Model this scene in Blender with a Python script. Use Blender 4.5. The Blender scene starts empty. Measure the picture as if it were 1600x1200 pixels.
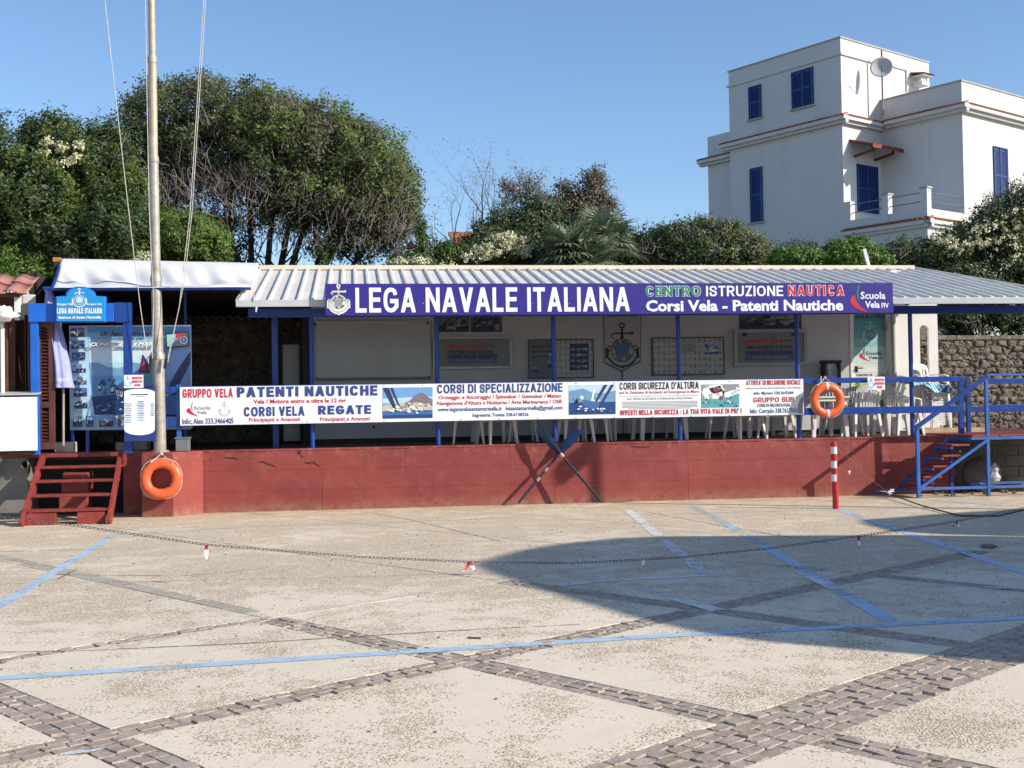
import bpy, bmesh, math, random
import numpy as np
from mathutils import Vector, Matrix, Euler
random.seed(7); RNG = np.random.default_rng(11)
S = bpy.context.scene; COL = S.collection
# ------------------------------------------------------------------ camera
F = 1850.0; TH = math.radians(7.7); PI_ = math.atan(38/1850.0); RO = 0.0161
C0 = np.array([0, 0, 1.6])
_r = np.array([math.cos(TH), -math.sin(TH), 0]); _f = np.array([math.sin(TH)*math.cos(PI_), math.cos(TH)*math.cos(PI_), math.sin(PI_)])
_u = np.cross(_r, _f); CR = _r*math.cos(RO)-_u*math.sin(RO); CU = _u*math.cos(RO)+_r*math.sin(RO)
cam = bpy.data.objects.new('camera', bpy.data.cameras.new('camera')); COL.objects.link(cam); S.camera = cam
m = Matrix.Identity(4)
for i in range(3):
    m[i][0] = CR[i]; m[i][1] = CU[i]; m[i][2] = -_f[i]; m[i][3] = C0[i]
cam.matrix_world = m
cam.data.sensor_width = 36; cam.data.lens = 36*F/1600; cam.data.clip_start = .1; cam.data.clip_end = 2000
# ------------------------------------------------------------------ light
SAZ = math.radians(60); SEL = math.radians(29)          # sun azimuth from -Y towards +X, elevation
SUN = Vector((math.sin(SAZ)*math.cos(SEL), -math.cos(SAZ)*math.cos(SEL), math.sin(SEL)))
W = bpy.data.worlds.new('World'); S.world = W; W.use_nodes = True
nt = W.node_tree; sky = nt.nodes.new('ShaderNodeTexSky'); sky.sky_type = 'NISHITA'; sky.sun_disc = False
sky.sun_elevation = SEL; sky.sun_rotation = math.pi-SAZ; sky.altitude = 0; sky.air_density = 1.0; sky.dust_density = 0.5; sky.ozone_density = 4.3
nt.links.new(sky.outputs[0], nt.nodes['Background'].inputs[0]); nt.nodes['Background'].inputs[1].default_value = 0.119
sd = bpy.data.lights.new('sun', 'SUN'); sd.energy = 4.0; sd.angle = math.radians(.5); sd.color = (1, .915, .78)
so = bpy.data.objects.new('sun', sd); COL.objects.link(so); so.rotation_euler = (-SUN).to_track_quat('-Z', 'Y').to_euler(); so.location = (20, -10, 30)
S.view_settings.view_transform = 'Standard'; S.view_settings.look = 'None'; S.view_settings.gamma = 1
S.view_settings.exposure = 0.62; S.view_settings.use_curve_mapping = False
S.cycles.max_bounces = 5; S.cycles.transparent_max_bounces = 8

def ray(x, y): return _f+CR*(x-800)/F-CU*(y-600)/F
def onY(x, y, Y): d = ray(x, y); return Vector(C0+d*(Y/d[1]))
def onZ(x, y, Z=0.0): d = ray(x, y); return Vector(C0+d*((Z-C0[2])/d[2]))
def onD(x, y, D): return Vector(C0+ray(x, y)*D)
# ------------------------------------------------------------------ materials
def lin(c): return tuple((v/12.92 if v <= .04045 else ((v+.055)/1.055)**2.4) for v in [k/255 for k in c])
MATS = {}
class N:
    def __init__(s, name):
        s.m = bpy.data.materials.new(name); s.m.use_nodes = True; s.t = s.m.node_tree; s.b = s.t.nodes['Principled BSDF']; s.o = s.t.nodes['Material Output']
    def n(s, typ, **k):
        x = s.t.nodes.new(typ)
        for a, v in k.items():
            if a in x.inputs.keys(): x.inputs[a].default_value = v
            else: setattr(x, a, v)
        return x
    def l(s, a, b): s.t.links.new(a, b)
    def pos(s): return s.n('ShaderNodeNewGeometry').outputs['Position']
    def obj(s): return s.n('ShaderNodeTexCoord').outputs['Object']
    def noise(s, v, scale, detail=4, rough=.55, dim='3D'):
        x = s.n('ShaderNodeTexNoise', Scale=scale, Detail=detail, Roughness=rough); s.l(v, x.inputs['Vector']); return x.outputs['Fac']
    def ramp(s, v, a, b, ca=0, cb=1):
        x = s.n('ShaderNodeMapRange'); s.l(v, x.inputs[0]); x.inputs[1].default_value = a; x.inputs[2].default_value = b; x.inputs[3].default_value = ca; x.inputs[4].default_value = cb; return x.outputs[0]
    def mix(s, f, a, b):
        x = s.n('ShaderNodeMix', data_type='RGBA')
        for i, v in ((0, f), (6, a), (7, b)):
            if hasattr(v, 'is_linked') or hasattr(v, 'links'): s.l(v, x.inputs[i])
            elif i == 0: x.inputs[0].default_value = v
            else: x.inputs[i].default_value = (*v, 1)
        return x.outputs[2]
    def mul(s, a, b, op='MULTIPLY'):
        x = s.n('ShaderNodeMath', operation=op)
        for i, v in ((0, a), (1, b)):
            if hasattr(v, 'links'): s.l(v, x.inputs[i])
            else: x.inputs[i].default_value = v
        return x.outputs[0]
    def bump(s, h, strength=.3, dist=.01):
        x = s.n('ShaderNodeBump', Strength=strength, Distance=dist); s.l(h, x.inputs['Height']); s.l(x.outputs[0], s.b.inputs['Normal'])
def M(name, c, rough=.6, var=.12, scale=3, bump=.15, bscale=60, metal=0, fine=0, dirt=None, coord='pos'):
    """plain painted / plaster / plastic surface with blotches, fine grain and slight relief"""
    if name in MATS: return MATS[name]
    k = N(name); k.b.inputs['Roughness'].default_value = rough; k.b.inputs['Metallic'].default_value = metal
    p = k.pos() if coord == 'pos' else k.obj()
    dark = tuple(v*(1-var*1.6) for v in c); light = tuple(min(1, v*(1+var)) for v in c)
    col = k.mix(k.ramp(k.noise(p, scale, 6), .3, .7), dark, light)
    if dirt:
        dc, amt = dirt
        col = k.mix(k.ramp(k.noise(p, scale*2.7, 8, .7), .56, .75, 0, amt), col, dc)
    if fine: col = k.mix(k.ramp(k.noise(p, bscale*1.5, 2), .35, .65, 0, fine), col, tuple(v*.5 for v in c))
    k.l(col, k.b.inputs['Base Color'])
    if bump: k.bump(k.noise(p, bscale, 4), bump, .004)
    r = k.ramp(k.noise(p, scale*5, 3), .3, .7, rough-.08, min(1, rough+.1)); k.l(r, k.b.inputs['Roughness'])
    MATS[name] = k.m; return k.m
def MP(name, c): return M(name, c, .45, .05, 8, .05, 40)       # print ink
def red_wall():
    k = N('red_masonry_paint'); g = k.pos(); k.b.inputs['Roughness'].default_value = .7
    col = k.mix(k.ramp(k.noise(g, .9, 5), .3, .7), (.20, .030, .026), (.285, .050, .042)); col = k.mix(k.ramp(k.noise(g, 4.5, 8, .7), .5, .7, 0, .5), col, (.33, .085, .07))
    mp = k.n('ShaderNodeVectorMath', operation='MULTIPLY'); k.l(g, mp.inputs[0]); mp.inputs[1].default_value = (7, 7, .5); st_ = k.noise(mp.outputs[0], 1.4, 6, .65)
    col = k.mix(k.ramp(st_, .56, .72, 0, .5), col, (.11, .028, .024)); col = k.mix(k.ramp(k.noise(g, 3.1, 10, .8), .63, .67, 0, .6), col, (.13, .045, .035))
    z = k.n('ShaderNodeSeparateXYZ'); k.l(g, z.inputs[0]); f = k.mul(k.ramp(z.outputs[2], .02, .2, 1, 0), k.ramp(k.noise(g, 6, 6, .7), .35, .6)); col = k.mix(k.mul(f, .6), col, (.32, .20, .12))
    f = k.mul(k.ramp(z.outputs[2], .8, .97), k.ramp(k.noise(g, 9, 7, .75), .52, .62)); col = k.mix(k.mul(f, .6), col, (.36, .15, .12)); k.l(col, k.b.inputs['Base Color'])
    k.bump(k.mul(k.mul(k.noise(g, 3, 6), .8), k.mul(k.noise(g, 40, 5, .7), .3), 'ADD'), .7, .02); return k.m
RED_P = red_wall()
RED_WOOD = M('red_painted_wood', (.25, .035, .027), .55, .2, 5, .2, 60, dirt=((.38, .22, .18), .5))
BLUE = M('blue_gloss_paint', (.008, .05, .27), .38, .12, 6, .1, 40, dirt=((.02, .05, .16), .5))
BLUE_L = M('bright_blue_paint', (.010, .12, .55), .45, .1, 4, .1, 40)
BLUE_F = M('sun_faded_blue_paint', (.03, .13, .42), .5, .15, 6, .1, 40)
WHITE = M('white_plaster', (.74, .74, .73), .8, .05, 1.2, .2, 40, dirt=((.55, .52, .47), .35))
WHOUSE = M('white_house_plaster', (.58, .58, .58), .85, .03, .5, .2, 20)
_n = WHOUSE.node_tree; _b = _n.nodes['Principled BSDF']; _l = _b.inputs['Base Color'].links[0]; _g = _n.nodes.new('ShaderNodeNewGeometry'); _v = _n.nodes.new('ShaderNodeVectorMath'); _v.operation = 'MULTIPLY'; _v.inputs[1].default_value = (1.3, 1.3, .12); _z = _n.nodes.new('ShaderNodeTexNoise'); _z.inputs['Scale'].default_value = 2.2; _z.inputs['Detail'].default_value = 7; _z.inputs['Roughness'].default_value = .7
_r = _n.nodes.new('ShaderNodeMapRange'); _r.inputs[1].default_value = .52; _r.inputs[2].default_value = .75; _r.inputs[4].default_value = .35; _x = _n.nodes.new('ShaderNodeMix'); _x.data_type = 'RGBA'; _x.inputs[7].default_value = (.42, .41, .38, 1)
_s = _l.from_socket; _n.links.new(_g.outputs['Position'], _v.inputs[0]); _n.links.new(_v.outputs[0], _z.inputs['Vector']); _n.links.new(_z.outputs['Fac'], _r.inputs[0]); _n.links.new(_r.outputs[0], _x.inputs[0]); _n.links.new(_s, _x.inputs[6]); _n.links.new(_x.outputs[2], _b.inputs['Base Color'])
WPL = M('white_plastic', (.74, .73, .70), .4, .06, 6, .03, 30, dirt=((.5, .47, .42), .4))
WBOARD = M('white_sign_board', (.82, .84, .86), .35, .03, 2, .02, 30)
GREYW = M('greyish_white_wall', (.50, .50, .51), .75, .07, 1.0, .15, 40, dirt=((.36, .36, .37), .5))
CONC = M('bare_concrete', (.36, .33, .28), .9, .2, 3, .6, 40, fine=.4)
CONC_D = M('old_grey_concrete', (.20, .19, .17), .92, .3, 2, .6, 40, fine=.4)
ROOFM = M('white_coated_roof_metal', (.68, .66, .62), .45, .07, 2, .08, 20, dirt=((.45, .41, .34), .5))
FASC = M('grey_white_fascia_metal', (.50, .51, .51), .4, .08, 3, .05, 20)
CREAM = M('cream_ridge_metal', (.62, .52, .40), .5, .08, 2, .05, 20, dirt=((.42, .22, .12), .5))
GALV = M('galvanised_steel', (.40, .37, .32), .5, .2, 5, .12, 30, metal=.25, dirt=((.22, .13, .08), .8))
GALV2 = M('galvanised_upper_tube', (.46, .38, .29), .5, .2, 5, .12, 30, metal=.2, dirt=((.30, .15, .07), .8))
ROPE = M('pale_rope', (.55, .52, .45), .8, .2, 30, .2, 90)
TERRA = M('terracotta', (.33, .12, .06), .8, .25, 9, .3, 30, dirt=((.18, .10, .07), .7))
PINKT = M('faded_pink_roof_tile', (.42, .185, .145), .7, .15, 6, .2, 30)
BROWN = M('brown_varnished_wood', (.10, .032, .018), .5, .25, 8, .2, 50)
ORANGE = M('lifebuoy_orange', (.78, .13, .035), .42, .1, 5, .08, 30, dirt=((.6, .2, .1), .4))
DBLUE = M('dark_blue_lacquer', (.006, .02, .07), .5, .2, 7, .08, 40)
WOODP = M('pale_timber', (.48, .36, .22), .8, .2, 6, .3, 50)
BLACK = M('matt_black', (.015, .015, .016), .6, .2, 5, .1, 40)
GREYB = M('grey_plastic_box', (.16, .18, .18), .5, .1, 5, .05, 40)
DKBR = M('dark_brown_fill', (.035, .024, .02), .9, .3, 2, .3, 30)  # darkness under the canopy put into the colour
HBLUE = M('house_shutter_blue', (.004, .037, .17), .5, .1, 2, .05, 20)
IRON = M('grey_iron_rail', (.15, .15, .16), .5, .1, 5, .05, 20, metal=.5)
BARK = M('grey_brown_bark', (.085, .065, .052), .9, .35, 6, .5, 30)
TWIG = M('pale_grey_twig', (.17, .135, .115), .9, .3, 4, .3, 30)
STONE = M('brown_volcanic_stone', (.235, .195, .155), .95, .5, 5, 1.0, 16, fine=.8, dirt=((.08, .065, .055), .9))
MORT = M('rough_mortar', (.23, .19, .145), .95, .45, 6, 1.0, 20, fine=.6, dirt=((.10, .08, .06), .7))
TARP = M('white_tarpaulin', (.74, .73, .71), .5, .03, 1.5, .05, 20, dirt=((.62, .58, .52), .4))
IND = MP('sign_violet_blue', (.028, .018, .23)); INKW = MP('ink_white', (.83, .84, .87)); INKB = MP('ink_navy', (.035, .06, .24)); INKR = MP('ink_red', (.55, .025, .05))
INKG = MP('ink_green', (.01, .24, .09)); INKK = MP('ink_black', (.012, .013, .018)); INKGR = MP('ink_grey', (.28, .29, .32)); INKY = MP('ink_sand', (.55, .5, .4))
SKYB = MP('print_sky', (.16, .36, .68)); SKYL = MP('print_pale_sky', (.48, .66, .82)); SEA = MP('print_sea', (.015, .06, .22)); SEAM = MP('print_midsea', (.05, .15, .38)); MOUNT = MP('print_mountain', (.20, .17, .22)); MOUNTB = MP('print_far_hills', (.16, .32, .52)); SAILD = MP('print_dark_sail', (.03, .04, .12)); TEALP = MP('print_teal', (.10, .36, .40)); TEALL = MP('print_pale_teal', (.33, .6, .62)); CYAN = MP('gate_sign_cyan', (.01, .27, .62))
# ------------------------------------------------------------------ mesh helpers
def wl(o):
    v = Vector((0, 0, 0))
    while o is not None: v += o.location; o = o.parent
    return v
class MB:
    def __init__(s): s.v = []; s.f = []; s.mi = []; s.mats = []
    def mid(s, mt):
        if mt is None: return 0
        if mt not in s.mats: s.mats.append(mt)
        return s.mats.index(mt)
    def add(s, vs, fs, mt=None):
        n = len(s.v); s.v += [tuple(v) for v in vs]; i = s.mid(mt)
        for f in fs: s.f.append(tuple(n+k for k in f)); s.mi.append(i)
        return s
    def box(s, x0, x1, y0, y1, z0, z1, mt=None):
        v = [(x0, y0, z0), (x1, y0, z0), (x1, y1, z0), (x0, y1, z0), (x0, y0, z1), (x1, y0, z1), (x1, y1, z1), (x0, y1, z1)]
        return s.add(v, [(3, 2, 1, 0), (4, 5, 6, 7), (0, 1, 5, 4), (1, 2, 6, 5), (2, 3, 7, 6), (3, 0, 4, 7)], mt)
    def bar(s, a, b, w, h, up=(0, 0, 1), mt=None):
        a = Vector(a); b = Vector(b); d = (b-a).normalized(); up = Vector(up)
        sd_ = d.cross(up)
        if sd_.length < 1e-4: sd_ = d.cross(Vector((0, 1, 0)))
        sd_.normalize(); u2 = sd_.cross(d)
        v = []
        for p in (a, b):
            for i, j in ((-1, -1), (1, -1), (1, 1), (-1, 1)): v.append(p+sd_*(w/2*i)+u2*(h/2*j))
        return s.add(v, [(0, 1, 2, 3), (7, 6, 5, 4), (0, 4, 5, 1), (1, 5, 6, 2), (2, 6, 7, 3), (3, 7, 4, 0)], mt)
    def tube(s, pts, r, n=8, mt=None, cap=True):
        pts = [Vector(p) for p in pts]
        if not hasattr(r, '__len__'): r = [r]*len(pts)
        vs = []; fs = []; ref = None
        for i, p in enumerate(pts):
            d = (pts[min(i+1, len(pts)-1)]-pts[max(i-1, 0)]).normalized()
            if ref is None: ref = Vector((0, 0, 1)) if abs(d.z) < .9 else Vector((1, 0, 0))
            x = (ref-d*ref.dot(d)).normalized(); y = d.cross(x); ref = x
            for k in range(n):
                a = 2*math.pi*k/n; vs.append(p+(x*math.cos(a)+y*math.sin(a))*r[i])
        for i in range(len(pts)-1):
            for k in range(n):
                a = i*n+k; b = i*n+(k+1) % n; fs.append((a, b, b+n, a+n))
        if cap: fs.append(tuple(range(n))[::-1]); fs.append(tuple(range((len(pts)-1)*n, len(pts)*n)))
        return s.add(vs, fs, mt)
    def prism(s, pts, off, mt=None):
        """planar polygon pts swept by vector off"""
        n = len(pts); off = Vector(off); v = [Vector(p) for p in pts]; v += [p+off for p in v]
        return s.add(v, [tuple(range(n))[::-1], tuple(range(n, 2*n))]+[(i, (i+1) % n, (i+1) % n+n, i+n) for i in range(n)], mt)
    def ball(s, c, r, n=8, mt=None, sz=1):
        vs = []; fs = []; m_ = n//2
        for i in range(m_+1):
            t = math.pi*i/m_
            for k in range(n): a = 2*math.pi*k/n; vs.append((c[0]+r*math.sin(t)*math.cos(a), c[1]+r*math.sin(t)*math.sin(a), c[2]+sz*r*math.cos(t)))
        for i in range(m_):
            for k in range(n): fs.append((i*n+k, (i+1)*n+k, (i+1)*n+(k+1) % n, i*n+(k+1) % n))
        return s.add(vs, fs, mt)
    def mesh(s, name, mt=None, off=(0, 0, 0)):
        me = bpy.data.meshes.new(name); o = Vector(off)
        me.from_pydata([(v[0]-o.x, v[1]-o.y, v[2]-o.z) for v in s.v], [], s.f)
        if s.mats:
            for q in s.mats: me.materials.append(q)
            me.polygons.foreach_set('material_index', s.mi)
        elif mt: me.materials.append(mt)
        return me
    def build(s, name, mt=None, parent=None, smooth=False, bevel=0, fix=True, loc=None):
        base = wl(parent) if parent is not None else Vector((0, 0, 0))
        if parent is None and loc is not None: base = Vector(loc)
        me = s.mesh(name, mt, base)
        if fix:
            bm = bmesh.new(); bm.from_mesh(me); bmesh.ops.recalc_face_normals(bm, faces=bm.faces); bm.to_mesh(me); bm.free()
        if smooth:
            me.polygons.foreach_set('use_smooth', [True]*len(me.polygons))
            if smooth != 2: me.set_sharp_from_angle(angle=math.radians(38))
        o = bpy.data.objects.new(name, me); COL.objects.link(o); o.parent = parent
        if parent is None and loc is not None: o.location = loc
        if bevel:
            b = o.modifiers.new('bevel', 'BEVEL'); b.width = bevel; b.segments = 2; b.limit_method = 'ANGLE'
        return o
def tag(o, label, cat, group=None):
    o['label'] = label; o['category'] = cat
    if group: o['group'] = group
    return o
def thing(name, label, cat, loc=(0, 0, 0), group=None, rz=0):
    o = bpy.data.objects.new(name, None); COL.objects.link(o); o.location = loc; o.rotation_euler.z = rz; o.empty_display_size = .2
    return tag(o, label, cat, group)
def struct(o): o['kind'] = 'structure'; return o
def stuff(o): o['kind'] = 'stuff'; return o
def copy_tree(o, parent=None):
    c = o.copy(); COL.objects.link(c); c.parent = parent
    for ch in list(o.children): copy_tree(ch, c)
    return c
# ------------------------------------------------------------------ flat print
def ptmap(Y):
    return lambda x, y: onY(x, y, Y)
def poly(mb, pts, Y, mt):
    mb.add([onY(x, y, Y) for x, y in pts], [tuple(range(len(pts)))], mt)
def text(st, x0, x1, yt, yb, Y, mt, parent, bold=.03, name='lettering', shear=0, ease=None, mbm=None):
    """one line of lettering; pixel x-range, top and bottom at its left end, laid level on the plane Y"""
    c = bpy.data.curves.new('t', 'FONT'); c.body = st; c.offset = bold; c.resolution_u = 2; c.fill_mode = 'FRONT'; c.shear = shear
    o = bpy.data.objects.new('t', c); me = bpy.data.meshes.new_from_object(o); bpy.data.objects.remove(o); bpy.data.curves.remove(c)
    co = np.empty(len(me.vertices)*3); me.vertices.foreach_get('co', co); co = co.reshape(-1, 3)
    lo = co.min(0); hi = co.max(0)
    a = onY(x0, yt, Y); b = onY(x0, yb, Y); cx = onY(x1, yb, Y).x
    n = np.empty_like(co); n[:, 0] = a.x+(co[:, 0]-lo[0])/(hi[0]-lo[0])*(cx-a.x); n[:, 1] = Y; n[:, 2] = b.z+(co[:, 1]-lo[1])/(hi[1]-lo[1])*(a.z-b.z)
    w = wl(parent); n -= np.array([w.x, w.y, w.z]); me.vertices.foreach_set('co', n.ravel()); me.name = name
    me.materials.clear(); me.materials.append(mt); me.update()
    ob = bpy.data.objects.new(name, me); COL.objects.link(ob); ob.parent = parent; return ob
# ------------------------------------------------------------------ block capitals (drawn strokes, like the condensed bold faces on the signs)
def _arc(cx, cy, rx, ry, a0, a1, n=9, p=.82):
    o = []
    for i in range(n+1):
        a = math.radians(a0+(a1-a0)*i/n); c, s_ = math.cos(a), math.sin(a)
        o.append((cx+rx*math.copysign(abs(c)**p, c), cy+ry*math.copysign(abs(s_)**p, s_)))
    return o
_S = [(1, .74), (.95, .88), (.82, .97), (.6, 1), (.4, 1), (.15, .96), (.03, .86), (0, .75), (.06, .63), (.3, .55), (.7, .47), (.94, .38), (1, .26), (.95, .12), (.82, .03), (.6, 0), (.4, 0), (.16, .03), (.05, .12), (0, .26)]
GL = {'L': (.60, [[(0, 1), (0, 0), (1, 0)]], []), 'E': (.64, [[(1, 1), (0, 1), (0, 0), (1, 0)], [(0, .52), (.9, .52)]], []), 'F': (.58, [[(1, 1), (0, 1), (0, 0)], [(0, .5), (.85, .5)]], []),
 'I': (.0, [[(.5, 1), (.5, 0)]], []), 'T': (.66, [[(0, 1), (1, 1)], [(.5, 1), (.5, 0)]], []), 'H': (.74, [[(0, 1), (0, 0)], [(1, 1), (1, 0)], [(0, .52), (1, .52)]], []),
 'U': (.74, [[(0, 1)]+_arc(.5, .33, .5, .33, 180, 360)+[(1, 1)]], []), 'C': (.76, [_arc(.5, .5, .5, .5, 38, 322, 18)], []), 'G': (.80, [_arc(.5, .5, .5, .5, 38, 318, 18)+[(1, .2), (1, .45), (.58, .45)]], []),
 'O': (.84, [_arc(.5, .5, .5, .5, 0, 360, 26)], []), 'Q': (.84, [_arc(.5, .5, .5, .5, 0, 360, 26), [(.65, .25), (1, 0)]], []), 'D': (.76, [[(.5, 0), (0, 0), (0, 1), (.5, 1)]+_arc(.5, .5, .5, .5, 90, -90, 12)[1:]], []),
 'P': (.66, [[(0, 0), (0, 1), (.55, 1)]+_arc(.55, .73, .45, .27, 90, -90, 10)[1:]+[(0, .46)]], []), 'R': (.74, [[(0, 0), (0, 1), (.55, 1)]+_arc(.55, .74, .42, .26, 90, -90, 10)[1:]+[(0, .48)]], [(.48, .46, 1, 0)]),
 'B': (.72, [[(0, .52), (0, 1), (.5, 1)]+_arc(.5, .76, .44, .24, 90, -90, 9)[1:]+[(0, .52), (0, 0), (.5, 0)]+_arc(.5, .26, .5, .26, -90, 90, 9)[1:]], []), 'S': (.70, [_S], []),
 'N': (.76, [[(0, 0), (0, 1)], [(1, 0), (1, 1)]], [(0, 1, 1, 0)]), 'M': (.92, [[(0, 0), (0, 1)], [(1, 0), (1, 1)]], [(0, 1, .5, .0), (1, 1, .5, .0)]), 'A': (.80, [[(.24, .26), (.76, .26)]], [(0, 0, .5, 1), (1, 0, .5, 1)]), 'V': (.76, [], [(0, 1, .5, 0), (1, 1, .5, 0)]),
 'W': (1.1, [], [(0, 1, .25, 0), (.5, 1, .25, 0), (.5, 1, .75, 0), (1, 1, .75, 0)]), 'Z': (.64, [[(0, 1), (1, 1)], [(0, 0), (1, 0)]], [(0, 0, 1, 1)]), 'X': (.76, [], [(0, 0, 1, 1), (0, 1, 1, 0)]), 'Y': (.76, [[(.5, .45), (.5, 0)]], [(0, 1, .5, .42), (1, 1, .5, .42)]),
 'K': (.74, [[(0, 0), (0, 1)]], [(.1, .42, 1, 1), (.35, .6, 1, 0)]), "'": (.0, [[(.5, 1), (.5, .8)]], []), ':': (.0, [[(.5, .62), (.5, .60)], [(.5, .05), (.5, .03)]], []), '.': (.0, [[(.5, .03), (.5, 0)]], []), '!': (.0, [[(.5, 1), (.5, .34)], [(.5, .04), (.5, 0)]], []), '-': (.3, [[(0, .42), (1, .42)]], []), '/': (.4, [], [(0, 0, 1, 1)]), ' ': (.36, [], [])}
def btext(st, x0, x1, yt, yb, Y, mt, parent, t=.22, gap=.13, name='lettering'):
    mb = MB(); x = 0.0; items = []
    for ch in st:
        w, ss, dd = GL[ch]; W_ = max(w, t); items.append((x, W_, ss, dd)); x += W_+(gap if ch != ' ' else gap*.4)
    tot = x-gap; a = onY(x0, yt, Y); b = onY(x0, yb, Y); cx = onY(x1, yb, Y).x; H = a.z-b.z; kx = (cx-a.x)/tot; lay = [0]
    tx = min(t*kx*1.0, t*H*1.25); tx = max(tx, t*H*.62)      # stroke width across, after condensing
    th = t*H*.86
    def put(pts):
        lay[0] += 1; mb.add([(px, Y-.00012*(lay[0] % 7), pz) for px, pz in pts], [tuple(range(len(pts)))])
    for gx, W_, ss, dd in items:
        X0 = a.x+gx*kx+tx/2; XW = max(0, W_*kx-tx); Z0 = b.z+th/2; ZW = H-th
        for s_ in ss:
            P = [(X0+p*XW, Z0+q*ZW) for p, q in s_]; n = len(P); closed = n > 3 and abs(P[0][0]-P[-1][0])+abs(P[0][1]-P[-1][1]) < 1e-6
            if not closed:
                for e, f in ((0, 1), (-1, -2)):        # square caps
                    dx, dz = P[e][0]-P[f][0], P[e][1]-P[f][1]; l = math.hypot(dx, dz) or 1; P[e] = (P[e][0]+dx/l*tx/2*.98 if abs(dx) > abs(dz) else P[e][0], P[e][1]+dz/l*th/2*.98 if abs(dz) >= abs(dx) else P[e][1])
            L, R_ = [], []
            for i in range(n):
                if closed: pa, pb = P[i-1] if i else P[-2], P[(i+1) % n] if i < n-1 else P[1]
                else: pa, pb = P[max(0, i-1)], P[min(n-1, i+1)]
                d1 = (P[i][0]-pa[0], P[i][1]-pa[1]); d2 = (pb[0]-P[i][0], pb[1]-P[i][1])
                def nn(d):
                    u = (d[0]/max(tx, 1e-6), d[1]/max(th, 1e-6)); l = math.hypot(*u); return (-u[1]/l, u[0]/l) if l > 1e-9 else None
                a1 = nn(d1) or nn(d2); a2_ = nn(d2) or nn(d1); mx, mz = a1[0]+a2_[0], a1[1]+a2_[1]; q = mx*a1[0]+mz*a1[1]; q = 1/q if q > .35 else 2.0
                ox, oz = mx*q*tx/2, mz*q*th/2; L.append((P[i][0]+ox, P[i][1]+oz)); R_.append((P[i][0]-ox, P[i][1]-oz))
            for i in range(n-1): put([L[i], L[i+1], R_[i+1], R_[i]])
        for q0, r0, q1, r1 in dd:
            xa_, xb_ = X0+q0*XW, X0+q1*XW; za_ = b.z+r0*H if r0 in (0, 1) else Z0+r0*ZW; zb_q = b.z+r1*H if r1 in (0, 1) else Z0+r1*ZW; hw = tx*.54
            put([(xa_-hw, za_), (xa_+hw, za_), (xb_+hw, zb_q), (xb_-hw, zb_q)])
    o = mb.build(name, mt, parent, fix=False); return o
def ring2(mb, cx, cz, r0, r1, Y, mt, n=28, a0=0, a1=2*math.pi):
    vs = []; fs = []
    for i in range(n+1):
        a = a0+(a1-a0)*i/n
        for r in (r0, r1): vs.append((cx+r*math.cos(a), Y, cz+r*math.sin(a)))
    for i in range(n): fs.append((2*i, 2*i+1, 2*i+3, 2*i+2))
    mb.add(vs, fs, mt)
def disc2(mb, cx, cz, r, Y, mt, n=24):
    mb.add([(cx+r*math.cos(2*math.pi*i/n), Y, cz+r*math.sin(2*math.pi*i/n)) for i in range(n)], [tuple(range(n))], mt)
def pl2(mb, pts, cx, cz, s_, Y, mt):
    mb.add([(cx+x*s_, Y, cz+z*s_) for x, z in pts], [tuple(range(len(pts)))], mt)
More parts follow.
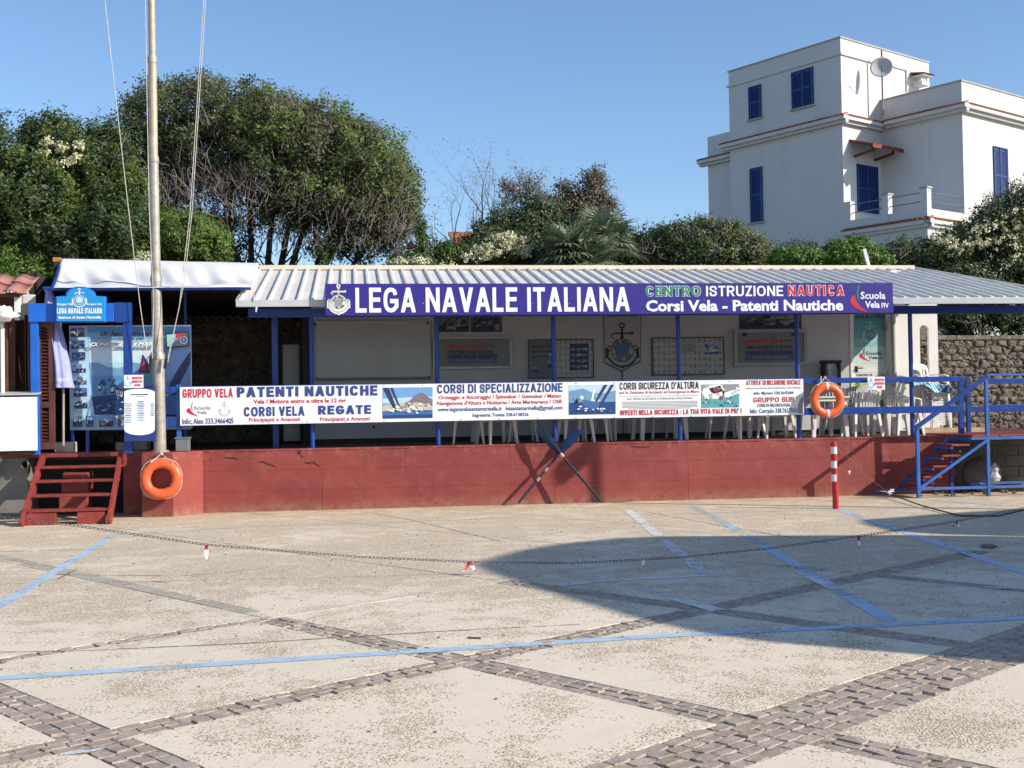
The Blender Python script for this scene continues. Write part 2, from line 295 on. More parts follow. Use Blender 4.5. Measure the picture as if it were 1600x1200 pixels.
def emblem(cx, cz, h, Y, mt, parent, center=None, letters=None):
    """the league's anchor: ring, shank, stock with ball ends, wheel with lettering, curved flukes"""
    mb = MB(); w = h
    ring2(mb, cx, cz+.43*h, .035*h, .065*h, Y, mt, 16)
    pl2(mb, [(-.022, .37), (.022, .37), (.03, .14), (-.03, .14)], cx, cz, h, Y, mt)
    pl2(mb, [(-.2, .245), (.2, .245), (.2, .275), (-.2, .275)], cx, cz, h, Y-.0005, mt)
    disc2(mb, cx+.21*h, cz+.26*h, .034*h, Y-.001, mt, 10)
    ring2(mb, cx-.2*h, cz+.2*h, .028*h, .045*h, Y-.001, mt, 10, math.pi*.2, math.pi*1.7)
    ring2(mb, cx, cz-.1*h, .232*h, .25*h, Y, mt, 32); ring2(mb, cx, cz-.1*h, .135*h, .148*h, Y, mt, 24)
    ring2(mb, cx, cz-.12*h, .30*h, .345*h, Y, mt, 24, math.pi*1.13, math.pi*1.87)
    for sg in (-1, 1):
        pl2(mb, [(sg*.36, -.02), (sg*.25, -.10), (sg*.29, -.13), (sg*.30, -.27), (sg*.365, -.27)], cx, cz, h, Y-.0005, mt)
        pl2(mb, [(sg*.35, .02), (sg*.25, 0), (sg*.25, -.05)], cx, cz, h, Y-.0008, mt)
    pl2(mb, [(-.09, -.42), (0, -.5), (.09, -.42), (0, -.455)], cx, cz, h, Y-.0006, mt)
    if center: disc2(mb, cx, cz-.1*h, .13*h, Y-.0004, center)
    o = mb.build('emblem', None, parent, fix=False)
    if letters:
        for st, a0, a1, flip in (('LEGA NAVALE', 170, 10, 1), ('ITALIANA', 205, 335, -1)):
            for k, ch in enumerate(st):
                if ch == ' ': continue
                a = math.radians(a0+(a1-a0)*(k+.5)/len(st)); rr = .19*h
                c = bpy.data.curves.new('t', 'FONT'); c.body = ch; c.offset = .03; c.resolution_u = 1; c.fill_mode = 'FRONT'
                q = bpy.data.objects.new('t', c); me = bpy.data.meshes.new_from_object(q); bpy.data.objects.remove(q); bpy.data.curves.remove(c)
                s_ = .105*h; rot = a-math.pi/2 if flip == 1 else a+math.pi/2
                for v in me.vertices:
                    x = (v.co.x-.33)*s_*.9; z = (v.co.y-.35)*s_
                    p = Vector((cx+rr*math.cos(a)+x*math.cos(rot)-z*math.sin(rot), Y-.0012, cz-.1*h+rr*math.sin(a)+x*math.sin(rot)+z*math.cos(rot)))
                    v.co = p-wl(parent)
                me.materials.clear(); me.materials.append(letters); me.name = 'letter'
                lo = bpy.data.objects.new('letter', me); COL.objects.link(lo); lo.parent = parent
    return o
def sail_logo(x0, x1, yt, yb, Y, parent, c1, c2, txt, small=True):
    """two curved sails and the words Scuola Vela"""
    mb = MB(); w = x1-x0; h = yb-yt
    def P(a, b): return (x0+a*w, yt+b*h)
    poly(mb, [P(.27, 0), P(.22, .1), P(.195, .3), P(.21, .5), P(.26, .68), P(.245, .5), P(.235, .3), P(.25, .12)], Y, c1)
    poly(mb, [P(.15, .38), P(.07, .46), P(.03, .58), P(.06, .7), P(.16, .82), P(.32, .92), P(.5, 1), P(.3, .8), P(.2, .62), P(.165, .5)], Y, c2)
    mb.build('logo', None, parent, fix=False)
    text('Scuola', x0+.29*w, x0+.9*w, yt+.28*h, yt+.53*h, Y, txt, parent, .02)
    text('Vela', x0+.4*w, x0+.76*w, yt+.6*h, yt+.83*h, Y, txt, parent, .03)
    if small: text('FIV', x0+.8*w, x0+.98*w, yt+.66*h, yt+.83*h, Y, txt, parent, .02)
# ------------------------------------------------------------------ foliage
def quads(name, centers, dirs, L, Wd, mt, parent=None, jitter=.35, base=None):
    """many leaf shaped faces: centre, facing, length, width"""
    n = len(centers); d = dirs+RNG.normal(0, jitter*1.6, (n, 3)); d /= np.linalg.norm(d, axis=1)[:, None]
    r = RNG.normal(0, 1, (n, 3)); s_ = np.cross(d, r); s_ /= np.linalg.norm(s_, axis=1)[:, None]; t = np.cross(d, s_)
    L = (L*RNG.uniform(.6, 1.3, n))[:, None]; Wd = (Wd*RNG.uniform(.7, 1.2, n))[:, None]
    fold = d*L*.12
    v = np.stack([centers-s_*L/2, centers+t*Wd/2-fold, centers+s_*L/2, centers-t*Wd/2-fold], 1).reshape(-1, 3)
    if base is not None: v = v-np.array(base)
    me = bpy.data.meshes.new(name); me.vertices.add(4*n); me.vertices.foreach_set('co', v.astype(np.float32).ravel())
    me.loops.add(4*n); me.loops.foreach_set('vertex_index', np.arange(4*n, dtype=np.int32))
    me.polygons.add(n); me.polygons.foreach_set('loop_start', np.arange(0, 4*n, 4, dtype=np.int32)); me.update(calc_edges=True)
    me.materials.append(mt)
    o = bpy.data.objects.new(name, me); COL.objects.link(o); o.parent = parent; return o
def leafmat(name, c1, c2, c3=None, trans=.25, rough=.5):
    if name in MATS: return MATS[name]
    k = N(name); g = k.n('ShaderNodeNewGeometry'); nz = k.noise(g.outputs['Position'], .9, 3); r = g.outputs['Random Per Island']
    col = k.mix(k.ramp(k.mul(k.mul(nz, r, 'ADD'), .5), .25, .75), c1, c2)
    if c3: col = k.mix(k.ramp(k.noise(g.outputs['Position'], .55, 3), .52, .66), col, c3)
    k.l(col, k.b.inputs['Base Color']); k.b.inputs['Roughness'].default_value = rough; k.b.inputs['Specular IOR Level'].default_value = .35
    tr = k.n('ShaderNodeBsdfTranslucent'); k.l(col, tr.inputs[0]); mx = k.n('ShaderNodeMixShader'); mx.inputs[0].default_value = trans
    k.l(k.b.outputs[0], mx.inputs[1]); k.l(tr.outputs[0], mx.inputs[2]); k.l(mx.outputs[0], k.o.inputs[0]); MATS[name] = k.m; return k.m
def blobpts(blobs, Y, dr, nc, per, spread, shell=.62, wisp=.0):
    """clumps of leaves: blobs are (px, py, rx, ry[, dY]) ellipsoids; returns leaf centres and outward directions"""
    cs = []; ds = []
    vol = np.array([b[2]*b[3] for b in blobs], float); vol /= vol.sum()
    for b, w in zip(blobs, vol):
        k = max(4, int(nc*w)); Yb = Y+(b[4] if len(b) > 4 else 0); c = np.array(onY(b[0], b[1], Yb)); e = onY(b[0]+b[2], b[1], Yb); t = onY(b[0], b[1]-b[3], Yb)
        R3 = np.array([abs(e.x-c[0]), dr*min(1, max(b[2], b[3])/60), abs(t.z-c[2])])
        d = RNG.normal(0, 1, (k, 3)); d /= np.linalg.norm(d, axis=1)[:, None]; d[:, 1] = np.where(RNG.random(k) < .68, -abs(d[:, 1]), d[:, 1])
        rr = shell+(1-shell)*RNG.random(k)**.6
        rr *= 1+.16*np.sin(d[:, 0]*7+b[0])*np.cos(d[:, 2]*6+b[1])+.10*RNG.normal(0, 1, k)
        if wisp: rr += wisp*(RNG.random(k) < .1)*RNG.random(k)
        p = c+d*rr[:, None]*R3
        q = np.repeat(p, per, 0)+RNG.normal(0, spread, (k*per, 3)); cs.append(q); ds.append(np.repeat(d, per, 0)+np.array([.1, -.2, .5]))
    return np.concatenate(cs), np.concatenate(ds)
def grow(mb, p, d, L, r, depth, tips, spread=.5, seg=4, n=5, up=.15, kids=(2, 3)):
    pts = [Vector(p)]; rs = [r]; d = Vector(d).normalized()
    for i in range(seg):
        d = (d+Vector((random.gauss(0, .12), random.gauss(0, .12), random.gauss(0, .10)+up*.3))).normalized()
        pts.append(pts[-1]+d*L/seg); rs.append(r*(1-.45*(i+1)/seg))
    mb.tube(pts, rs, n if depth > 1 else 3, cap=False); tips.append((pts[-1], d))
    if depth > 0:
        for k in range(random.randint(*kids)):
            a = random.choice(pts[2:]) if k else pts[-1]
            nd = (d+Vector((random.gauss(0, spread), random.gauss(0, spread), random.gauss(0, spread*.6)+up))).normalized()
            grow(mb, a, nd, L*random.uniform(.6, .8), rs[-1]*random.uniform(.65, .9), depth-1, tips, spread, seg, n, up, kids)
def pj(p):
    d = np.array(p)-C0; z = d@_f; return 800+F*(d@CR)/z, 600-F*(d@CU)/z, z
# ================================================================== GROUND
def ground_mat():
    k = N('washed_concrete'); g = k.n('ShaderNodeNewGeometry').outputs['Position']
    big = k.noise(g, .55, 5, .6); mid = k.noise(g, 2.3, 6, .65); fine = k.noise(g, 38, 5, .7); oi = k.n('ShaderNodeObjectInfo').outputs['Random']
    vo = k.n('ShaderNodeTexVoronoi', Scale=62); k.l(g, vo.inputs['Vector'])
    sep = k.n('ShaderNodeSeparateXYZ'); k.l(g, sep.inputs[0]); far = k.ramp(sep.outputs[1], 9.0, 11.5)
    # worn patches where the pebbles show; nearly everywhere in the old slab further off
    hs = k.n('ShaderNodeSeparateColor'); k.l(vo.outputs['Color'], hs.inputs[0])
    wn = k.mul(k.mul(k.mul(big, .4), k.mul(mid, .6), 'ADD'), k.mul(hs.outputs[2], .13), 'ADD')
    wear = k.ramp(k.mul(wn, k.mul(far, .085), 'ADD'), .585, .60)
    peb = k.ramp(vo.outputs['Distance'], .36, .56, 1, 0)
    cem = k.mix(k.ramp(mid, .3, .7), (.69, .585, .455), (.78, .68, .545)); cem = k.mix(k.ramp(oi, 0, 1, 0, .28), cem, (.58, .51, .41))
    cem = k.mix(k.ramp(k.noise(g, 1.1, 8, .7), .5, .72, 0, .35), cem, (.52, .455, .37))
    cem = k.mix(k.ramp(fine, .52, .72, 0, .22), cem, (.28, .23, .17))
    pc = k.mix(hs.outputs[0], (.68, .53, .36), (.92, .81, .62)); pc = k.mix(k.ramp(hs.outputs[1], .72, .8), pc, (.20, .15, .11))
    grav = k.mix(peb, (.40, .31, .21), pc)
    grav = k.mix(k.ramp(sep.outputs[1], 10, 19.5, 0, .25), grav, (.60, .48, .32))
    col = k.mix(k.mul(wear, .7), cem, grav)
    # rusty / ochre damp foot of the wall, chalky scuffs
    foot = k.mul(k.ramp(sep.outputs[1], 18.2, 19.4), k.ramp(k.noise(g, 1.6, 4), .4, .65))
    col = k.mix(k.mul(foot, .55), col, (.36, .24, .12))
    sc = k.mul(k.ramp(k.noise(g, 1.35, 9, .75), .63, .70), k.ramp(fine, .42, .55)); col = k.mix(k.mul(sc, .8), col, (.75, .72, .66))
    # hairline cracks and pits
    cr = k.n('ShaderNodeTexVoronoi', feature='DISTANCE_TO_EDGE', Scale=.34); wv = k.n('ShaderNodeVectorMath', operation='ADD'); nn = k.n('ShaderNodeTexNoise', Scale=2.5, Detail=6); k.l(g, nn.inputs['Vector']); k.l(g, wv.inputs[0]); k.l(nn.outputs['Color'], wv.inputs[1]); k.l(wv.outputs[0], cr.inputs['Vector'])
    crack = k.ramp(cr.outputs['Distance'], .0005, .0022, 1, 0); col = k.mix(k.mul(crack, .55), col, (.14, .12, .09))
    pit = k.ramp(k.noise(g, 17, 3, .8), .70, .74); col = k.mix(k.mul(pit, .6), col, (.17, .13, .10))
    k.l(col, k.b.inputs['Base Color']); k.b.inputs['Roughness'].default_value = .9; k.b.inputs['Specular IOR Level'].default_value = .25
    h = k.mul(k.mul(k.mul(peb, wear), .9), k.mul(fine, .35), 'ADD'); h = k.mul(h, k.mul(pit, -.5), 'ADD'); k.bump(h, .6, .008); return k.m
GM = ground_mat()
def base_mat():
    k = N('sandy_bedding_mortar'); g = k.pos(); col = k.mix(k.ramp(k.noise(g, 14, 6), .35, .65), (.11, .085, .065), (.50, .42, .31)); k.l(col, k.b.inputs['Base Color']); k.b.inputs['Roughness'].default_value = .95; k.bump(k.noise(g, 60, 4), .6, .01); return k.m
def cobble_mat():
    k = N('porphyry_cobble'); g = k.pos(); vo = k.n('ShaderNodeTexVoronoi', Scale=7.5); k.l(g, vo.inputs['Vector']); hs = k.n('ShaderNodeSeparateColor'); k.l(vo.outputs['Color'], hs.inputs[0])
    col = k.mix(hs.outputs[0], (.31, .245, .20), (.43, .35, .29)); col = k.mix(k.ramp(hs.outputs[1], .7, 1, 0, .6), col, (.30, .22, .17))
    col = k.mix(k.ramp(k.noise(g, 11, 7, .75), .48, .66, 0, .6), col, (.52, .44, .34)); col = k.mix(k.ramp(k.noise(g, 70, 3), .55, .7, 0, .5), col, (.09, .075, .07))
    k.l(col, k.b.inputs['Base Color']); k.b.inputs['Roughness'].default_value = .8; k.bump(k.noise(g, 45, 6, .7), .8, .008); return k.m
BM = base_mat(); CM = cobble_mat()
GZ = -.006
mb = MB(); mb.add([(-400, -300, GZ), (400, -300, GZ), (400, 500, GZ), (-400, 500, GZ)], [(0, 1, 2, 3)])
ground = struct(mb.build('ground', BM))
SG = 2.42; A1 = Vector((math.cos(math.radians(-54)), math.sin(math.radians(-54)), 0)); A2 = Vector((math.cos(math.radians(36)), math.sin(math.radians(36)), 0)); AN = Vector((.72, 7.68, 0))
def GP(u, v, z=0): return AN+A1*(u*SG)+A2*(v*SG)+Vector((0, 0, z))
iu = lambda i: {-1: -.91, 0: .035, 1: 1.0}.get(i, i); jv = lambda j: {0: -.05, -1: -1.05, 2: 2.03}.get(j, j)
B1 = [(-2, -3, 3, .25), (-1, -3, 3, .28), (0, -1, 3, .25), (1, -.95, 4, .25), (2, -.4, 4, .22)]      # along A1 at v=j: start, end, width
B2 = [(-1, -4, 0, .14), (0, -4, 2.75, .25), (1, -4, 4, .52), (2, -4, 4, .26)]                         # along A2 at u=i
def bw(lst, k, t):
    for c, a, b, w in lst:
        if c == k and a-.01 <= t <= b+.01: return w/2
    return .006
slabs = []
for i in range(-10, 7):
    for j in range(-7, 12):
        c = GP(i+.5, j+.5)
        if not (-15 < c.x < 20 and -1.5 < c.y < 20.8): continue
        l = iu(i)*SG+bw(B2, i, j+.5); r = iu(i+1)*SG-bw(B2, i+1, j+.5); b = jv(j)*SG+bw(B1, j, i+.5); t = jv(j+1)*SG-bw(B1, j+1, i+.5)
        mb = MB(); ins = .0; q = [GP(x/SG, y/SG) for x, y in ((l, b), (r, b), (r, t), (l, t))]
        # slightly chipped outline
        pts = []
        for a_, b_ in zip(q, q[1:]+q[:1]):
            n_ = 9
            for k in range(n_):
                p = a_.lerp(b_, k/n_); cc = sum(q, Vector((0, 0, 0)))/4
                pts.append(p+(cc-p).normalized()*abs(random.gauss(0, .004)) if k else p)
        mb.prism([Vector((p.x, p.y, -.04)) for p in pts], (0, 0, .04))
        slabs.append(mb.build('concrete_slab', GM, ground))
# cobbles
VAR = []
for k in range(7):
    mb = MB(); pts = []
    for sx, sy in ((-1, -1), (0, -1), (1, -1), (1, 0), (1, 1), (0, 1), (-1, 1), (-1, 0)):
        c = .43 if sx and sy else .48
        pts.append((sx*c+random.uniform(-.045, .045), sy*c+random.uniform(-.045, .045)))
    t1 = random.uniform(-.004, .004)
    top = [(x*.965, y*.965, .0+x*t1+random.uniform(-.0015, .0015)) for x, y in pts]; mid = [(x, y, -.004) for x, y in pts]; bot = [(x, y, -.034) for x, y in pts]
    mb.add(top+mid+bot, [tuple(range(8))]+[(a+8, (a+1) % 8+8, (a+1) % 8, a) for a in range(8)]+[(a+16, (a+1) % 8+16, (a+1) % 8+8, a+8) for a in range(8)]); VAR.append((mb, mb.mesh('cobblestone', CM)))
stones = []
def band(along1, const, s0, s1, w):
    cst = (jv if along1 else iu)(const)*SG; f = (iu if along1 else jv)
    t0 = s0*SG; t1 = s1*SG; n = max(1, round(w/.088)); rw = w/n
    for r in range(n):
        t = t0+random.uniform(0, .08); off = cst-w/2+(r+.5)*rw
        while t < t1:
            L = random.uniform(.10, .165) if w < .4 else random.uniform(.11, .19); mid_ = t+L/2; t += L
            if along1:
                if any(abs(mid_-iu(c)*SG) < ww/2+.045 and a*SG <= cst <= b*SG+.1 for c, a, b, ww in B2): continue
                P = GP(mid_/SG, off/SG); ang = math.radians(-54)
            else: P = GP(off/SG, mid_/SG); ang = math.radians(36)
            if P.y < -1 or P.y > 19 or P.x > 16 or P.x < -12: continue
            stones.append((P+Vector((random.gauss(0, .004), random.gauss(0, .004), random.uniform(-.003, .0035))), ang+random.gauss(0, .045)+random.choice((0, math.pi)), L-.007, rw-.006, random.gauss(0, .02), random.gauss(0, .02)))
for j, a, b, w in B1: band(True, j, a, b, w)
for i, a, b, w in B2: band(False, i, a, b, w)
vis = []; rest = []
for s_ in stones:
    x, y, z = pj(s_[0])
    (vis if (z > .5 and -20 < x < 1620 and 700 < y < 1215) else rest).append((z if z > .5 else 99, s_))
vis.sort(key=lambda a: a[0])
for z, (P, ang, L, w, ta, tb) in vis[:295]:
    o = bpy.data.objects.new('cobblestone', random.choice(VAR)[1]); COL.objects.link(o); o.parent = ground
    o.location = P; o.rotation_euler = (ta, tb, ang); o.scale = (L, w, 1)
mb = MB()
for z, (P, ang, L, w, ta, tb) in vis[295:]+rest:
    v, _ = random.choice(VAR); mt_ = Matrix.LocRotScale(P, Euler((ta, tb, ang)), (L, w, 1)); mb.add([mt_@Vector(q) for q in v.v], v.f)
stuff(mb.build('cobblestone_paving', CM, ground, fix=False))
# painted markings (worn: the paint is missing where the noise says so)
def paint(name, c, wear, sc=9):
    k = N(name); g = k.pos(); n1 = k.mul(k.mul(k.noise(g, sc, 9, .75), .6), k.mul(k.noise(g, 1.3, 3), .4), 'ADD')
    f = k.ramp(n1, wear-.05, wear+.05); col = k.mix(k.noise(g, 5, 5), tuple(v*.8 for v in c), tuple(v*1.15 for v in c)); k.l(col, k.b.inputs['Base Color']); k.b.inputs['Roughness'].default_value = .75
    tr = k.n('ShaderNodeBsdfTransparent'); mx = k.n('ShaderNodeMixShader'); k.l(f, mx.inputs[0]); k.l(k.b.outputs[0], mx.inputs[1]); k.l(tr.outputs[0], mx.inputs[2]); k.l(mx.outputs[0], k.o.inputs[0])
    k.bump(k.noise(g, 60, 4), .4, .004); return k.m
PB = paint('blue_road_paint', (.40, .53, .65), .57); PBF = paint('faded_blue_road_paint', (.40, .52, .62), .50); PW = paint('white_road_paint', (.66, .64, .62), .55)
PG = paint('grey_cement_strip', (.43, .38, .31), .53, 5); PWJ = paint('white_joint_filler', (.62, .57, .50), .55)
def strip(pts, w, mt, z, name='painted_line'):
    mb = MB(); pts = [Vector((p[0], p[1], 0)) for p in pts]; L = []; fine = []
    for a, b in zip(pts, pts[1:]):
        n = max(2, int((b-a).length/.12)); fine += [a.lerp(b, k/n) for k in range(n)]
    fine.append(pts[-1]); n = len(fine)
    for i, p in enumerate(fine):
        d = (fine[min(i+1, n-1)]-fine[max(i-1, 0)]).normalized(); s_ = Vector((-d.y, d.x, 0)); e1 = random.gauss(0, .003); e2 = random.gauss(0, .003)
        L += [p+s_*(w/2+e1)+Vector((0, 0, z)), p-s_*(w/2+e2)+Vector((0, 0, z))]
    mb.add(L, [(2*i+1, 2*i+3, 2*i+2, 2*i) for i in range(n-1)]); return struct(mb.build(name, mt, fix=False))
strip([(-2.82, 7.0), (-2.95, 9.6), (-3.157, 16.2)], .12, PB, .0025)
strip([(-3.2, 16.35), (-1.6, 16.9), (3.0, 17.2), (7.2, 16.95), (13, 16.7)], .07, PBF, .0032)
strip([(-5, 7.4), (-2.156, 7.63), (.397, 7.895), (2.149, 8.06), (4.863, 8.143), (8, 8.2)], .13, PB, .0035)
strip([(7.20, 16.9), (6.75, 14), (6.15, 10.28), (5.8, 8.2)], .13, PB, .0025)
strip([(5.35, 18.4), (4.95, 15.3), (4.6, 13)], .14, PBF, .0025); strip([(4.6, 12.99), (4.02, 9.2), (3.88, 8.25)], .14, PB, .0025)
strip([(9.3, 18.2), (9.75, 16.9)], .13, PBF, .0032)
strip([(4.19, 17.9), (3.72, 14.3), (3.29, 10.95)], .13, PW, .003)
strip([(1.8, 10.55), (2.55, 10.75), (3.36, 10.80)], .12, PW, .0035); strip([(2.50, 10.2), (2.66, 9.5), (2.80, 8.95)], .15, PW, .0035)
strip([(4.2, 10.9), (4.1, 9.9), (4.05, 9.6)], .1, PW, .004)
strip([(6.0, 9.2), (5.0, 9.75)], .07, PW, .0035); strip([(8.2, 12.0), (6.6, 12.9)], .07, PW, .0035)
strip([GP(-1.05, -.02), GP(-4.2, .02)], .17, PG, .0012, 'cement_strip'); strip([GP(-.93, .05), GP(-.95, 2.2)], .05, PWJ, .0016, 'joint_filler')
strip([GP(-2.0, -2.5), GP(-1.99, 4.5)], .025, PG, .0012, 'joint_filler'); strip([GP(-4, 1), GP(-1.1, .99)], .03, PG, .0014, 'joint_filler')
PJ = paint('joint_dirt_and_shadow', (.16, .13, .10), .54, 7)
for pts in (((0, 1019), (100, 1018), (375, 1006), (700, 986), (920, 975)), ((85, 898), (280, 900), (380, 893)), ((120, 700+190), (90, 905)), ((1010, 800), (1150, 826), (1300, 850)), ((560, 798), (640, 812), (790, 848)), ((0, 862), (240, 856))):
    strip([onZ(*p) for p in pts], .022, PJ, .0020, 'joint_and_shadow_line')  # ground joints, plus the chain's shadow at left painted as a dark line
# a few bits of litter and pebbles
mb = MB()
for k in range(420):
    x = random.uniform(-6, 10); y = random.uniform(4.5, 19.2); r = random.uniform(.004, .013); mb.ball((x, y, r*.4), r, 5, sz=.6)
stuff(mb.build('loose_pebbles', STONE))
# ================================================================== PLATFORM
WY = 19.5; DZ = 1.0
plat = thing('raised_platform', 'long dark red masonry platform that carries the clubhouse terrace', 'platform', (3, WY, 0))
XE = 10.42
xs = [-2.37, -.5, 2.58, 5.62, 8.9, XE]; xs2 = [-3.62, -2.37]+xs[1:]; zs = [-.03, .335, .665, DZ-.03]
for r in range(3):
    for a, b in zip(xs2, xs2[1:]):
        mb = MB(); j = random.uniform(-.002, .002); mb.box(a+.0012, b-.0012, WY+j, WY+.34, zs[r]+.001, zs[r+1]-.001); mb.build('wall_panel', RED_P, plat, bevel=.0015)
mb = MB(); mb.box(-3.62, XE, WY+.03, WY+.36, -.03, DZ-.04); mb.build('wall_core', RED_P, plat)
mb = MB(); n = 90; e = []
for i in range(n+1): e.append((-3.62+(XE+3.62)*i/n, random.gauss(0, .006)))
pts = [(x, WY-.006+d*.6, DZ-.03) for x, d in e]+[(XE, WY+.5, DZ-.03), (-3.62, WY+.5, DZ-.03)]
mb.prism(pts, (0, 0, .032)); mb.build('coping', RED_P, plat, bevel=.008)
RFL = M('worn_dark_red_floor', (.085, .03, .026), .6, .25, 3, .2, 30, dirt=((.16, .12, .1), .6))
mb = MB(); mb.box(-9, 14, WY+.5, 26, DZ-.12, DZ); mb.build('floor', RFL, plat)
mb = MB(); mb.box(-9, -3.62, WY+.02, WY+.5, DZ-.06, DZ+.001); mb.build('floor_edge', RED_P, plat, bevel=.006)
# chips and bolt holes in the render
for u, v, s_ in ((1122, 702, 3), (835, 719, 2.2), (468, 707, 7), (363, 716, 4), (330, 718, 2), (393, 717, 2.5), (900, 782, 3), (706, 788, 2.5), (1068, 689, 3), (1320, 692, 3)):
    p = onY(u, v, WY-.003); k = 7; w = s_/150; mb = MB(); mb.add([(p.x+w*math.cos(a)*random.uniform(.6, 1.1), p.y, p.z+w*.8*math.sin(a)*random.uniform(.5, 1.1)) for a in [2*math.pi*i/k for i in range(k)]], [tuple(range(k))]); mb.build('chip', M('dark_red_pit', (.05,.012,.01)), plat, fix=False)
for pts in (((350, 714), (358, 716), (364, 715), (372, 718)), ((404, 722), (411, 721), (417, 725), (424, 726), (431, 730)), ((469, 702), (471, 707), (470, 711), (474, 715)), ((475, 722), (483, 724), (490, 722), (500, 729)), ((868, 757), (869, 764), (867, 772), (868, 781)), ((1393, 700), (1391, 712), (1394, 724)), ((985, 697), (1000, 699), (1016, 698))):
    mb = MB(); q = [onY(x, y, WY-.0035) for x, y in pts]; L = []
    for i, p in enumerate(q): w = .012*math.sin(math.pi*(i+.6)/(len(q)+.2)); L += [p+Vector((0, 0, w)), p-Vector((w*.4, 0, w))]
    mb.add(L, [(2*i, 2*i+2, 2*i+3, 2*i+1) for i in range(len(q)-1)]); mb.build('crack', M('dark_red_pit', (.05,.012,.01)), plat, fix=False)
# plinth of the flagpole
mb = MB(); P5 = [(-3.26, 19.03), (-2.77, 18.98), (-2.38, 19.42), (-2.38, 19.62), (-3.26, 19.62)]
mb.prism([(x, y, -.03) for x, y in P5], (0, 0, 1.03)); mb.build('flagpole_plinth', RED_P, plat, bevel=.012)
# recess behind the wooden steps, with red painted blocks, and the bare concrete to the left
mb = MB(); mb.box(-5.05, -3.62, 20.1, 20.2, -.03, DZ-.06); mb.build('recess_back', M('shade_dark_concrete', (.03,.03,.03), .95), plat)  # near-black colour stands in for the shade inside the recess
for a, b, c, d in ((98, 738, 138, 748), (96, 752, 138, 770), (92, 774, 136, 795)):
    p = onY(a, d, 19.45); q = onY(c, b, 19.45); mb = MB(); mb.box(p.x, q.x, 19.45, 19.8, p.z, q.z); mb.build('red_block', RED_P, plat, bevel=.01)
for a, b in ((-5.62, -5.06), (-9, -5.625)):
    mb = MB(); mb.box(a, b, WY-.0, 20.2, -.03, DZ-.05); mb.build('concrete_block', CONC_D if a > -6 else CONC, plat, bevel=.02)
p = onY(39, 726, 19.45)
mb = MB(); mb.tube([(p.x, 19.6, p.z), (p.x+.02, 19.33, p.z)], [.055, .055], 16, cap=False); mb.tube([(p.x, 19.6, p.z), (p.x+.02, 19.332, p.z)], [.046, .046], 16, cap=False); mb.ball((p.x, 19.5, p.z), .045, 10, BLACK); mb.mats = [CONC, BLACK]; mb.mi = [0]*32+[1]*(len(mb.f)-32)
tag(mb.build('drain_pipe', None, None, smooth=True, fix=False), 'short round pipe end sticking out of the bare concrete beside the steps', 'pipe')
# ================================================================== LEFT STEPS
st = thing('wooden_steps', 'small dark red painted wooden steps with four open treads at the left end', 'steps', (-4.2, 18.9, 0))
SB = 17.98
def stringer(xb, xt, name='stringer'):
    mb = MB(); a = onY(xb, 821, SB); b = onY(xt, 714, WY-.05)
    mb.bar((a.x, SB, .01), (b.x, WY-.05, DZ-.02), .055, .15, (0, -1, 1)); mb.build(name, RED_WOOD, st, bevel=.006)
stringer(33, 68); stringer(170, 189)
for k, (y, xa, xb) in enumerate(((795, 38, 168), (772, 44, 174), (750, 52, 180), (727, 60, 186))):
    z = .2*(k+1)+.015; Y = SB+(z/DZ)*1.45+.02; a = onY(xa, y, Y); b = onY(xb, y, Y)
    mb = MB(); mb.box(a.x-.03, b.x+.05, Y-.13, Y+.13, z-.035, z+.005); mb.build('tread', RED_WOOD, st, bevel=.008)
for xa, xb in ((40, 86), (120, 163)):
    a = onY(xa, 800, SB+.14); b = onY(xb, 818, SB+.14); mb = MB(); mb.box(a.x, b.x, SB+.14, SB+.28, 0, .17); mb.build('base_block', RED_WOOD, st, bevel=.006)
# ================================================================== FLAGPOLE
fp = thing('flagpole', 'tall tapering galvanised steel flagpole in stepped sections on the red plinth', 'flagpole', (*onY(250, 708, 19.3)[:2], DZ))
sec = [((250, 708), (247, 553), .098), ((247, 553), (243.6, 432), .083), ((243.6, 432), (240, 245), .075), ((240, 245), (238, 90), .068), ((238, 90), (232.5, -260), .055)]
for k, (a, b, r) in enumerate(sec):
    mb = MB(); mb.tube([onY(*a, 19.3), onY(*b, 19.3)], [r, r*.97], 18); mb.build('pole_section', GALV if k < 3 else GALV2, fp, smooth=True)
    mb = MB(); c = onY(*b, 19.3); mb.tube([c-Vector((0, 0, .09)), c-Vector((0, 0, .02)), c+Vector((0, 0, .03))], [r*1.08, r*1.1, r*.9], 18); mb.build('collar', GALV, fp, smooth=True)
c = onY(250, 708, 19.3); mb = MB(); mb.tube([(c.x, c.y, DZ), (c.x, c.y, DZ+.025)], .14, 18); mb.build('base_flange', GALV, fp)
for pts in (((157, -60), (176, 110), (201, 330), (218, 470), (232, 568)), ((325, -60), (311, 160), (300, 330), (288, 440), (262, 566)), ((226, -60), (229, 120), (233, 330), (240, 470), (238, 560)), ((322, -60), (308, 160), (297, 330), (280, 480), (262, 560))):
    mb = MB(); mb.tube([onY(x, y, 19.05) for x, y in pts], .0062, 5); mb.build('halyard', ROPE, fp, smooth=True)
mb = MB(); c = onY(261, 566, 19.15); mb.bar(c+Vector((-.04, 0, -.1)), c+Vector((0, 0, .1)), .03, .04); mb.bar(onY(233, 570, 19.15)+Vector((0, 0, -.1)), onY(236, 566, 19.15)+Vector((0, 0, .1)), .03, .04); mb.build('cleat', BLACK, fp)
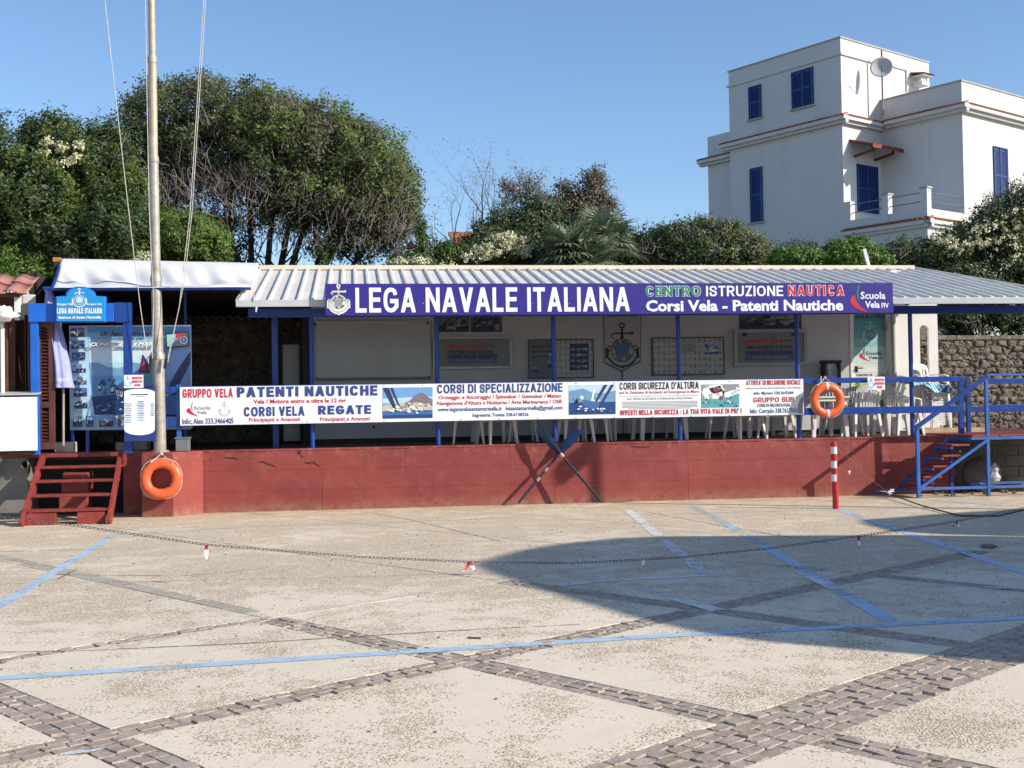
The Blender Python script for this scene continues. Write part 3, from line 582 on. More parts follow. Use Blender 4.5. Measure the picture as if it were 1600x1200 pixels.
# ================================================================== LIFEBUOYS
def lifebuoy(c, R, r, label, white, tilt):
    t = thing('lifebuoy', label, 'lifebuoy', c, 'lifebuoys', 0)
    mb = MB(); n, m_ = 48, 14; vs = []; fs = []
    for i in range(n):
        a = 2*math.pi*i/n; notch = 1-.14*sum(math.exp(-((a-b+math.pi) % (2*math.pi)-math.pi)**2/.006) for b in (math.pi/4, 3*math.pi/4, 5*math.pi/4, 7*math.pi/4))
        for k in range(m_):
            b = 2*math.pi*k/m_; q = Vector(((R+r*notch*math.cos(b))*math.cos(a), r*.8*math.sin(b), (R+r*notch*math.cos(b))*math.sin(a))); q.y += q.z*tilt; vs.append(c+q)
    for i in range(n):
        for k in range(m_): fs.append((i*m_+k, ((i+1) % n)*m_+k, ((i+1) % n)*m_+(k+1) % m_, i*m_+(k+1) % m_))
    mb.add(vs, fs); mb.build('ring', ORANGE, t, smooth=2)
    for a0 in ((math.pi/2, -math.pi/2) if white else (math.pi/2+.02, 0, math.pi, -math.pi/2)):
        mb = MB(); vs = []; fs = []; q_ = 3
        for i in range(q_):
            a = a0+(i-1)*.09*(1 if white else .35)
            for k in range(m_):
                b = 2*math.pi*k/m_; rr = r*1.035; q = Vector(((R+rr*math.cos(b))*math.cos(a), rr*.8*math.sin(b), (R+rr*math.cos(b))*math.sin(a))); q.y += q.z*tilt; vs.append(c+q)
        for i in range(q_-1):
            for k in range(m_): fs.append((i*m_+k, (i+1)*m_+k, (i+1)*m_+(k+1) % m_, i*m_+(k+1) % m_))
        mb.add(vs, fs); mb.build('strap', WPL if white else ORANGE, t, smooth=2)
    mb = MB(); pts = []
    for i in range(41):
        a = 2*math.pi*i/40; bulge = r*(.90+.26*abs(math.sin(2*a))); q = Vector(((R+bulge)*math.cos(a), -.01, (R+bulge)*math.sin(a))); q.y += q.z*tilt; pts.append(c+q)
    mb.tube(pts, .0055, 5); mb.build('grab_line', ROPE, t, smooth=True); return t
c = onY(252, 748, 18.88); lb = lifebuoy(c, .238, .08, 'orange lifebuoy hanging on the red plinth below the flagpole', False, .05)
mb = MB(); top = onY(252, 709, 18.95); mb.tube([onY(235, 723, 18.83), top, onY(269, 722, 18.83)], .009, 5); mb.ball(top, .03, 6); mb.build('hanging_rope', ROPE, lb)
c = onY(1292.5, 625, 19.22); lb = lifebuoy(c, .232, .073, 'orange lifebuoy with white bands hanging on the blue railing by the door', True, .03)
mb = MB(); top = onY(1289, 590, 19.33); mb.tube([onY(1277, 603, 19.2), top, onY(1302, 601, 19.2)], .009, 5); mb.tube([onY(1282, 598, 19.3), onY(1283, 588, 19.38)], .01, 5); mb.ball(top, .028, 6); mb.build('hanging_rope', ROPE, lb)
# ================================================================== VERANDA ROOF
EY = 18.7; RY = 22.7
eL = onY(372, 471, EY); eR = onY(1690, 464, EY); rL = onY(403, 423, RY); rR = onY(1424, 419, RY)
ez = (eL.z+onY(1393, 466, EY).z)/2; rz = (rL.z+rR.z)/2
roof = thing('veranda_roof', 'long ribbed white metal lean-to roof on thin blue posts over the terrace', 'roof', (5, EY, DZ))
slope = (rz-ez)/(RY-EY)
def RP(x, y, up=0): return Vector((x, y, ez+(y-EY)*slope+up))
xR0 = eR.x; xR1 = rR.x; XL = (eL.x+rL.x)/2
mb = MB(); mb.prism([RP(XL, EY), RP(xR0, EY), RP(xR1, RY), RP(XL, RY)], (0, 0, -.03)); mb.build('roof_sheet', ROOFM, roof)
def xedge(y): return xR0+(xR1-xR0)*(y-EY)/(RY-EY)
x = XL+.03
while x < xR0-.05:
    yend = RY if x < xR1 else EY+(xR0-x)/(xR0-xR1)*(RY-EY)
    a = RP(x, EY-.01); b = RP(x, yend-.02)
    mb = MB(); w0, w1, h = .032, .017, .042
    vs = []
    for p in (a, b): vs += [p+Vector((-w0, 0, 0)), p+Vector((w0, 0, 0)), p+Vector((w1, 0, h)), p+Vector((-w1, 0, h))]
    mb.add(vs, [(0, 1, 2, 3), (7, 6, 5, 4), (1, 5, 6, 2), (2, 6, 7, 3), (3, 7, 4, 0)]); mb.build('roof_rib', ROOFM, roof); x += .222
mb = MB(); mb.bar(RP(xR0-.01, EY-.02, .02), RP(xR1+.02, RY, .02), .07, .07); mb.build('verge_trim', FASC, roof)
mb = MB(); mb.box(XL-.03, xR0, EY-.05, EY-.012, ez-.095, ez+.012); mb.build('fascia', FASC, roof, bevel=.006)
mb = MB(); mb.bar((XL-.02, EY, ez-.03), RP(XL-.02, RY, -.03), .04, .1); mb.build('verge_trim', FASC, roof)
xx = [rL.x, 1.2, 6.4, xR1+.02]
for a, b in zip(xx, xx[1:]):
    mb = MB(); mb.prism([(a, RY-.16, rz-.02), (a, RY-.10, rz+.07), (a, RY+.1, rz+.09), (a, RY+.12, rz-.02)], (b-a-.004, 0, 0)); mb.build('ridge_cap', CREAM, roof)
mb = MB(); bz = onY(900, 486, 19.45).z; mb.box(onY(388, 480, 19.4).x, xR0, 19.4, 19.48, ez-.20, ez-.06); mb.build('front_beam', BLUE, roof, bevel=.004)
for k in range(16):
    x = XL+.2+k*.98
    if x < xR0-.3:
        y1 = RY-.1 if x < xR1 else EY+(xR0-x)/(xR0-xR1)*(RY-EY)-.1
        if y1 > EY+.6: mb = MB(); mb.bar(RP(x, EY+.05, -.075), RP(x, y1, -.075), .05, .085); mb.build('rafter', BLUE, roof)
for u in (487, 684, 867, 1063, 1249, 1427):
    p = onY(u, 600, 19.48); q = onY(u, 480, 19.48)
    mb = MB(); mb.tube([(p.x, 19.55, DZ), (p.x, 19.55, ez-.1)], .038, 12); mb.build('post', BLUE, roof, smooth=True)
    mb = MB(); mb.box(p.x-.06, p.x+.06, 19.5, 19.6, DZ, DZ+.012); mb.build('post_foot', BLUE, roof)
p = onY(430, 600, 20.1); mb = MB(); mb.box(p.x-.05, p.x+.05, 20.1, 20.2, DZ, ez); mb.build('post', BLUE, roof, bevel=.005)
mb = MB(); p = onY(401, 478, EY); mb.tube([(p.x, EY-.03, p.z), (p.x-.01, EY-.05, p.z-.1)], [.022, .012], 8); mb.tube([(p.x-.04, EY-.06, ez), (p.x-.04, EY-.06, ez+.15)], .01, 5); mb.build('gutter_spout', FASC, roof)
# ================================================================== MAIN SIGN
SY = 18.5
a = onY(508, 443, SY); b = onY(1395, 442, SY); a2 = onY(509, 493, SY); b2 = onY(1393, 489, SY)
zt = (a.z+b.z)/2; zb = (a2.z+b2.z)/2
sg = thing('main_sign', 'long violet blue sign reading LEGA NAVALE ITALIANA along the roof edge', 'sign', ((a.x+b.x)/2, SY, zb))
mb = MB(); mb.box(a.x, b.x, SY, SY+.04, zb, zt); mb.build('board', IND, sg, bevel=.004)
Y = SY-.004
btext('LEGA NAVALE ITALIANA', 555, 984, 449.5, 488.5, Y, INKW, sg, .2)
btext('CENTRO', 1009, 1095, 447.3, 463, Y-.002, INKG, sg, .2); btext('CENTRO', 1008.5, 1095.5, 446.7, 463.6, Y, INKW, sg, .28, .08)
btext('ISTRUZIONE', 1103, 1224, 446.6, 463, Y, INKW, sg, .19)
btext('NAUTICA', 1231, 1319, 446, 462, Y-.002, INKR, sg, .2); btext('NAUTICA', 1230.5, 1319.5, 445.4, 462.6, Y, INKW, sg, .28, .08)
text('Corsi Vela - Patenti Nautiche', 1009, 1318, 469, 487, Y, INKW, sg, .035)
c = onY(529, 468, Y); emblem(c.x, c.z, .49, Y, INKW, sg, center=None, letters=None)
mb = MB(); disc2(mb, c.x, c.z-.049, .12, Y+.0005, INKW); disc2(mb, c.x, c.z-.049, .06, Y-.0006, INKGR); pl2(mb, [(-.25, -.02), (.25, -.02), (.33, -.3), (0, -.46), (-.33, -.3)], c.x, c.z, .46, Y+.001, INKW); mb.build('emblem_ground', None, sg, fix=False)
emblem(c.x, c.z, .44, Y-.002, INKY, sg, letters=INKK)
sail_logo(1326, 1390, 443, 489, Y, sg, INKG, INKR, INKW)
for u in (520, 543, 661, 832, 890, 1100, 1240, 1360):
    mb = MB(); p = onY(u, 474 if u < 900 else 468, Y-.001); disc2(mb, p.x, p.z, .009, p.y, GALV, 8); mb.build('screw', None, sg, fix=False)
# ================================================================== RAILINGS
BYY = 19.38
rl = thing('terrace_railing', 'blue painted railing of flat boards along the terrace edge behind the white banner', 'railing', (3, BYY, DZ))
def board(u0, u1, v0, v1, Y, name='rail_board', mt=BLUE, par=rl, th=.035):
    a = onY(u0, v0, Y); b = onY(u0, v1, Y); c = onY(u1, v0, Y); mb = MB(); mb.box(a.x, c.x, Y, Y+th, b.z, a.z); return mb.build(name, mt, par, bevel=.004)
board(262, 1506, 604, 613, 19.42); board(262, 1506, 654, 666, 19.42)
board(205, 262, 604, 613, 19.30); board(205, 262, 654, 666, 19.30)
p = onY(279, 640, 19.46); mb = MB(); mb.box(p.x-.035, p.x+.035, 19.46, 19.53, DZ, p.z+.4); mb.build('post', BLUE_F, rl, bevel=.005)
for u in (1502, ):
    p = onY(u, 640, 19.5); mb = MB(); mb.box(p.x-.045, p.x+.045, 19.48, 19.55, DZ, 2.0); mb.build('post', BLUE, rl, bevel=.005)
a = onY(274, 686, 19.3); b = onY(295, 706, 19.3); mb = MB(); mb.box(a.x, b.x, 19.3, 19.52, DZ+.002, a.z); mb.build('box', None, None) if 0 else None
bx = thing('floor_box', 'small grey plastic box on the platform edge under the left end of the banner', 'box', ((a.x+b.x)/2, 19.4, DZ))
mb.build('body', GREYB, bx, bevel=.01); mb = MB(); mb.box(a.x-.012, b.x+.012, 19.29, 19.53, a.z, a.z+.025); mb.build('lid', GREYB, bx, bevel=.005)
# ------------------------------------------------------------------ long banner
a = onY(281, 605, BYY); b = onY(1255, 592, BYY); a2 = onY(282, 665, BYY); b2 = onY(1255, 648, BYY); zt = (a.z+b.z)/2; zb = (a2.z+b2.z)/2
bn = thing('course_banner', 'long white banner with blue and red course lettering and sailing photos on the railing', 'banner', ((a.x+b.x)/2, BYY, zb))
mb = MB(); mb.box(a.x, b.x, BYY, BYY+.012, zb, zt); mb.build('board', WBOARD, bn)
Y = BYY-.004; T = lambda *k, **q: text(*k[:5], Y, k[5], bn, k[6] if len(k) > 6 else .03, **q)
btext('GRUPPO VELA', 285, 364, 608, 622, Y, INKR, bn, 0.24); btext('PATENTI NAUTICHE', 370, 590, 605, 621, Y, INKB, bn, 0.27)
T('Vela / Motore entro e oltre le 12 mg', 396, 541, 624, 633, INKR, .03)
btext('CORSI VELA', 381, 476, 636, 651, Y, INKB, bn, 0.25); btext('REGATE', 497, 580, 634, 648, Y, INKB, bn, 0.27)
T('Principianti e Avanzati', 389, 469, 653, 661, INKR, .02); T('Principianti e Avanzati', 500, 578, 652, 660, INKR, .02)
T('Info: Alex 333.3466405', 285, 365, 654, 663, INKB, .02)
sail_logo(290, 334, 628, 651, Y, bn, INKGR, INKR, INKGR, False)
c = onY(351, 639, Y); emblem(c.x, c.z, .25, Y, INKY, bn)
btext('CORSI DI SPECIALIZZAZIONE', 683, 879, 601, 615, Y, INKB, bn, 0.22)
T('Ormeggio e Ancoraggio / Spinnaker / Gennaker / Meteo', 685, 877, 618, 626, INKR, .02)
T("Navigazione d'Altura e Notturna / Arte Marinaresca / OSR", 683, 879, 627, 635, INKR, .02)
T('www.leganavalesantamarinella.it   lnisantamarinella@gmail.com', 684, 879, 636, 645, INKB, .015)
T('Segreteria: Tonina 328.6138326', 738, 826, 646, 653, INKB, .02)
btext("CORSI SICUREZZA D'ALTURA", 968, 1092, 598, 609, Y, INKK, bn, 0.2)
T('per la Gestione di Incidenti ed Emergenze in Mare', 968, 1092, 611, 617, INKR, .01)
T('La nostra esperienza ci ha insegnato che anche per mare si impara soltanto navigando', 968, 1091, 618, 621, INKGR, .0)
T("MA E' GESTIRE UN INCIDENTE O UN'EMERGENZA COME SI IMPARA?", 980, 1082, 622, 625, INKK, .0)
mb = MB()
for k in range(6):
    poly(mb, [(972+(k == 5)*10, 628+k*2.1), (1090-(k == 5)*12, 626.3+k*2.1), (1090-(k == 5)*12, 627.1+k*2.1), (972+(k == 5)*10, 628.8+k*2.1)], Y, INKGR)
mb.build('small_print', None, bn, fix=False)
btext("INVESTI NELLA SICUREZZA : LA TUA VITA VALE DI PIU' !", 969, 1159, 641, 649, Y, INKR, bn, 0.24)
btext("ATTIVITA' DI INCLUSIONE SOCIALE", 1166, 1251, 594.5, 602, Y, INKR, bn, 0.2); T("Azioni di contrasto all'emarginazione e alla violenza", 1166, 1251, 605, 609, INKK, .0)
T('Info: Myriam 328.2647684', 1178, 1240, 612, 618, INKB, .015); btext('GRUPPO SUB', 1177, 1241, 621, 629, Y, INKR, bn, 0.2)
T('CORSI DI ARCHEOLOGIA', 1183, 1235, 631, 636, INKK, .02); T('Info: Corrado 338.7617065', 1172, 1246, 638.5, 646, INKB, .015)
mb = MB(); poly(mb, [(1250, 624), (1255, 618), (1255, 646), (1247, 646), (1246, 640), (1247, 632)], Y, INKGR); mb.build('print_shape', None, bn, fix=False)
def photo(x0, y0, x1, y1, kind, Y, par, name='photograph'):
    mb = MB(); w = x1-x0; h = y1-y0; sl = -.0155*w
    def P(a, b): return (x0+a*w, y0+b*h+a*sl)
    L = [0]
    def q(pts, mt): poly(mb, [P(*p) for p in pts], Y-.0006*L[0], mt); L[0] += 1
    if kind == 'shore':
        q([(0, 0), (1, 0), (1, 1), (0, 1)], SKYB); q([(0, .35), (1, .3), (1, 0.55), (0, .5)], SKYL); q([(.45, .5), (.55, .42), (.63, .28), (.72, .2), (.8, .17), (.86, .25), (.93, .34), (1, .4), (1, .72), (.4, .72)], MOUNT)
        q([(.1, .55), (.3, .5), (.5, .48), (.75, .5), (1, .62), (1, .78), (0, .78), (0, .6)], INKY); q([(0, .76), (1, .74), (1, 1), (0, 1)], SEAM); q([(0, .9), (1, .88), (1, 1), (0, 1)], SEA)
        q([(0, 0), (.12, 0), (.3, .75), (.24, .78)], SAILD); q([(.15, 0), (.2, 0), (.36, .66), (.33, .68)], SAILD)
        for k in range(24): a = random.uniform(.05, .75); b = .7+random.gauss(0, .06); s_ = random.uniform(.02, .06); q([(a, b), (a+s_, b-s_), (a+2*s_, b+.02), (a+s_, b+.04)], INKW)
        for k in range(26): a = random.uniform(.4, .97); b = random.uniform(.5, .72); s_ = random.uniform(.015, .035); q([(a, b), (a+s_, b-.03), (a+2*s_, b), (a+s_, b+.03)], random.choice([INKW, MOUNT, INKY]))
    elif kind == 'regatta':
        q([(0, 0), (1, 0), (1, 1), (0, 1)], SKYL); q([(0, .2), (.3, .12), (.5, .25), (.7, .3), (1, .2), (1, .6), (0, .6)], MOUNTB); q([(0, .6), (1, .58), (1, 1), (0, 1)], SEA); q([(.28, .48), (.7, .62), (.68, .84), (.5, .85), (.3, .68)], SEAM)
        q([(.54, .02), (.47, .55), (.66, .55), (.57, .3)], INKW); q([(.55, .25), (.52, .5), (.63, .52)], TEALP); q([(.75, 0), (.83, 0), (.6, .58), (.56, .54)], SAILD); q([(.9, 0), (.97, 0), (.66, .8), (.62, .78)], SAILD)
        for k in range(11): a = random.uniform(.1, .27); b = random.uniform(.38, .6); q([(a, b), (a+.04, b-.05), (a+.06, b+.04), (a+.01, b+.06)], random.choice([INKK, INKW, INKGR]))
        for k in range(22): a = random.uniform(.1, .85); b = .82+random.gauss(0, .06); s_ = random.uniform(.02, .05); q([(a, b), (a+s_, b-.04), (a+2*s_, b), (a+s_, b+.02)], random.choice([INKW, SEAM]))
    elif kind == 'deck':
        q([(0, 0), (1, 0), (1, 1), (0, 1)], INKGR); q([(0, .6), (1, .45), (1, 1), (0, 1)], TEALP); q([(0, .3), (.12, .05), (.5, 0), (.62, .25), (.5, .62), (.1, .62)], INKW); q([(.6, .38), (1, .16), (1, .4), (.62, .6)], INKW); q([(.2, .18), (.5, .05), (.56, .3), (.3, .42)], INKK)
        q([(.3, .2), (.45, .12), (.5, .26), (.36, .33)], INKR); q([(.46, .55), (.54, .52), (.56, .68), (.47, .68)], INKR); q([(.5, .15), (.62, .3), (.58, .45)], INKK)
        for k in range(40): a = random.uniform(.02, .93); b = random.uniform(.03, .95); s_ = random.uniform(.015, .05); q([(a, b), (a+s_, b-.04), (a+2*s_, b+.01), (a+s_, b+.04)], random.choice([INKW, INKK, TEALP, INKGR]))
    elif kind == 'tiny':
        q([(0, 0), (1, 0), (1, 1), (0, 1)], random.choice([SKYB, SKYL, INKGR, SEAM])); q([(0, .55), (1, .5), (1, 1), (0, 1)], random.choice([SEA, SAILD, INKK, SEAM]))
        for k in range(13): a = random.uniform(.02, .75); b = random.uniform(.15, .8); s_ = random.uniform(.06, .2); q([(a, b), (a+s_, b-.08), (a+s_*1.1, b+.12), (a, b+.15)], random.choice([INKW, INKK, INKGR, SAILD, INKY, INKK]))
    elif kind == 'dark':
        q([(0, 0), (1, 0), (1, 1), (0, 1)], MP('print_olive_grey', (.10, .13, .11))); q([(0, .65), (1, .6), (1, 1), (0, 1)], SAILD)
        for k in range(34): a = random.uniform(.02, .8); b = random.uniform(.05, .85); s_ = random.uniform(.04, .16); q([(a, b), (a+s_, b-.1), (a+s_*1.2, b+.08), (a+.02, b+.12)], random.choice([INKK, INKGR, SAILD, MP('print_grey_green', (.2, .27, .25)), INKK]))
    return mb.build(name, None, par, fix=False)
photo(598, 606, 676, 654, 'shore', Y, bn); photo(889, 602, 962, 648, 'regatta', Y, bn); photo(1096, 601, 1155, 637, 'deck', Y, bn)
mb = MB()
for u in range(300, 1250, 60):
    for v in (607.5-.0133*(u-281), 662.5-.0155*(u-281)): p = onY(u, v, Y); disc2(mb, p.x, p.z, .009, p.y, INKK, 7)
mb.build('screw', None, bn, fix=False)
# ------------------------------------------------------------------ members-only notices
def notice(x0, y0, x1, y1, Y, label):
    a = onY(x0, y0, Y); b = onY(x1, y1, Y); t = thing('notice_sign', label, 'sign', ((a.x+b.x)/2, Y, b.z), 'members only notices')
    mb = MB(); mb.box(a.x, b.x, Y, Y+.008, b.z, a.z); mb.build('plate', WBOARD, t, bevel=.002); w = x1-x0; h = y1-y0; y = Y-.003
    for k, s_ in enumerate(('INGRESSO', 'RISERVATO', 'AI SOCI')):
        btext(s_, x0+.42*w+(k == 2)*.12*w, x0+.96*w-(k == 2)*.12*w, y0+(.13+.28*k)*h, y0+(.33+.28*k)*h, y, INKR, t, .22)
    c = onY(x0+.2*w, y0+.5*h, y); emblem(c.x, c.z, (a.z-b.z)*.85, y, SKYB, t)
notice(1355.5, 589, 1383, 609, 19.36, 'small white notice INGRESSO RISERVATO AI SOCI on the blue rail right of the lifebuoy')
notice(193.5, 586, 224, 606, 19.05, 'small white notice INGRESSO RISERVATO AI SOCI on the gate post above the info panel')
# ================================================================== RIGHT STAIR
rs = thing('metal_staircase', 'blue tubular steel stair with dark red treads and handrails at the right end', 'staircase', (10, 18.9, 0))
FY = 18.62; BY2 = 19.30
def tb(pts, r=.024, mt=BLUE, name='rail', n=10, par=rs):
    mb = MB(); mb.tube(pts, r, n); return mb.build(name, mt, par, smooth=True)
def sq(a, b, w, h, mt=BLUE, name='rail', par=rs): mb = MB(); mb.bar(a, b, w, h); return mb.build(name, mt, par, bevel=.004)
fx0 = onY(1433.5, 700, FY).x; fx1 = onY(1543, 700, FY).x; zr0 = onY(1433, 667, FY).z; zr1 = onY(1543, 587, FY).z
def vert(x, Y, z0, z1, w=.055, mt=BLUE, name='stair_post'):
    mb = MB(); mb.box(x-w/2, x+w/2, Y-w/2, Y+w/2, z0, z1); return mb.build(name, mt, rs, bevel=.004)
vert(fx0, FY, 0, zr0-.03, mt=BLUE_F); vert(fx1, FY, 0, zr1-.02, mt=BLUE_F); vert(fx1+2.3, FY, 0, zr1); vert(fx1, BY2+.9, DZ, zr1-.02) if 0 else None
sq((fx0-.05, FY-.035, zr0-.02), (fx1+.02, FY-.035, zr1), .04, .07, BLUE, 'handrail'); sq((fx1-.02, FY, zr1+.012), (fx1+3, FY, zr1+.012), .06, .035, BLUE_F, 'handrail')
sq((fx1+.03, FY, onY(1560, 591, FY).z-.05), (fx1+3, FY, onY(1560, 591, FY).z-.05), .03, .09, BLUE, 'rail_board'); sq((fx1+.03, FY, onY(1560, 637, FY).z), (fx1+3, FY, onY(1560, 637, FY).z), .03, .10, BLUE, 'rail_board')
sq((fx0, FY-.005, onY(1440, 764, FY).z), (fx1+.0, FY-.005, onY(1540, 687, FY).z), .05, .05, BLUE_F, 'stringer'); sq((fx0-.02, BY2, .1), (fx1-.3, BY2, DZ-.02), .05, .05, BLUE_F, 'stringer')
zb_ = onY(1480, 763, FY).z; sq((fx0+.03, FY, zb_), (fx1-.03, FY, zb_), .045, .045, BLUE_F, 'base_rail'); sq((fx1+.03, FY, zb_), (fx1+3, FY, zb_), .045, .045, BLUE_F, 'base_rail'); sq((fx1+.05, BY2, zb_+.02), (fx1+3, BY2, zb_+.02), .045, .045, BLUE_F, 'base_rail')
sq((fx0-.45, BY2, .09), (fx0+.1, BY2, .09), .045, .045, BLUE_F, 'base_rail')
zl = DZ-.03; sq((fx1-.3, FY, zl), (fx1+3, FY, zl), .05, .05, BLUE_F, 'landing_frame'); sq((fx1-.3, FY, zl), (fx1-.3, BY2, zl), .05, .05, BLUE_F, 'landing_frame')
for x in (fx1-.3,): vert(x, BY2, 0, DZ-.03, .05, BLUE)
for k in range(7):
    mb = MB(); mb.box(fx1-.28+k*.5, fx1-.28+k*.5+.485, FY-.02, 20.4, DZ, DZ+.03); mb.build('landing_board', RED_WOOD, rs, bevel=.004)
for k, (u, v) in enumerate(((1456, 755), (1473, 747), (1490, 729), (1508, 712), (1522, 696))):
    z = .175*(k+1)-.03; x = fx0-.02+(z-.02)/(DZ-.02)*(fx1-.3-fx0)+.02
    mb = MB(); mb.box(x-.17, x+.15, FY+.03, BY2-.03, z, z+.035); mb.build('tread', RED_WOOD, rs, bevel=.005)
    sq((x-.17, FY+.03, z-.03), (x-.17, BY2-.03, z-.03), .03, .035, BLUE_F, 'tread_angle')
    mb = MB(); mb.bar((x+.15, FY+.03, z+.09), (x+.15, BY2-.03, z+.09), .03, .02); mb.build('tread_angle', BLUE_F, rs)
for u in (1512,):
    x = onY(u, 640, 20.2).x; mb = MB(); mb.box(x-.035, x+.035, 20.15, 20.22, DZ, onY(u, 588, 20.2).z); mb.build('stair_post', BLUE, rs, bevel=.004)
sq((onY(1512, 640, 20.2).x, 20.18, onY(1512, 640, 20.2).z), (fx1+3, 20.18, onY(1512, 640, 20.2).z), .03, .1, BLUE, 'rail_board')
# boulder, bag beneath the landing
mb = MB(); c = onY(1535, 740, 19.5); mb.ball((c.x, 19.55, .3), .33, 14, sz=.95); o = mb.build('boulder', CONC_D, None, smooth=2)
for v in o.data.vertices: v.co += Vector((random.gauss(0, .014), random.gauss(0, .014), random.gauss(0, .014)))
tag(o, 'large grey rounded boulder in the shade under the blue stair landing', 'rock')
mb = MB(); c = onY(1554, 738, 19.1); pr = [(.01, -.16), (.06, -.15), (.085, -.08), (.06, .0), (.075, .06), (.025, .13), (.015, .16)]
for i in range(len(pr)-1):
    pass
n = 12; vs = []
for r_, z_ in pr: vs += [(c.x+r_*math.cos(2*math.pi*k/n)*(1+.38*math.sin(k*2.1+z_*19)+random.gauss(0,.08)), 19.1+r_*.8*math.sin(2*math.pi*k/n), c.z+z_) for k in range(n)]
mb.add(vs, [(i*n+k, i*n+(k+1) % n, (i+1)*n+(k+1) % n, (i+1)*n+k) for i in range(len(pr)-1) for k in range(n)]); tag(mb.build('plastic_bag', MP('milky_bag', (.45, .46, .47)), None, fix=False), 'crumpled white plastic bag hanging by the stair post under the landing', 'bag')
mb = MB()
for k in range(60):
    x = random.uniform(fx0+.2, fx1+1); y = random.uniform(18.8, 20.2); r = random.uniform(.015, .05); mb.ball((x, y, r*.5), r, 6, sz=.6)
stuff(mb.build('rubble', STONE))
# ================================================================== CLUBHOUSE
HY = 22.0
ch = thing('clubhouse', 'low white plastered clubhouse building shaded by the ribbed veranda roof', 'building', (5, HY, DZ))
xa = onY(488, 600, HY).x; xd0 = onY(1329, 600, HY).x; xd1 = onY(1391, 600, HY).x; xe = onY(1466, 560, HY).x; zc = 3.95
zdt = onY(1360, 484, HY).z
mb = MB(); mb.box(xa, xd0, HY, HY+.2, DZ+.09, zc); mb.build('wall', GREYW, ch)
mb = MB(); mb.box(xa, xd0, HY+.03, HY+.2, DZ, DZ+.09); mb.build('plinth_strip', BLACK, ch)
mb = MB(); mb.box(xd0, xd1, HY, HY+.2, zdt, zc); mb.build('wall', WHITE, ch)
ax0 = onY(1438, 560, HY).x; ax1 = onY(1452, 560, HY).x; azt = onY(1445, 508, HY).z; r = (ax1-ax0)/2; azb = DZ+.5; n = 14
def strip_wall(x0, x1, z0, z1): mb = MB(); mb.box(x0, x1, HY, HY+.22, z0, z1); mb.build('wall', WHITE, ch)
mb = MB(); arc = [(ax0+r+r*math.cos(math.pi-math.pi*i/n), azt-r+r*math.sin(math.pi*i/n)) for i in range(n+1)]
out = [(xd1, DZ), (ax0, DZ)]+[(ax0, azt-r)]+arc[1:-1]+[(ax1, azt-r), (ax1, azb), (xe, azb), (xe, zc), (xd1, zc)]
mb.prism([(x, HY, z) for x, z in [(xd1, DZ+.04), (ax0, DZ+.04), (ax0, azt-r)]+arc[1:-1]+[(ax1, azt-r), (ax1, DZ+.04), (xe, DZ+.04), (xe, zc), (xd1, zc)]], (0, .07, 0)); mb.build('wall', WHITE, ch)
mb = MB(); mb.box(ax0, ax1, HY+.005, HY+.065, DZ+.04, azb); mb.build('arch_sill', WHITE, ch)
# body behind
mb = MB(); mb.box(xa, xa+.2, HY+.2, 25, DZ, 4.2); mb.build('side_wall', GREYW, ch); mb = MB(); mb.box(xa+.2, xd1+.3, 25, 25.2, DZ, 4.2); mb.build('back_wall', GREYW, ch); mb = MB(); mb.box(xd1+.1, xd1+.3, HY+.07, 25, DZ, 4.2); mb.build('side_wall', WHITE, ch)
mb = MB(); mb.prism([(xa, RY+.05, rz-.06), (xd1+.3, RY+.05, rz-.06), (xd1+.3, 25.2, 4.05), (xa, 25.2, 4.05)], (0, 0, -.05)); mb.build('rear_roof', FASC, ch)
# down pipe
x = onY(1398, 560, HY-.1).x; mb = MB(); mb.tube([(x, HY-.07, DZ), (x, HY-.07, 3.7)], .05, 12); mb.build('downpipe', MP('grey_pvc', (.42, .42, .42)), ch, smooth=True)
# door
d = MB(); DY = HY+.04; d.box(xd0+.05, xd1-.06, DY, DY+.05, DZ+.02, zdt-.04); dr = d.build('door', WHITE, ch, bevel=.004)
for a_, b_, c_, e_ in ((xd0, xd0+.05, DZ, zdt), (xd1-.06, xd1, DZ, zdt), (xd0+.05, xd1-.06, zdt-.04, zdt)):
    d = MB(); d.box(a_, b_, HY-.015, HY+.1, c_, e_); d.build('frame', WPL, ch, bevel=.004)
PY = DY-.003; mb = MB(); u0, u1 = 1334, 1386
for k in range(6):
    y0 = 489+(569-489)*k/6; y1 = 489+(569-489)*(k+1)/6; mt_ = [MP('door_teal_1', (.07, .27, .33)), MP('door_teal_2', (.09, .31, .35)), MP('door_teal_3', (.13, .36, .40)), MP('door_teal_4', (.22, .44, .47)), MP('door_teal_5', (.36, .55, .56)), MP('door_teal_6', (.52, .66, .66))][k]
    poly(mb, [(u0, y0), (u1, y0-.5), (u1, y1-.5), (u0, y1)], PY, mt_)
mb.build('door_poster', None, dr, fix=False)
btext('AULA CORSI', 1337, 1384, 491.5, 497.5, PY-.002, INKK, dr, .2); c = onY(1360, 521, PY); emblem(c.x, c.z+.02, .44, PY-.002, TEALL, dr, letters=INKK); mb = MB(); disc2(mb, c.x, c.z-.02, .05, PY-.001, INKGR); mb.build('emblem_ground', None, dr, fix=False)
sail_logo(1341, 1381, 543, 565, PY-.002, dr, INKK, INKR, INKK)
btext('CENTRO DI', 1338, 1363, 584.5, 587.8, PY, INKK, dr, .2)
mb = MB(); c = onY(1376, 594, PY); ring2(mb, c.x, c.z, .10, .13, PY, INKGR, 24); mb.build('emblem_ring', None, dr, fix=False)
mb = MB(); GR1 = MP('lime_print', (.42, .50, .16)); GR2 = MP('leaf_green_print', (.13, .25, .05))
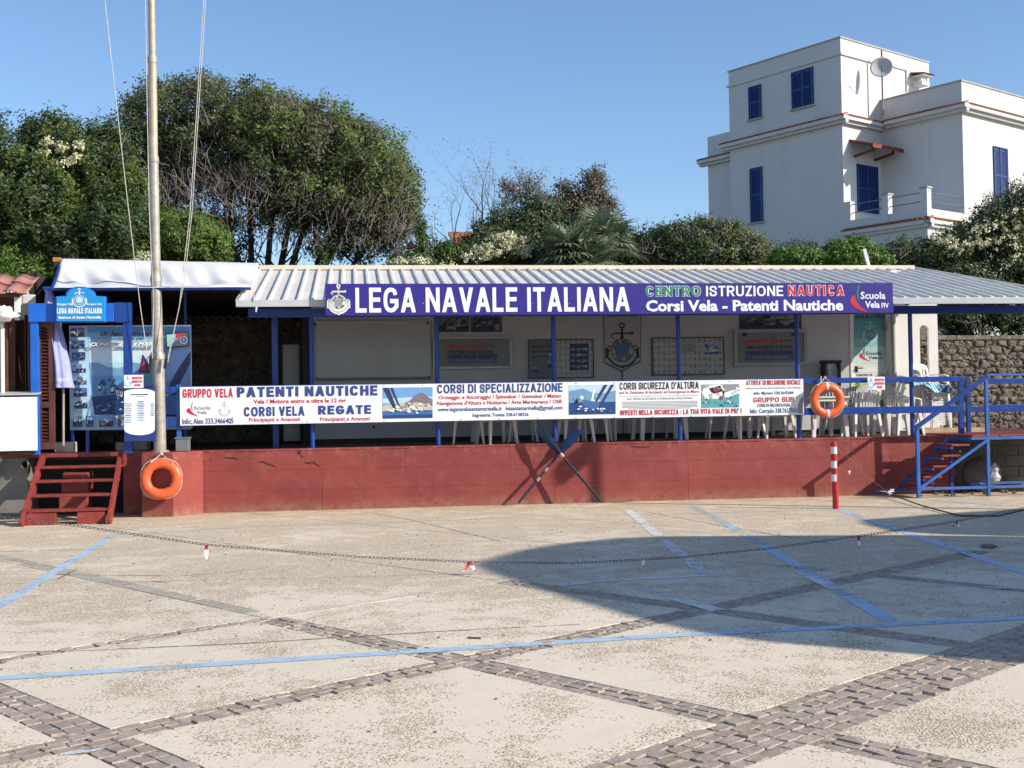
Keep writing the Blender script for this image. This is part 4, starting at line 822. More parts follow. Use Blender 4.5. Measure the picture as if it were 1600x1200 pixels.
poly(mb, [(1334, 599), (1386, 598), (1386, 640), (1378, 660), (1374, 662), (1372, 604), (1334, 606)], PY-.001, GR1); c = onY(1379, 632, PY-.002); disc2(mb, c.x, c.z, .1, c.y, GR2); c = onY(1340, 601, PY-.002); disc2(mb, c.x, c.z, .05, c.y, GR2); mb.build('door_print', None, dr, fix=False)
mb = MB(); h_ = onY(1336, 577, DY); mb.box(h_.x, h_.x+.05, DY-.012, DY, h_.z-.06, h_.z+.06); mb.tube([(h_.x+.025, DY-.01, h_.z+.02), (h_.x+.025, DY-.05, h_.z+.02), (h_.x+.14, DY-.05, h_.z+.02)], .012, 8); mb.build('handle', BLACK, dr)
for z in (1.6, 2.1, 3.0):
    mb = MB(); mb.tube([(xd1-.055, HY-.02, z), (xd1-.055, HY-.02, z+.14)], .014, 8); mb.build('hinge', GALV, ch)
mb = MB(); mb.box(xd0+.09, xd1-.1, DY-.006, DY, onY(1360, 571, DY).z-.006, onY(1360, 571, DY).z+.006); mb.box(xd0+.09, xd1-.1, DY-.006, DY, onY(1360, 581, DY).z-.004, onY(1360, 581, DY).z+.004); mb.build('door_moulding', WPL, dr)
# serving hatch panel
def px_box(u0, v0, u1, v1, Y, th, mt, name, par, bevel=.004, grow_=0):
    a = onY(u0, v0, Y); b = onY(u0, v1, Y); c = onY(u1, v0, Y); mb = MB(); mb.box(a.x-grow_, c.x+grow_, Y, Y+th, b.z-grow_, a.z+grow_); return mb.build(name, mt, par, bevel=bevel)
HP = M('hatch_panel_grey', (.46, .48, .50), .35, .05, .8, .05, 20)
px_box(493, 501, 672, 591, HY-.06, .05, HP, 'hatch_panel', ch, .008)
for v in (592.5, ): px_box(493, v, 672, v+2, HY-.09, .05, IRON, 'hatch_edge', ch, .002)
px_box(491.3, 530, 493, 592, HY-.08, .03, FASC, 'hatch_edge', ch, .001); px_box(672, 530, 673.4, 592, HY-.08, .03, FASC, 'hatch_edge', ch, .001)
mb = MB()
for u, v in ((491, 505), (493, 508), (669, 503), (668, 506), (494, 592), (671, 589)): p = onY(u, v, HY-.066); mb.ball((p.x, p.y, p.z), .018, 8)
for u, v in ((584, 667), (1105, 655)): p = onY(u, v, HY-.002); mb.ball((p.x, p.y, p.z), .025, 8)
mb.build('bolt', BLACK, ch)
mb = MB(); p = onY(972, 570, HY-.01); mb.tube([(p.x, p.y, p.z), (p.x, p.y, DZ)], .009, 5); mb.build('cable', BLACK, ch)
# ------------------------------------------------------------------ things hung on the facade
def hung(name, label, cat, u0, v0, u1, v1, th, mt, fr=None, fw=1.5, group=None, dy=0, sl=-.006):
    Y = HY-th-dy; a = onY(u0, v0, Y); b = onY(u1, v1, Y); t = thing(name, label, cat, ((a.x+b.x)/2, HY, b.z), group)
    px_box(u0, v0, u1, v1, Y+.006, th-.006, mt, 'panel', t, 0)
    if fr:
        px_box(u0-fw, v0-fw, u1+fw, v0, Y-.012, th, fr, 'frame', t, .002); px_box(u0-fw, v1, u1+fw, v1+fw, Y-.012, th, fr, 'frame', t, .002)
        px_box(u0-fw, v0+.02, u0, v1-.02, Y-.010, th, fr, 'frame', t, .002); px_box(u1, v0+.02, u1+fw, v1-.02, Y-.010, th, fr, 'frame', t, .002)
    return t, Y+.003
def patt_mat(name, base, ink):
    k = N(name); g = k.pos(); mp = k.n('ShaderNodeVectorMath', operation='MULTIPLY'); k.l(g, mp.inputs[0]); mp.inputs[1].default_value = (10, 0, 8.5); v = k.n('ShaderNodeTexVoronoi', Scale=1); v.inputs['Randomness'].default_value = .15; k.l(mp.outputs[0], v.inputs['Vector'])
    f = k.mul(k.ramp(v.outputs['Distance'], .28, .40, 1, 0), k.ramp(k.noise(g, 45, 4), .4, .6)); k.l(k.mix(k.mul(f, .95), base, ink), k.b.inputs['Base Color']); k.b.inputs['Roughness'].default_value = .4; return k.m
PAT = patt_mat('emblem_patterned_board', (.42, .42, .42), (.12, .12, .15)); DKF = M('dark_frame', (.04, .04, .045), .5, .1); SILV = M('dull_aluminium', (.36, .37, .38), .4, .1, 5, .05, 40, metal=.4); DGREY = MP('display_grey', (.19, .20, .21)); DBL = MP('display_blue', (.08, .12, .26))
t, y = hung('course_display', 'grey framed display GRUPPO VELA PATENTI NAUTICHE CORSI VELA REGATE, left one on the wall', 'display case', 680, 530, 796, 573, .05, DGREY, SILV, 4, 'framed course displays')
mb = MB(); poly(mb, [(700, 553), (777, 552), (777, 567), (700, 568)], y, DBL); mb.build('print_band', None, t, fix=False)
btext('GRUPPO VELA', 699, 762, 539, 545.5, y-.001, INKR, t, .24); text('FIV', 764, 773, 540, 543, y-.001, INKK, t, .02); btext('PATENTI NAUTICHE', 702, 770, 547.5, 553, y-.002, INKK, t, .22); btext('CORSI VELA  REGATE', 699, 777, 555, 560, y-.002, INKK, t, .22); text('ALEX 333 3466405', 712, 769, 562.5, 565.5, y-.002, INKGR, t, .01)
t, y = hung('course_display', 'white framed display GRUPPO VELA CORSI SICUREZZA beside the doorway, right one on the wall', 'display case', 1152, 520, 1256, 567, .06, DGREY, SILV, 5, 'framed course displays')
mb = MB(); poly(mb, [(1164, 547), (1240, 546), (1240, 562), (1164, 563)], y, DBL); poly(mb, [(1160, 520), (1167, 520), (1167, 525), (1160, 525)], y, INKK); poly(mb, [(1236, 520), (1243, 520), (1243, 524), (1236, 524)], y, INKK); mb.build('print_band', None, t, fix=False)
btext('GRUPPO VELA', 1166, 1224, 530, 536.5, y-.001, INKR, t, .24); text('FIV', 1227, 1237, 531, 534, y-.001, INKK, t, .02); btext("CORSI SICUREZZA D'ALTURA", 1165, 1238, 540, 545, y-.002, INKK, t, .2); btext('CORSI DI SPECIALIZZAZIONE', 1165, 1238, 549, 553.5, y-.002, INKK, t, .2); text('ALEX 333 3466405', 1175, 1232, 556, 560, y-.002, INKGR, t, .01)
t, y = hung('notice_board', 'rounded noticeboard with text sheets and a dark photo poster left of the anchor pennant', 'notice board', 827, 532, 926, 590, .04, PAT, DKF, 1.5, 'noticeboards')
mb = MB(); poly(mb, [(828, 533), (868, 532), (868, 589), (829, 590)], y, MP('board_bluegrey', (.13, .15, .18))); poly(mb, [(890, 537), (920, 536.6), (920, 578), (890, 579)], y-.001, SAILD)
for k in range(3): poly(mb, [(829, 541+k*8), (867, 540+k*8), (867, 541.5+k*8), (829, 542.5+k*8)], y-.001, INKK)
mb.build('print', None, t, fix=False)
for r_ in range(4):
    for k in range(3): photo(891.5+k*9.4, 544+r_*9, 899+k*9.4, 549+r_*9, 'tiny', y-.002, t)
photo(831, 573, 841, 582, 'tiny', y-.001, t); photo(856, 563, 866, 574, 'tiny', y-.001, t); photo(858, 552, 866, 560, 'tiny', y-.001, t)
t, y = hung('notice_board', 'emblem patterned noticeboard with one small blue photo right of the anchor pennant', 'notice board', 1020, 529, 1130, 585, .04, PAT, DKF, 1.5, 'noticeboards')
photo(1101, 538, 1124, 553, 'shore', y-.001, t); mb = MB(); poly(mb, [(1066, 537), (1086, 537), (1086, 550), (1066, 550)], y-.001, INKGR); mb.build('paper_sheet', None, t, fix=False)
t, y = hung('sailing_poster', 'dark sailing photo poster directly above the left course display, left half', 'poster', 684, 492, 733, 519, .012, SAILD); photo(685, 493, 733, 519, 'dark', y-.006, t)
t, y = hung('sailing_poster', 'olive green sailing photo poster above the left course display, right half', 'poster', 735, 492, 784, 519, .012, SAILD); photo(736, 493, 784, 519, 'dark', y-.006, t)
t, y = hung('sailing_poster', 'wide dark boat photo poster above the right course display', 'poster', 1155, 490, 1252, 514, .012, SAILD); photo(1156, 490, 1251, 511, 'dark', y-.006, t)
# pennant with the anchor
Y = HY-.02; c = onY(972, 530, Y); pts = [(943, 488), (1002, 488), (1001, 565), (972, 581), (944, 567)]
pn = thing('anchor_pennant', 'shield shaped grey pennant with black outlined anchor emblem between the noticeboards', 'pennant', (c.x, HY, onY(972, 581, Y).z))
mb = MB(); mb.prism([onY(x, y_, Y) for x, y_ in pts], (0, .014, 0)); mb.build('panel', MP('pennant_edge', (.02, .02, .025)), pn)
mb = MB(); cx_, cy_ = 972, 530; poly(mb, [(cx_+(x-cx_)*.965, cy_+(y_-cy_)*.965) for x, y_ in pts], Y-.002, MP('pennant_ground', (.40, .39, .40))); mb.build('ground', None, pn, fix=False)
text('Santa Marinella', 948, 996, 490, 495, Y-.004, INKK, pn, .02); emblem(c.x, onY(972, 540, Y).z, .90, Y-.004, INKK, pn, center=SEAM, letters=INKK)
# black paper towel dispenser
a = onY(1286, 563, HY-.25); b = onY(1315, 604, HY-.25); dp = thing('paper_dispenser', 'black framed bin holder with a crumpled clear bag left of the door', 'dispenser', ((a.x+b.x)/2, HY-.2, b.z))
for x0, x1, z0, z1 in ((a.x, a.x+.07, b.z, a.z-.06), (b.x-.07, b.x, b.z, a.z-.06), (a.x-.02, b.x+.02, a.z-.06, a.z)):
    mb = MB(); mb.box(x0, x1, HY-.25, HY-.1, z0, z1); mb.build('frame', BLACK, dp, bevel=.015)
mb = MB(); n = 9; vs = []
for i in range(n):
    for k in range(n): vs.append((a.x+.075+(b.x-a.x-.15)*k/(n-1), HY-.2+random.gauss(0, .022), b.z-.1+(a.z-.07-b.z+.1)*i/(n-1)))
mb.add(vs, [(i*n+k, i*n+k+1, (i+1)*n+k+1, (i+1)*n+k) for i in range(n-1) for k in range(n-1)]); mb.build('plastic_liner', MP('milky_plastic', (.5, .53, .58)), dp, fix=False)
# ------------------------------------------------------------------ dark corner left of the clubhouse
mb = MB(); a = onY(441, 538, 22.6); b = onY(470, 690, 22.6); mb.box(a.x, b.x, 22.6, 23.1, DZ+.05, a.z); fr = thing('cupboard', 'tall plain grey white cupboard in the dark passage left of the clubhouse', 'cupboard', ((a.x+b.x)/2, 22.8, DZ)); mb.build('body', GREYW, fr, bevel=.01)
mb = MB(); mb.box(a.x+.02, b.x-.02, 22.57, 22.6, DZ+.1, a.z-.03); q = mb.build('door', GREYW, fr, bevel=.008)
mb = MB(); a = onY(450, 538, 22.1); mb.box(onY(428, 600, 22.3).x, onY(434, 600, 22.3).x, 22.3, 22.36, DZ, 3.1); tag(mb.build('door_post', BLUE, None, bevel=.004), 'thin dark blue door post standing in front of the grey cupboard', 'post')
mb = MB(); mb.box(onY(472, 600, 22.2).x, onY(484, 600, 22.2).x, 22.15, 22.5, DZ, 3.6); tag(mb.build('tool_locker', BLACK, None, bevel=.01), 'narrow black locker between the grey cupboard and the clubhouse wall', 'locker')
# ================================================================== CHAIRS AND TABLES
def make_chair():
    t = thing('plastic_chair', 'x', 'chair', (0, 0, 0), 'white plastic garden chairs on the terrace')
    mb = MB(); n = 6; vs = []
    for i in range(n+1):
        for k in range(n+1):
            x = -.22+.44*k/n; y = -.21+.42*i/n; vs.append((x*(1+.06*(1-i/n)), y, .43-.018*math.cos(math.pi*(k/n-.5))-(.02 if i == 0 else 0)+.012*(1-i/n)))
    fs = [(i*(n+1)+k, i*(n+1)+k+1, (i+1)*(n+1)+k+1, (i+1)*(n+1)+k) for i in range(n) for k in range(n)]
    m2 = len(vs); vs += [(x, y, z-.022) for x, y, z in vs]; fs += [tuple(q+m2 for q in f[::-1]) for f in fs]
    mb.add(vs, fs); mb.box(-.225, .225, -.215, -.2, .37, .425); mb.box(-.225, -.21, -.2, .2, .38, .425); mb.box(.21, .225, -.2, .2, .38, .425); mb.build('seat', WPL, t, smooth=True)
    # back: top rail, side stiles, six slats
    def B(x, f): return Vector((x, .2+.10*f+.03*(1-(x/.23)**2), .44+.42*f))
    mb = MB(); tp = [B(x, 1-.12*(abs(x)/.22)**3) for x in (-.22, -.16, -.08, 0, .08, .16, .22)]
    for a, b in zip(tp, tp[1:]): mb.bar(a, b, .02, .085, (0, .2, 1))
    mb.build('back_rail', WPL, t, bevel=.006)
    for s_ in (-1, 1): mb = MB(); mb.bar(B(.215*s_, -.02), B(.222*s_, .9), .045, .022, (0, 1, 0)); mb.build('back_stile', WPL, t, bevel=.006)
    for k in range(6): x = -.15+.06*k; mb = MB(); mb.bar(B(x*.85, 0), B(x, .93), .033, .012, (0, 1, 0)); mb.build('back_slat', WPL, t)
    for s_ in (-1, 1):
        mb = MB(); pts = [Vector((.235*s_, .27, .66)), Vector((.265*s_, .1, .675)), Vector((.27*s_, -.1, .665)), Vector((.262*s_, -.2, .64))]
        for a, b in zip(pts, pts[1:]): mb.bar(a, b, .055, .02)
        mb.bar((.262*s_, -.2, .65), (.25*s_, -.215, .42), .045, .025, (0, 1, 0)); mb.build('armrest', WPL, t, bevel=.006)
        for y0, y1 in ((-.19, -.25), (.2, .27)):
            mb = MB(); vs = []
            for z, w, xx, yy in ((.42, .036, .215, y0), (0, .02, .26, y1)):
                for i, j in ((-1, -1), (1, -1), (1, 1), (-1, 1)): vs.append(((xx+w*i*.8)*s_, yy+w*j, z))
            mb.add(vs, [(3, 2, 1, 0), (4, 5, 6, 7), (0, 1, 5, 4), (1, 2, 6, 5), (2, 3, 7, 6), (3, 0, 4, 7)]); mb.build('leg', WPL, t, bevel=.004)
    return t
chair0 = make_chair(); used = [False]
def chair(u, Y, deg, label, z=DZ, tilt=0):
    t = chair0 if not used[0] else copy_tree(chair0); used[0] = True
    p = onY(u, 680, Y); t.location = (p.x, Y, z); t.rotation_euler = (tilt, 0, math.radians(deg)); t['label'] = label; return t
def table(u, Y, w, label, dp=.8, h=.72):
    p = onY(u, 680, Y); t = thing('plastic_table', label, 'table', (p.x, Y, DZ), 'white plastic tables on the terrace'); x = p.x
    mb = MB(); mb.box(x-w/2, x+w/2, Y-dp/2, Y+dp/2, DZ+h-.03, DZ+h); mb.box(x-w/2+.03, x+w/2-.03, Y-dp/2+.03, Y-dp/2+.05, DZ+h-.09, DZ+h-.03); mb.build('tabletop', WPL, t, bevel=.012)
    for i in (-1, 1):
        for j in (-1, 1):
            mb = MB(); vs = []
            for z, q, o_ in ((DZ+h-.03, .05, .09), (DZ, .033, .05)):
                for a, b in ((-1, -1), (1, -1), (1, 1), (-1, 1)): vs.append((x+i*(w/2-o_)+q*a, Y+j*(dp/2-o_)+q*b, z))
            mb.add(vs, [(3, 2, 1, 0), (4, 5, 6, 7), (0, 1, 5, 4), (1, 2, 6, 5), (2, 3, 7, 6), (3, 0, 4, 7)]); mb.build('leg', WPL, t, bevel=.006)
    return t
chair(732, 20.35, 175, 'white plastic chair under the banner just right of the second blue post')
chair(776, 20.1, 200, 'white plastic chair with a sunlit front leg left of the crossed oars')
table(772, 21.0, .8, 'white plastic table behind the banner left of the crossed oars')
chair(815, 20.9, 90, 'shaded white plastic chair just left of the crossed oars')
chair(899, 20.05, 185, 'white plastic chair whose legs stand right behind the right oar blade')
chair(930, 20.25, 160, 'white plastic chair right of the oars with two sunlit legs showing')
chair(958, 20.9, 40, 'shaded white plastic chair behind the black cable right of the oars')
table(1030, 20.5, .9, 'white plastic table behind the banner around the fourth blue post', .8)
chair(1031, 21.2, 10, 'shaded white plastic chair pushed in behind the table at the fourth blue post')
chair(1128, 20.6, 170, 'white plastic chair under the banner midway between fourth and fifth blue posts')
chair(1163, 20.1, 195, 'white plastic chair under the words LA TUA VITA on the banner')
table(1190, 21.2, .8, 'white plastic table deep in the shade below the right course display')
chair(1213, 20.0, 178, 'white plastic chair just left of the fifth blue post below the banner end')
table(1285, 20.35, .72, 'white plastic table directly behind the lifebuoy on the railing')
chair(1316, 20.75, -70, 'white plastic chair facing sideways between the lifebuoy and the door')
chair(1346, 20.05, 178, 'white plastic chair with its slatted back to the railing below the small notice') if 0 else None
cB = chair(1346, 20.0, 0, 'white plastic chair seen through the railing right below the small notice'); cB.rotation_euler.z = math.radians(184)
chair(1306, 20.9, 150, 'white plastic chair partly hidden by the lifebuoy near the bin holder')
table(1392, 20.5, .5, 'small white plastic table with a thick leg in front of the course door', .7)
chair(1412, 20.4, 95, 'white plastic chair turned sideways beside the last blue post')
# pallet, chair stack and towel
a = onY(1432, 668, 21.1); b = onY(1532, 674, 21.1)
pa = thing('timber_pallet', 'low pallet of pale wooden planks on the platform under the stacked chairs', 'pallet', ((a.x+b.x)/2, 21.2, DZ))
pz = a.z-.02
for k in range(6): mb = MB(); y = 20.9+k*.13; mb.box(a.x, b.x+random.uniform(-.04, .04), y, y+.1, pz-.02, pz); mb.build('plank', M('weathered_plank', (.26, .17, .11), .85, .3, 6, .3, 60), pa, bevel=.004)
mb = MB(); mb.box(a.x, b.x, 20.86, 20.89, pz-.11, pz-.0); mb.build('edge_plank', WOODP, pa, bevel=.004)
for x in (a.x+.05, (a.x+b.x)/2, b.x-.12): mb = MB(); mb.box(x, x+.08, 20.9, 21.65, DZ, pz-.021); mb.build('bearer', BLACK, pa)
for k, lb_ in enumerate(('lowest white plastic chair of the stack on the wooden pallet', 'second chair from the bottom of the stack on the pallet', 'third chair from the bottom of the stack under the towel')):
    chair(1458, 21.25+.03*k, 80, lb_, pz+.11*k)
chair(1455, 21.45, 20, 'white plastic chair with its slatted back rising above the blue rail near the arch', pz+.35)
p = onY(1474, 640, 21.05); mb = MB(); n = 16
mb = MB()
lv = thing('folded_lounger', 'white slatted plastic lounger back standing on edge beside the chair stack', 'lounger', (p.x, 21.05, pz))
q0 = onY(1458, 611, 21.0); q1 = onY(1484, 668, 21.0)
for k in range(12):
    z = pz+.06+(q0.z-pz-.08)*k/12; w = 1-max(0, (k-8))*.07; mb = MB(); mb.box(q0.x, q0.x+(q1.x-q0.x)*w, 20.98, 21.0, z, z+(q0.z-pz)/12*.72); mb.build('slat', WPL, lv)
mb = MB(); mb.bar((q0.x-.02, 21.0, pz), (q0.x-.02, 21.0, q0.z), .03, .04, (0, 1, 0)); mb.build('side_rail', WPL, lv); mb = MB(); mb.tube([(q1.x+.03, 21.0, pz), (q1.x+.02, 21.0, q0.z-.25), (q1.x-.08, 21.0, q0.z)], .018, 7); mb.build('side_rail', WPL, lv, smooth=True)
# towel
k_ = N('patterned_beach_towel'); g = k_.obj(); wv = k_.n('ShaderNodeTexWave', Scale=5.0, Distortion=9.0, Detail=3); k_.l(g, wv.inputs['Vector']); nn = k_.noise(g, 14, 3)
c_ = k_.mix(k_.ramp(wv.outputs['Fac'], .35, .45), (.03, .34, .58), (.30, .62, .74)); c_ = k_.mix(k_.ramp(nn, .56, .60), c_, (.02, .07, .26)); c_ = k_.mix(k_.ramp(wv.outputs['Fac'], .8, .85), c_, (.78, .8, .8)); k_.l(c_, k_.b.inputs['Base Color']); k_.b.inputs['Roughness'].default_value = .95
a = onY(1418, 600, 20.9); b = onY(1487, 612, 20.9); mb = MB(); nx, ny = 34, 12; vs = []
for i in range(ny):
    for k in range(nx):
        f = k/(nx-1); x = a.x+(b.x-a.x)*f; h = i/(ny-1); z = a.z+.06-(a.z-b.z)*f*1.0+.055*math.sin(f*9+i*.5)*(.4+f)-.16*max(0, .5-h)*(.7+.5*math.sin(f*13)); vs.append((x+.02*math.sin(i*1.9), 20.78+.45*h+.02*math.sin(f*21), z))
mb.add(vs, [(i*nx+k, i*nx+k+1, (i+1)*nx+k+1, (i+1)*nx+k) for i in range(ny-1) for k in range(nx-1)]); o = mb.build('beach_towel', k_.m, None, smooth=2, fix=False, loc=(a.x, 20.8, a.z)); sl = o.modifiers.new('s', 'SOLIDIFY'); sl.thickness = .012
tag(o, 'crumpled turquoise and blue patterned beach towel draped over the stacked chairs', 'towel')
# ================================================================== STONE WALLS
def rubble_wall(name, label, x0, x1, Y, z0, z1, cw, rh, coping=True, seed=3):
    rd = random.Random(seed); t = thing(name, label, 'wall', ((x0+x1)/2, Y, z0))
    mb = MB(); mb.box(x0, x1, Y+.02, Y+.4, z0, z1); mb.build('mortar_core', MORT, t)
    nr = max(2, int((z1-z0)/rh)); nc = int((x1-x0)/cw); P = {}
    for r in range(nr+1):
        for c in range(2*nc+2):
            P[r, c] = (x0+(c/2)*cw+rd.uniform(-.22, .22)*cw*.6, z0+(z1-z0)*r/nr+(rd.uniform(-.32, .32)*rh if 0 < r < nr else 0))
    for r in range(nr):
        c = r % 2
        while c+2 <= 2*nc+1:
            q = [P[r, c], P[r, c+1], P[r, c+2], P[r+1, c+2], P[r+1, c+1], P[r+1, c]]; cx = sum(a for a, b in q)/6; cz = sum(b for a, b in q)/6
            sc = rd.uniform(.78, .97); out = rd.uniform(.0, .055); q = [(min(x1, max(x0, cx+(a-cx)*sc+rd.gauss(0, .014))), cz+(b-cz)*sc*.97+rd.gauss(0, .012)) for a, b in q]
            m_ = MB(); n = 6; f = [(cx+(a-cx)*.72, Y-out+rd.uniform(-.012, .012), cz+(b-cz)*.72) for a, b in q]; md = [(a, Y+.01-out*.35, b) for a, b in q]; bk = [(a, Y+.05, b) for a, b in q]
            m_.add([(cx, Y-out-.012, cz)]+f+md+bk, [(0, i+1, (i+1) % n+1) for i in range(n)]+[(i+1, i+1+n, (i+1) % n+1+n, (i+1) % n+1) for i in range(n)]+[(i+1+n, i+1+2*n, (i+1) % n+1+2*n, (i+1) % n+1+n) for i in range(n)])
            m_.build('stone', STONE, t, fix=False); c += 2
    mb = MB()
    for k in range(int((x1-x0)*(z1-z0)*150)):
        x = rd.uniform(x0, x1); z = rd.uniform(z0, z1); r = rd.uniform(.015, .055); n = 6; o_ = rd.uniform(.005, .05); ph = rd.uniform(0, 1); q = [(x+r*math.cos(2*math.pi*(i+ph)/n)*rd.uniform(.7, 1.3), z+r*.7*math.sin(2*math.pi*(i+ph)/n)*rd.uniform(.7, 1.3)) for i in range(n)]
        mb.add([(x, Y-o_-.02, z)]+[(a, Y-o_*.6, b) for a, b in q]+[(x+(a-x)*1.15, Y+.03, z+(b-z)*1.15) for a, b in q], [(0, i+1, (i+1) % n+1) for i in range(n)]+[(i+1, i+7, (i+1) % n+7, (i+1) % n+1) for i in range(n)])
    stuff(mb.build('rubble_infill', MORT, t, fix=False))
    if coping:
        x = x0
        while x < x1: w = rd.uniform(.5, .9); m_ = MB(); m_.box(x, min(x1, x+w-.01), Y-.05, Y+.45, z1, z1+.10+rd.uniform(-.01, .01)); m_.build('coping_stone', MORT, t, bevel=.015); x += w
    return t
zt_ = onY(1530, 531, 25.4).z
rubble_wall('stone_wall', 'rough brown rubble stone wall with flat coping behind the right stair', onY(1400, 600, 25.4).x, onY(1400, 600, 25.4).x+4.6, 25.4, DZ-.4, zt_, .27, .155)
zt2 = onY(350, 500, 24.6).z
rubble_wall('dark_stone_wall', 'dark rubble wall deep under the tarpaulin canopy on the left', -7.2, -.9, 24.6, DZ, zt2, .42, .30, False, 8)
rw = thing('corrugated_sheet', 'pale wavy corrugated sheet edge lying on the dark wall under the canopy', 'roofing sheet', (-3, 24.4, zt2))
mb = MB(); vs = []; n = 170
for i in range(n+1):
    x = -5.2+4.1*i/n; z = zt2+.03+.025*math.sin(x*38); vs += [(x, 24.25, z-.03), (x, 25.3, z+.22)]
mb.add(vs, [(2*i, 2*i+2, 2*i+3, 2*i+1) for i in range(n)]); o = mb.build('sheet', M('mossy_pale_sheet', (.33, .28, .19), .8, .3, 5), rw, smooth=2, fix=False); sl = o.modifiers.new('s', 'SOLIDIFY'); sl.thickness = .012
# retaining wall of grey blocks under the landing
bw_ = thing('block_wall', 'grey concrete block wall in shadow behind the blue stair landing', 'wall', (13, 20.6, 0)); zt_ = .98; rd = random.Random(5)
for r in range(5):
    x = XE+.02+(r % 2)*-.0
    while x < 16:
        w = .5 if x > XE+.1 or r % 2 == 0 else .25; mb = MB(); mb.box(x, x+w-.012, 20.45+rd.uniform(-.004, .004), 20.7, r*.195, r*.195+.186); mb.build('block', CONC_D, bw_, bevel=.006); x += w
mb = MB(); mb.box(XE, 16, 20.47, 20.9, 0, .975); mb.build('mortar_core', MORT, bw_)
# ================================================================== OARS
def oar(label, bu, bv, tu, tv, Yb, Yt, mt, mt2, cuff):
    a = onY(bu, bv, Yb); b = onY(tu, tv, Yt); a.z = max(a.z, .012); t = thing('oar', label, 'oar', a, 'crossed oars'); d = (b-a).normalized(); L = (b-a).length
    mb = MB(); s0 = a; s1 = a+d*(L*.66); mb.tube([s0, a+d*.12, a+d*(L*.3), s1], [.02, .022, .024, .02], 10); mb.build('shaft', mt2, t, smooth=True)
    sd_ = d.cross(Vector((0, 1, 0))).normalized(); nrm = sd_.cross(d).normalized(); mb = MB(); vs = []; n = 12
    for i in range(n+1):
        f = i/n; p = a+d*(L*(.60+.40*f)); w = .02+.062*min(1, (f*2.0))**1.2; w *= 1 if f < .93 else (1-((f-.93)/.07)**2*.35)
        vs += [p-sd_*w+nrm*.004, p+nrm*(.018-.012*f)+Vector((0, 0, 0)), p+sd_*w+nrm*.004, p-nrm*(.018-.012*f)]
    fs = [(4*i+k, 4*i+(k+1) % 4, 4*i+4+(k+1) % 4, 4*i+4+k) for i in range(n) for k in range(4)]+[(3, 2, 1, 0), tuple(4*n+k for k in range(4))]
    mb.add(vs, fs); mb.build('blade', mt, t, smooth=True, bevel=.003)
    for f in cuff: mb = MB(); mb.tube([a+d*(L*f), a+d*(L*f+.07)], .029, 10); mb.build('sleeve', GALV, t, smooth=True)
for n_ in ('dark_blue_lacquer', 'worn_blue_blade'):
    if n_ not in MATS: M('worn_blue_blade', (.012, .024, .05), .6, .3, 7, .1, 30, dirt=((.12, .13, .15), .5))
    MATS[n_].node_tree.nodes['Principled BSDF'].inputs['Specular IOR Level'].default_value = .12
oar('dark navy oar leaning with its foot left and blade tipped to the right', 810, 786, 905, 671, 19.22, 19.40, DBLUE, M('dark_violet_shaft', (.018, .018, .05), .7), (.30, .43))
oar('dark oar with pale worn edge, foot right and blade tipped to the left', 939, 783, 841, 668, 19.14, 19.30, M('worn_blue_blade', (.012, .024, .05), .6, .3, 7, .1, 30, dirt=((.12, .13, .15), .5)), M('dark_shaft', (.018, .02, .03), .75, .3, 9, dirt=((.10, .10, .10), .5)), (.6,))
# ================================================================== BOLLARD, CORD, CHAIN
RG = M('signal_red_paint', (.42, .012, .015), .4, .1, 5, .05, 30); RW = MP('reflective_white_band', (.75, .76, .78))
p = onZ(1306, 795); bo = thing('striped_bollard', 'slim red bollard with three white bands in front of the red wall', 'bollard', p)
Yp = p.y; zz = [onY(1305, v, Yp).z for v in (690, 698, 709, 720, 731, 741, 752)]; top = zz[0]; x = p.x
mb = MB(); mb.tube([(x, Yp, 0), (x-.012, Yp, top-.03), (x-.012, Yp, top-.01), (x-.012, Yp, top)], [.045, .045, .04, .02], 18); mb.build('post', RG, bo, smooth=True)
for a, b in ((1, 2), (3, 4), (5, 6)): mb = MB(); mb.tube([(x-.012, Yp, zz[b]), (x-.012, Yp, zz[a])], .0468, 18, cap=False); mb.build('band', RW, bo, smooth=2)
c0 = Vector((x, Yp, top-.08)); c1 = onY(1388, 769, 18.7); mb = MB(); mb.tube([c0, onY(1328, 716, (Yp+18.7)/2-.3), onY(1355, 745, 18.4), c1], .0025, 5)
cd_ = mb.build('cord', None, None, smooth=True, fix=False, loc=c0); cd_.data.materials.append(M('dull_cord', (.22, .15, .13), .9)); tag(cd_, 'thin cord stretched from the striped bollard down to the stair foot', 'cord')
mb = MB(); q = [onZ(1388, 771, .07), onZ(1440, 790, .03), onZ(1500, 806, .015), onZ(1560, 806, .02), onZ(1640, 788, .12)]; mb.tube(q, .011, 6); o = mb.build('black_cable', BLACK, None, smooth=True, fix=False, loc=q[0]); tag(o, 'black cable curving over the ground from the stair foot to the right edge', 'cable')
mb = MB(); mb.ball(c1, .03, 7)
for k in range(6): mb.tube([c1, c1+Vector((random.uniform(-.2, .25), random.uniform(-.1, .1), random.uniform(-.08, .08)))], .008, 5)
o = mb.build('rope_knot', WPL, None, smooth=2, loc=c1); tag(o, 'frayed white rope knot on the ground at the foot of the blue stair', 'rope')
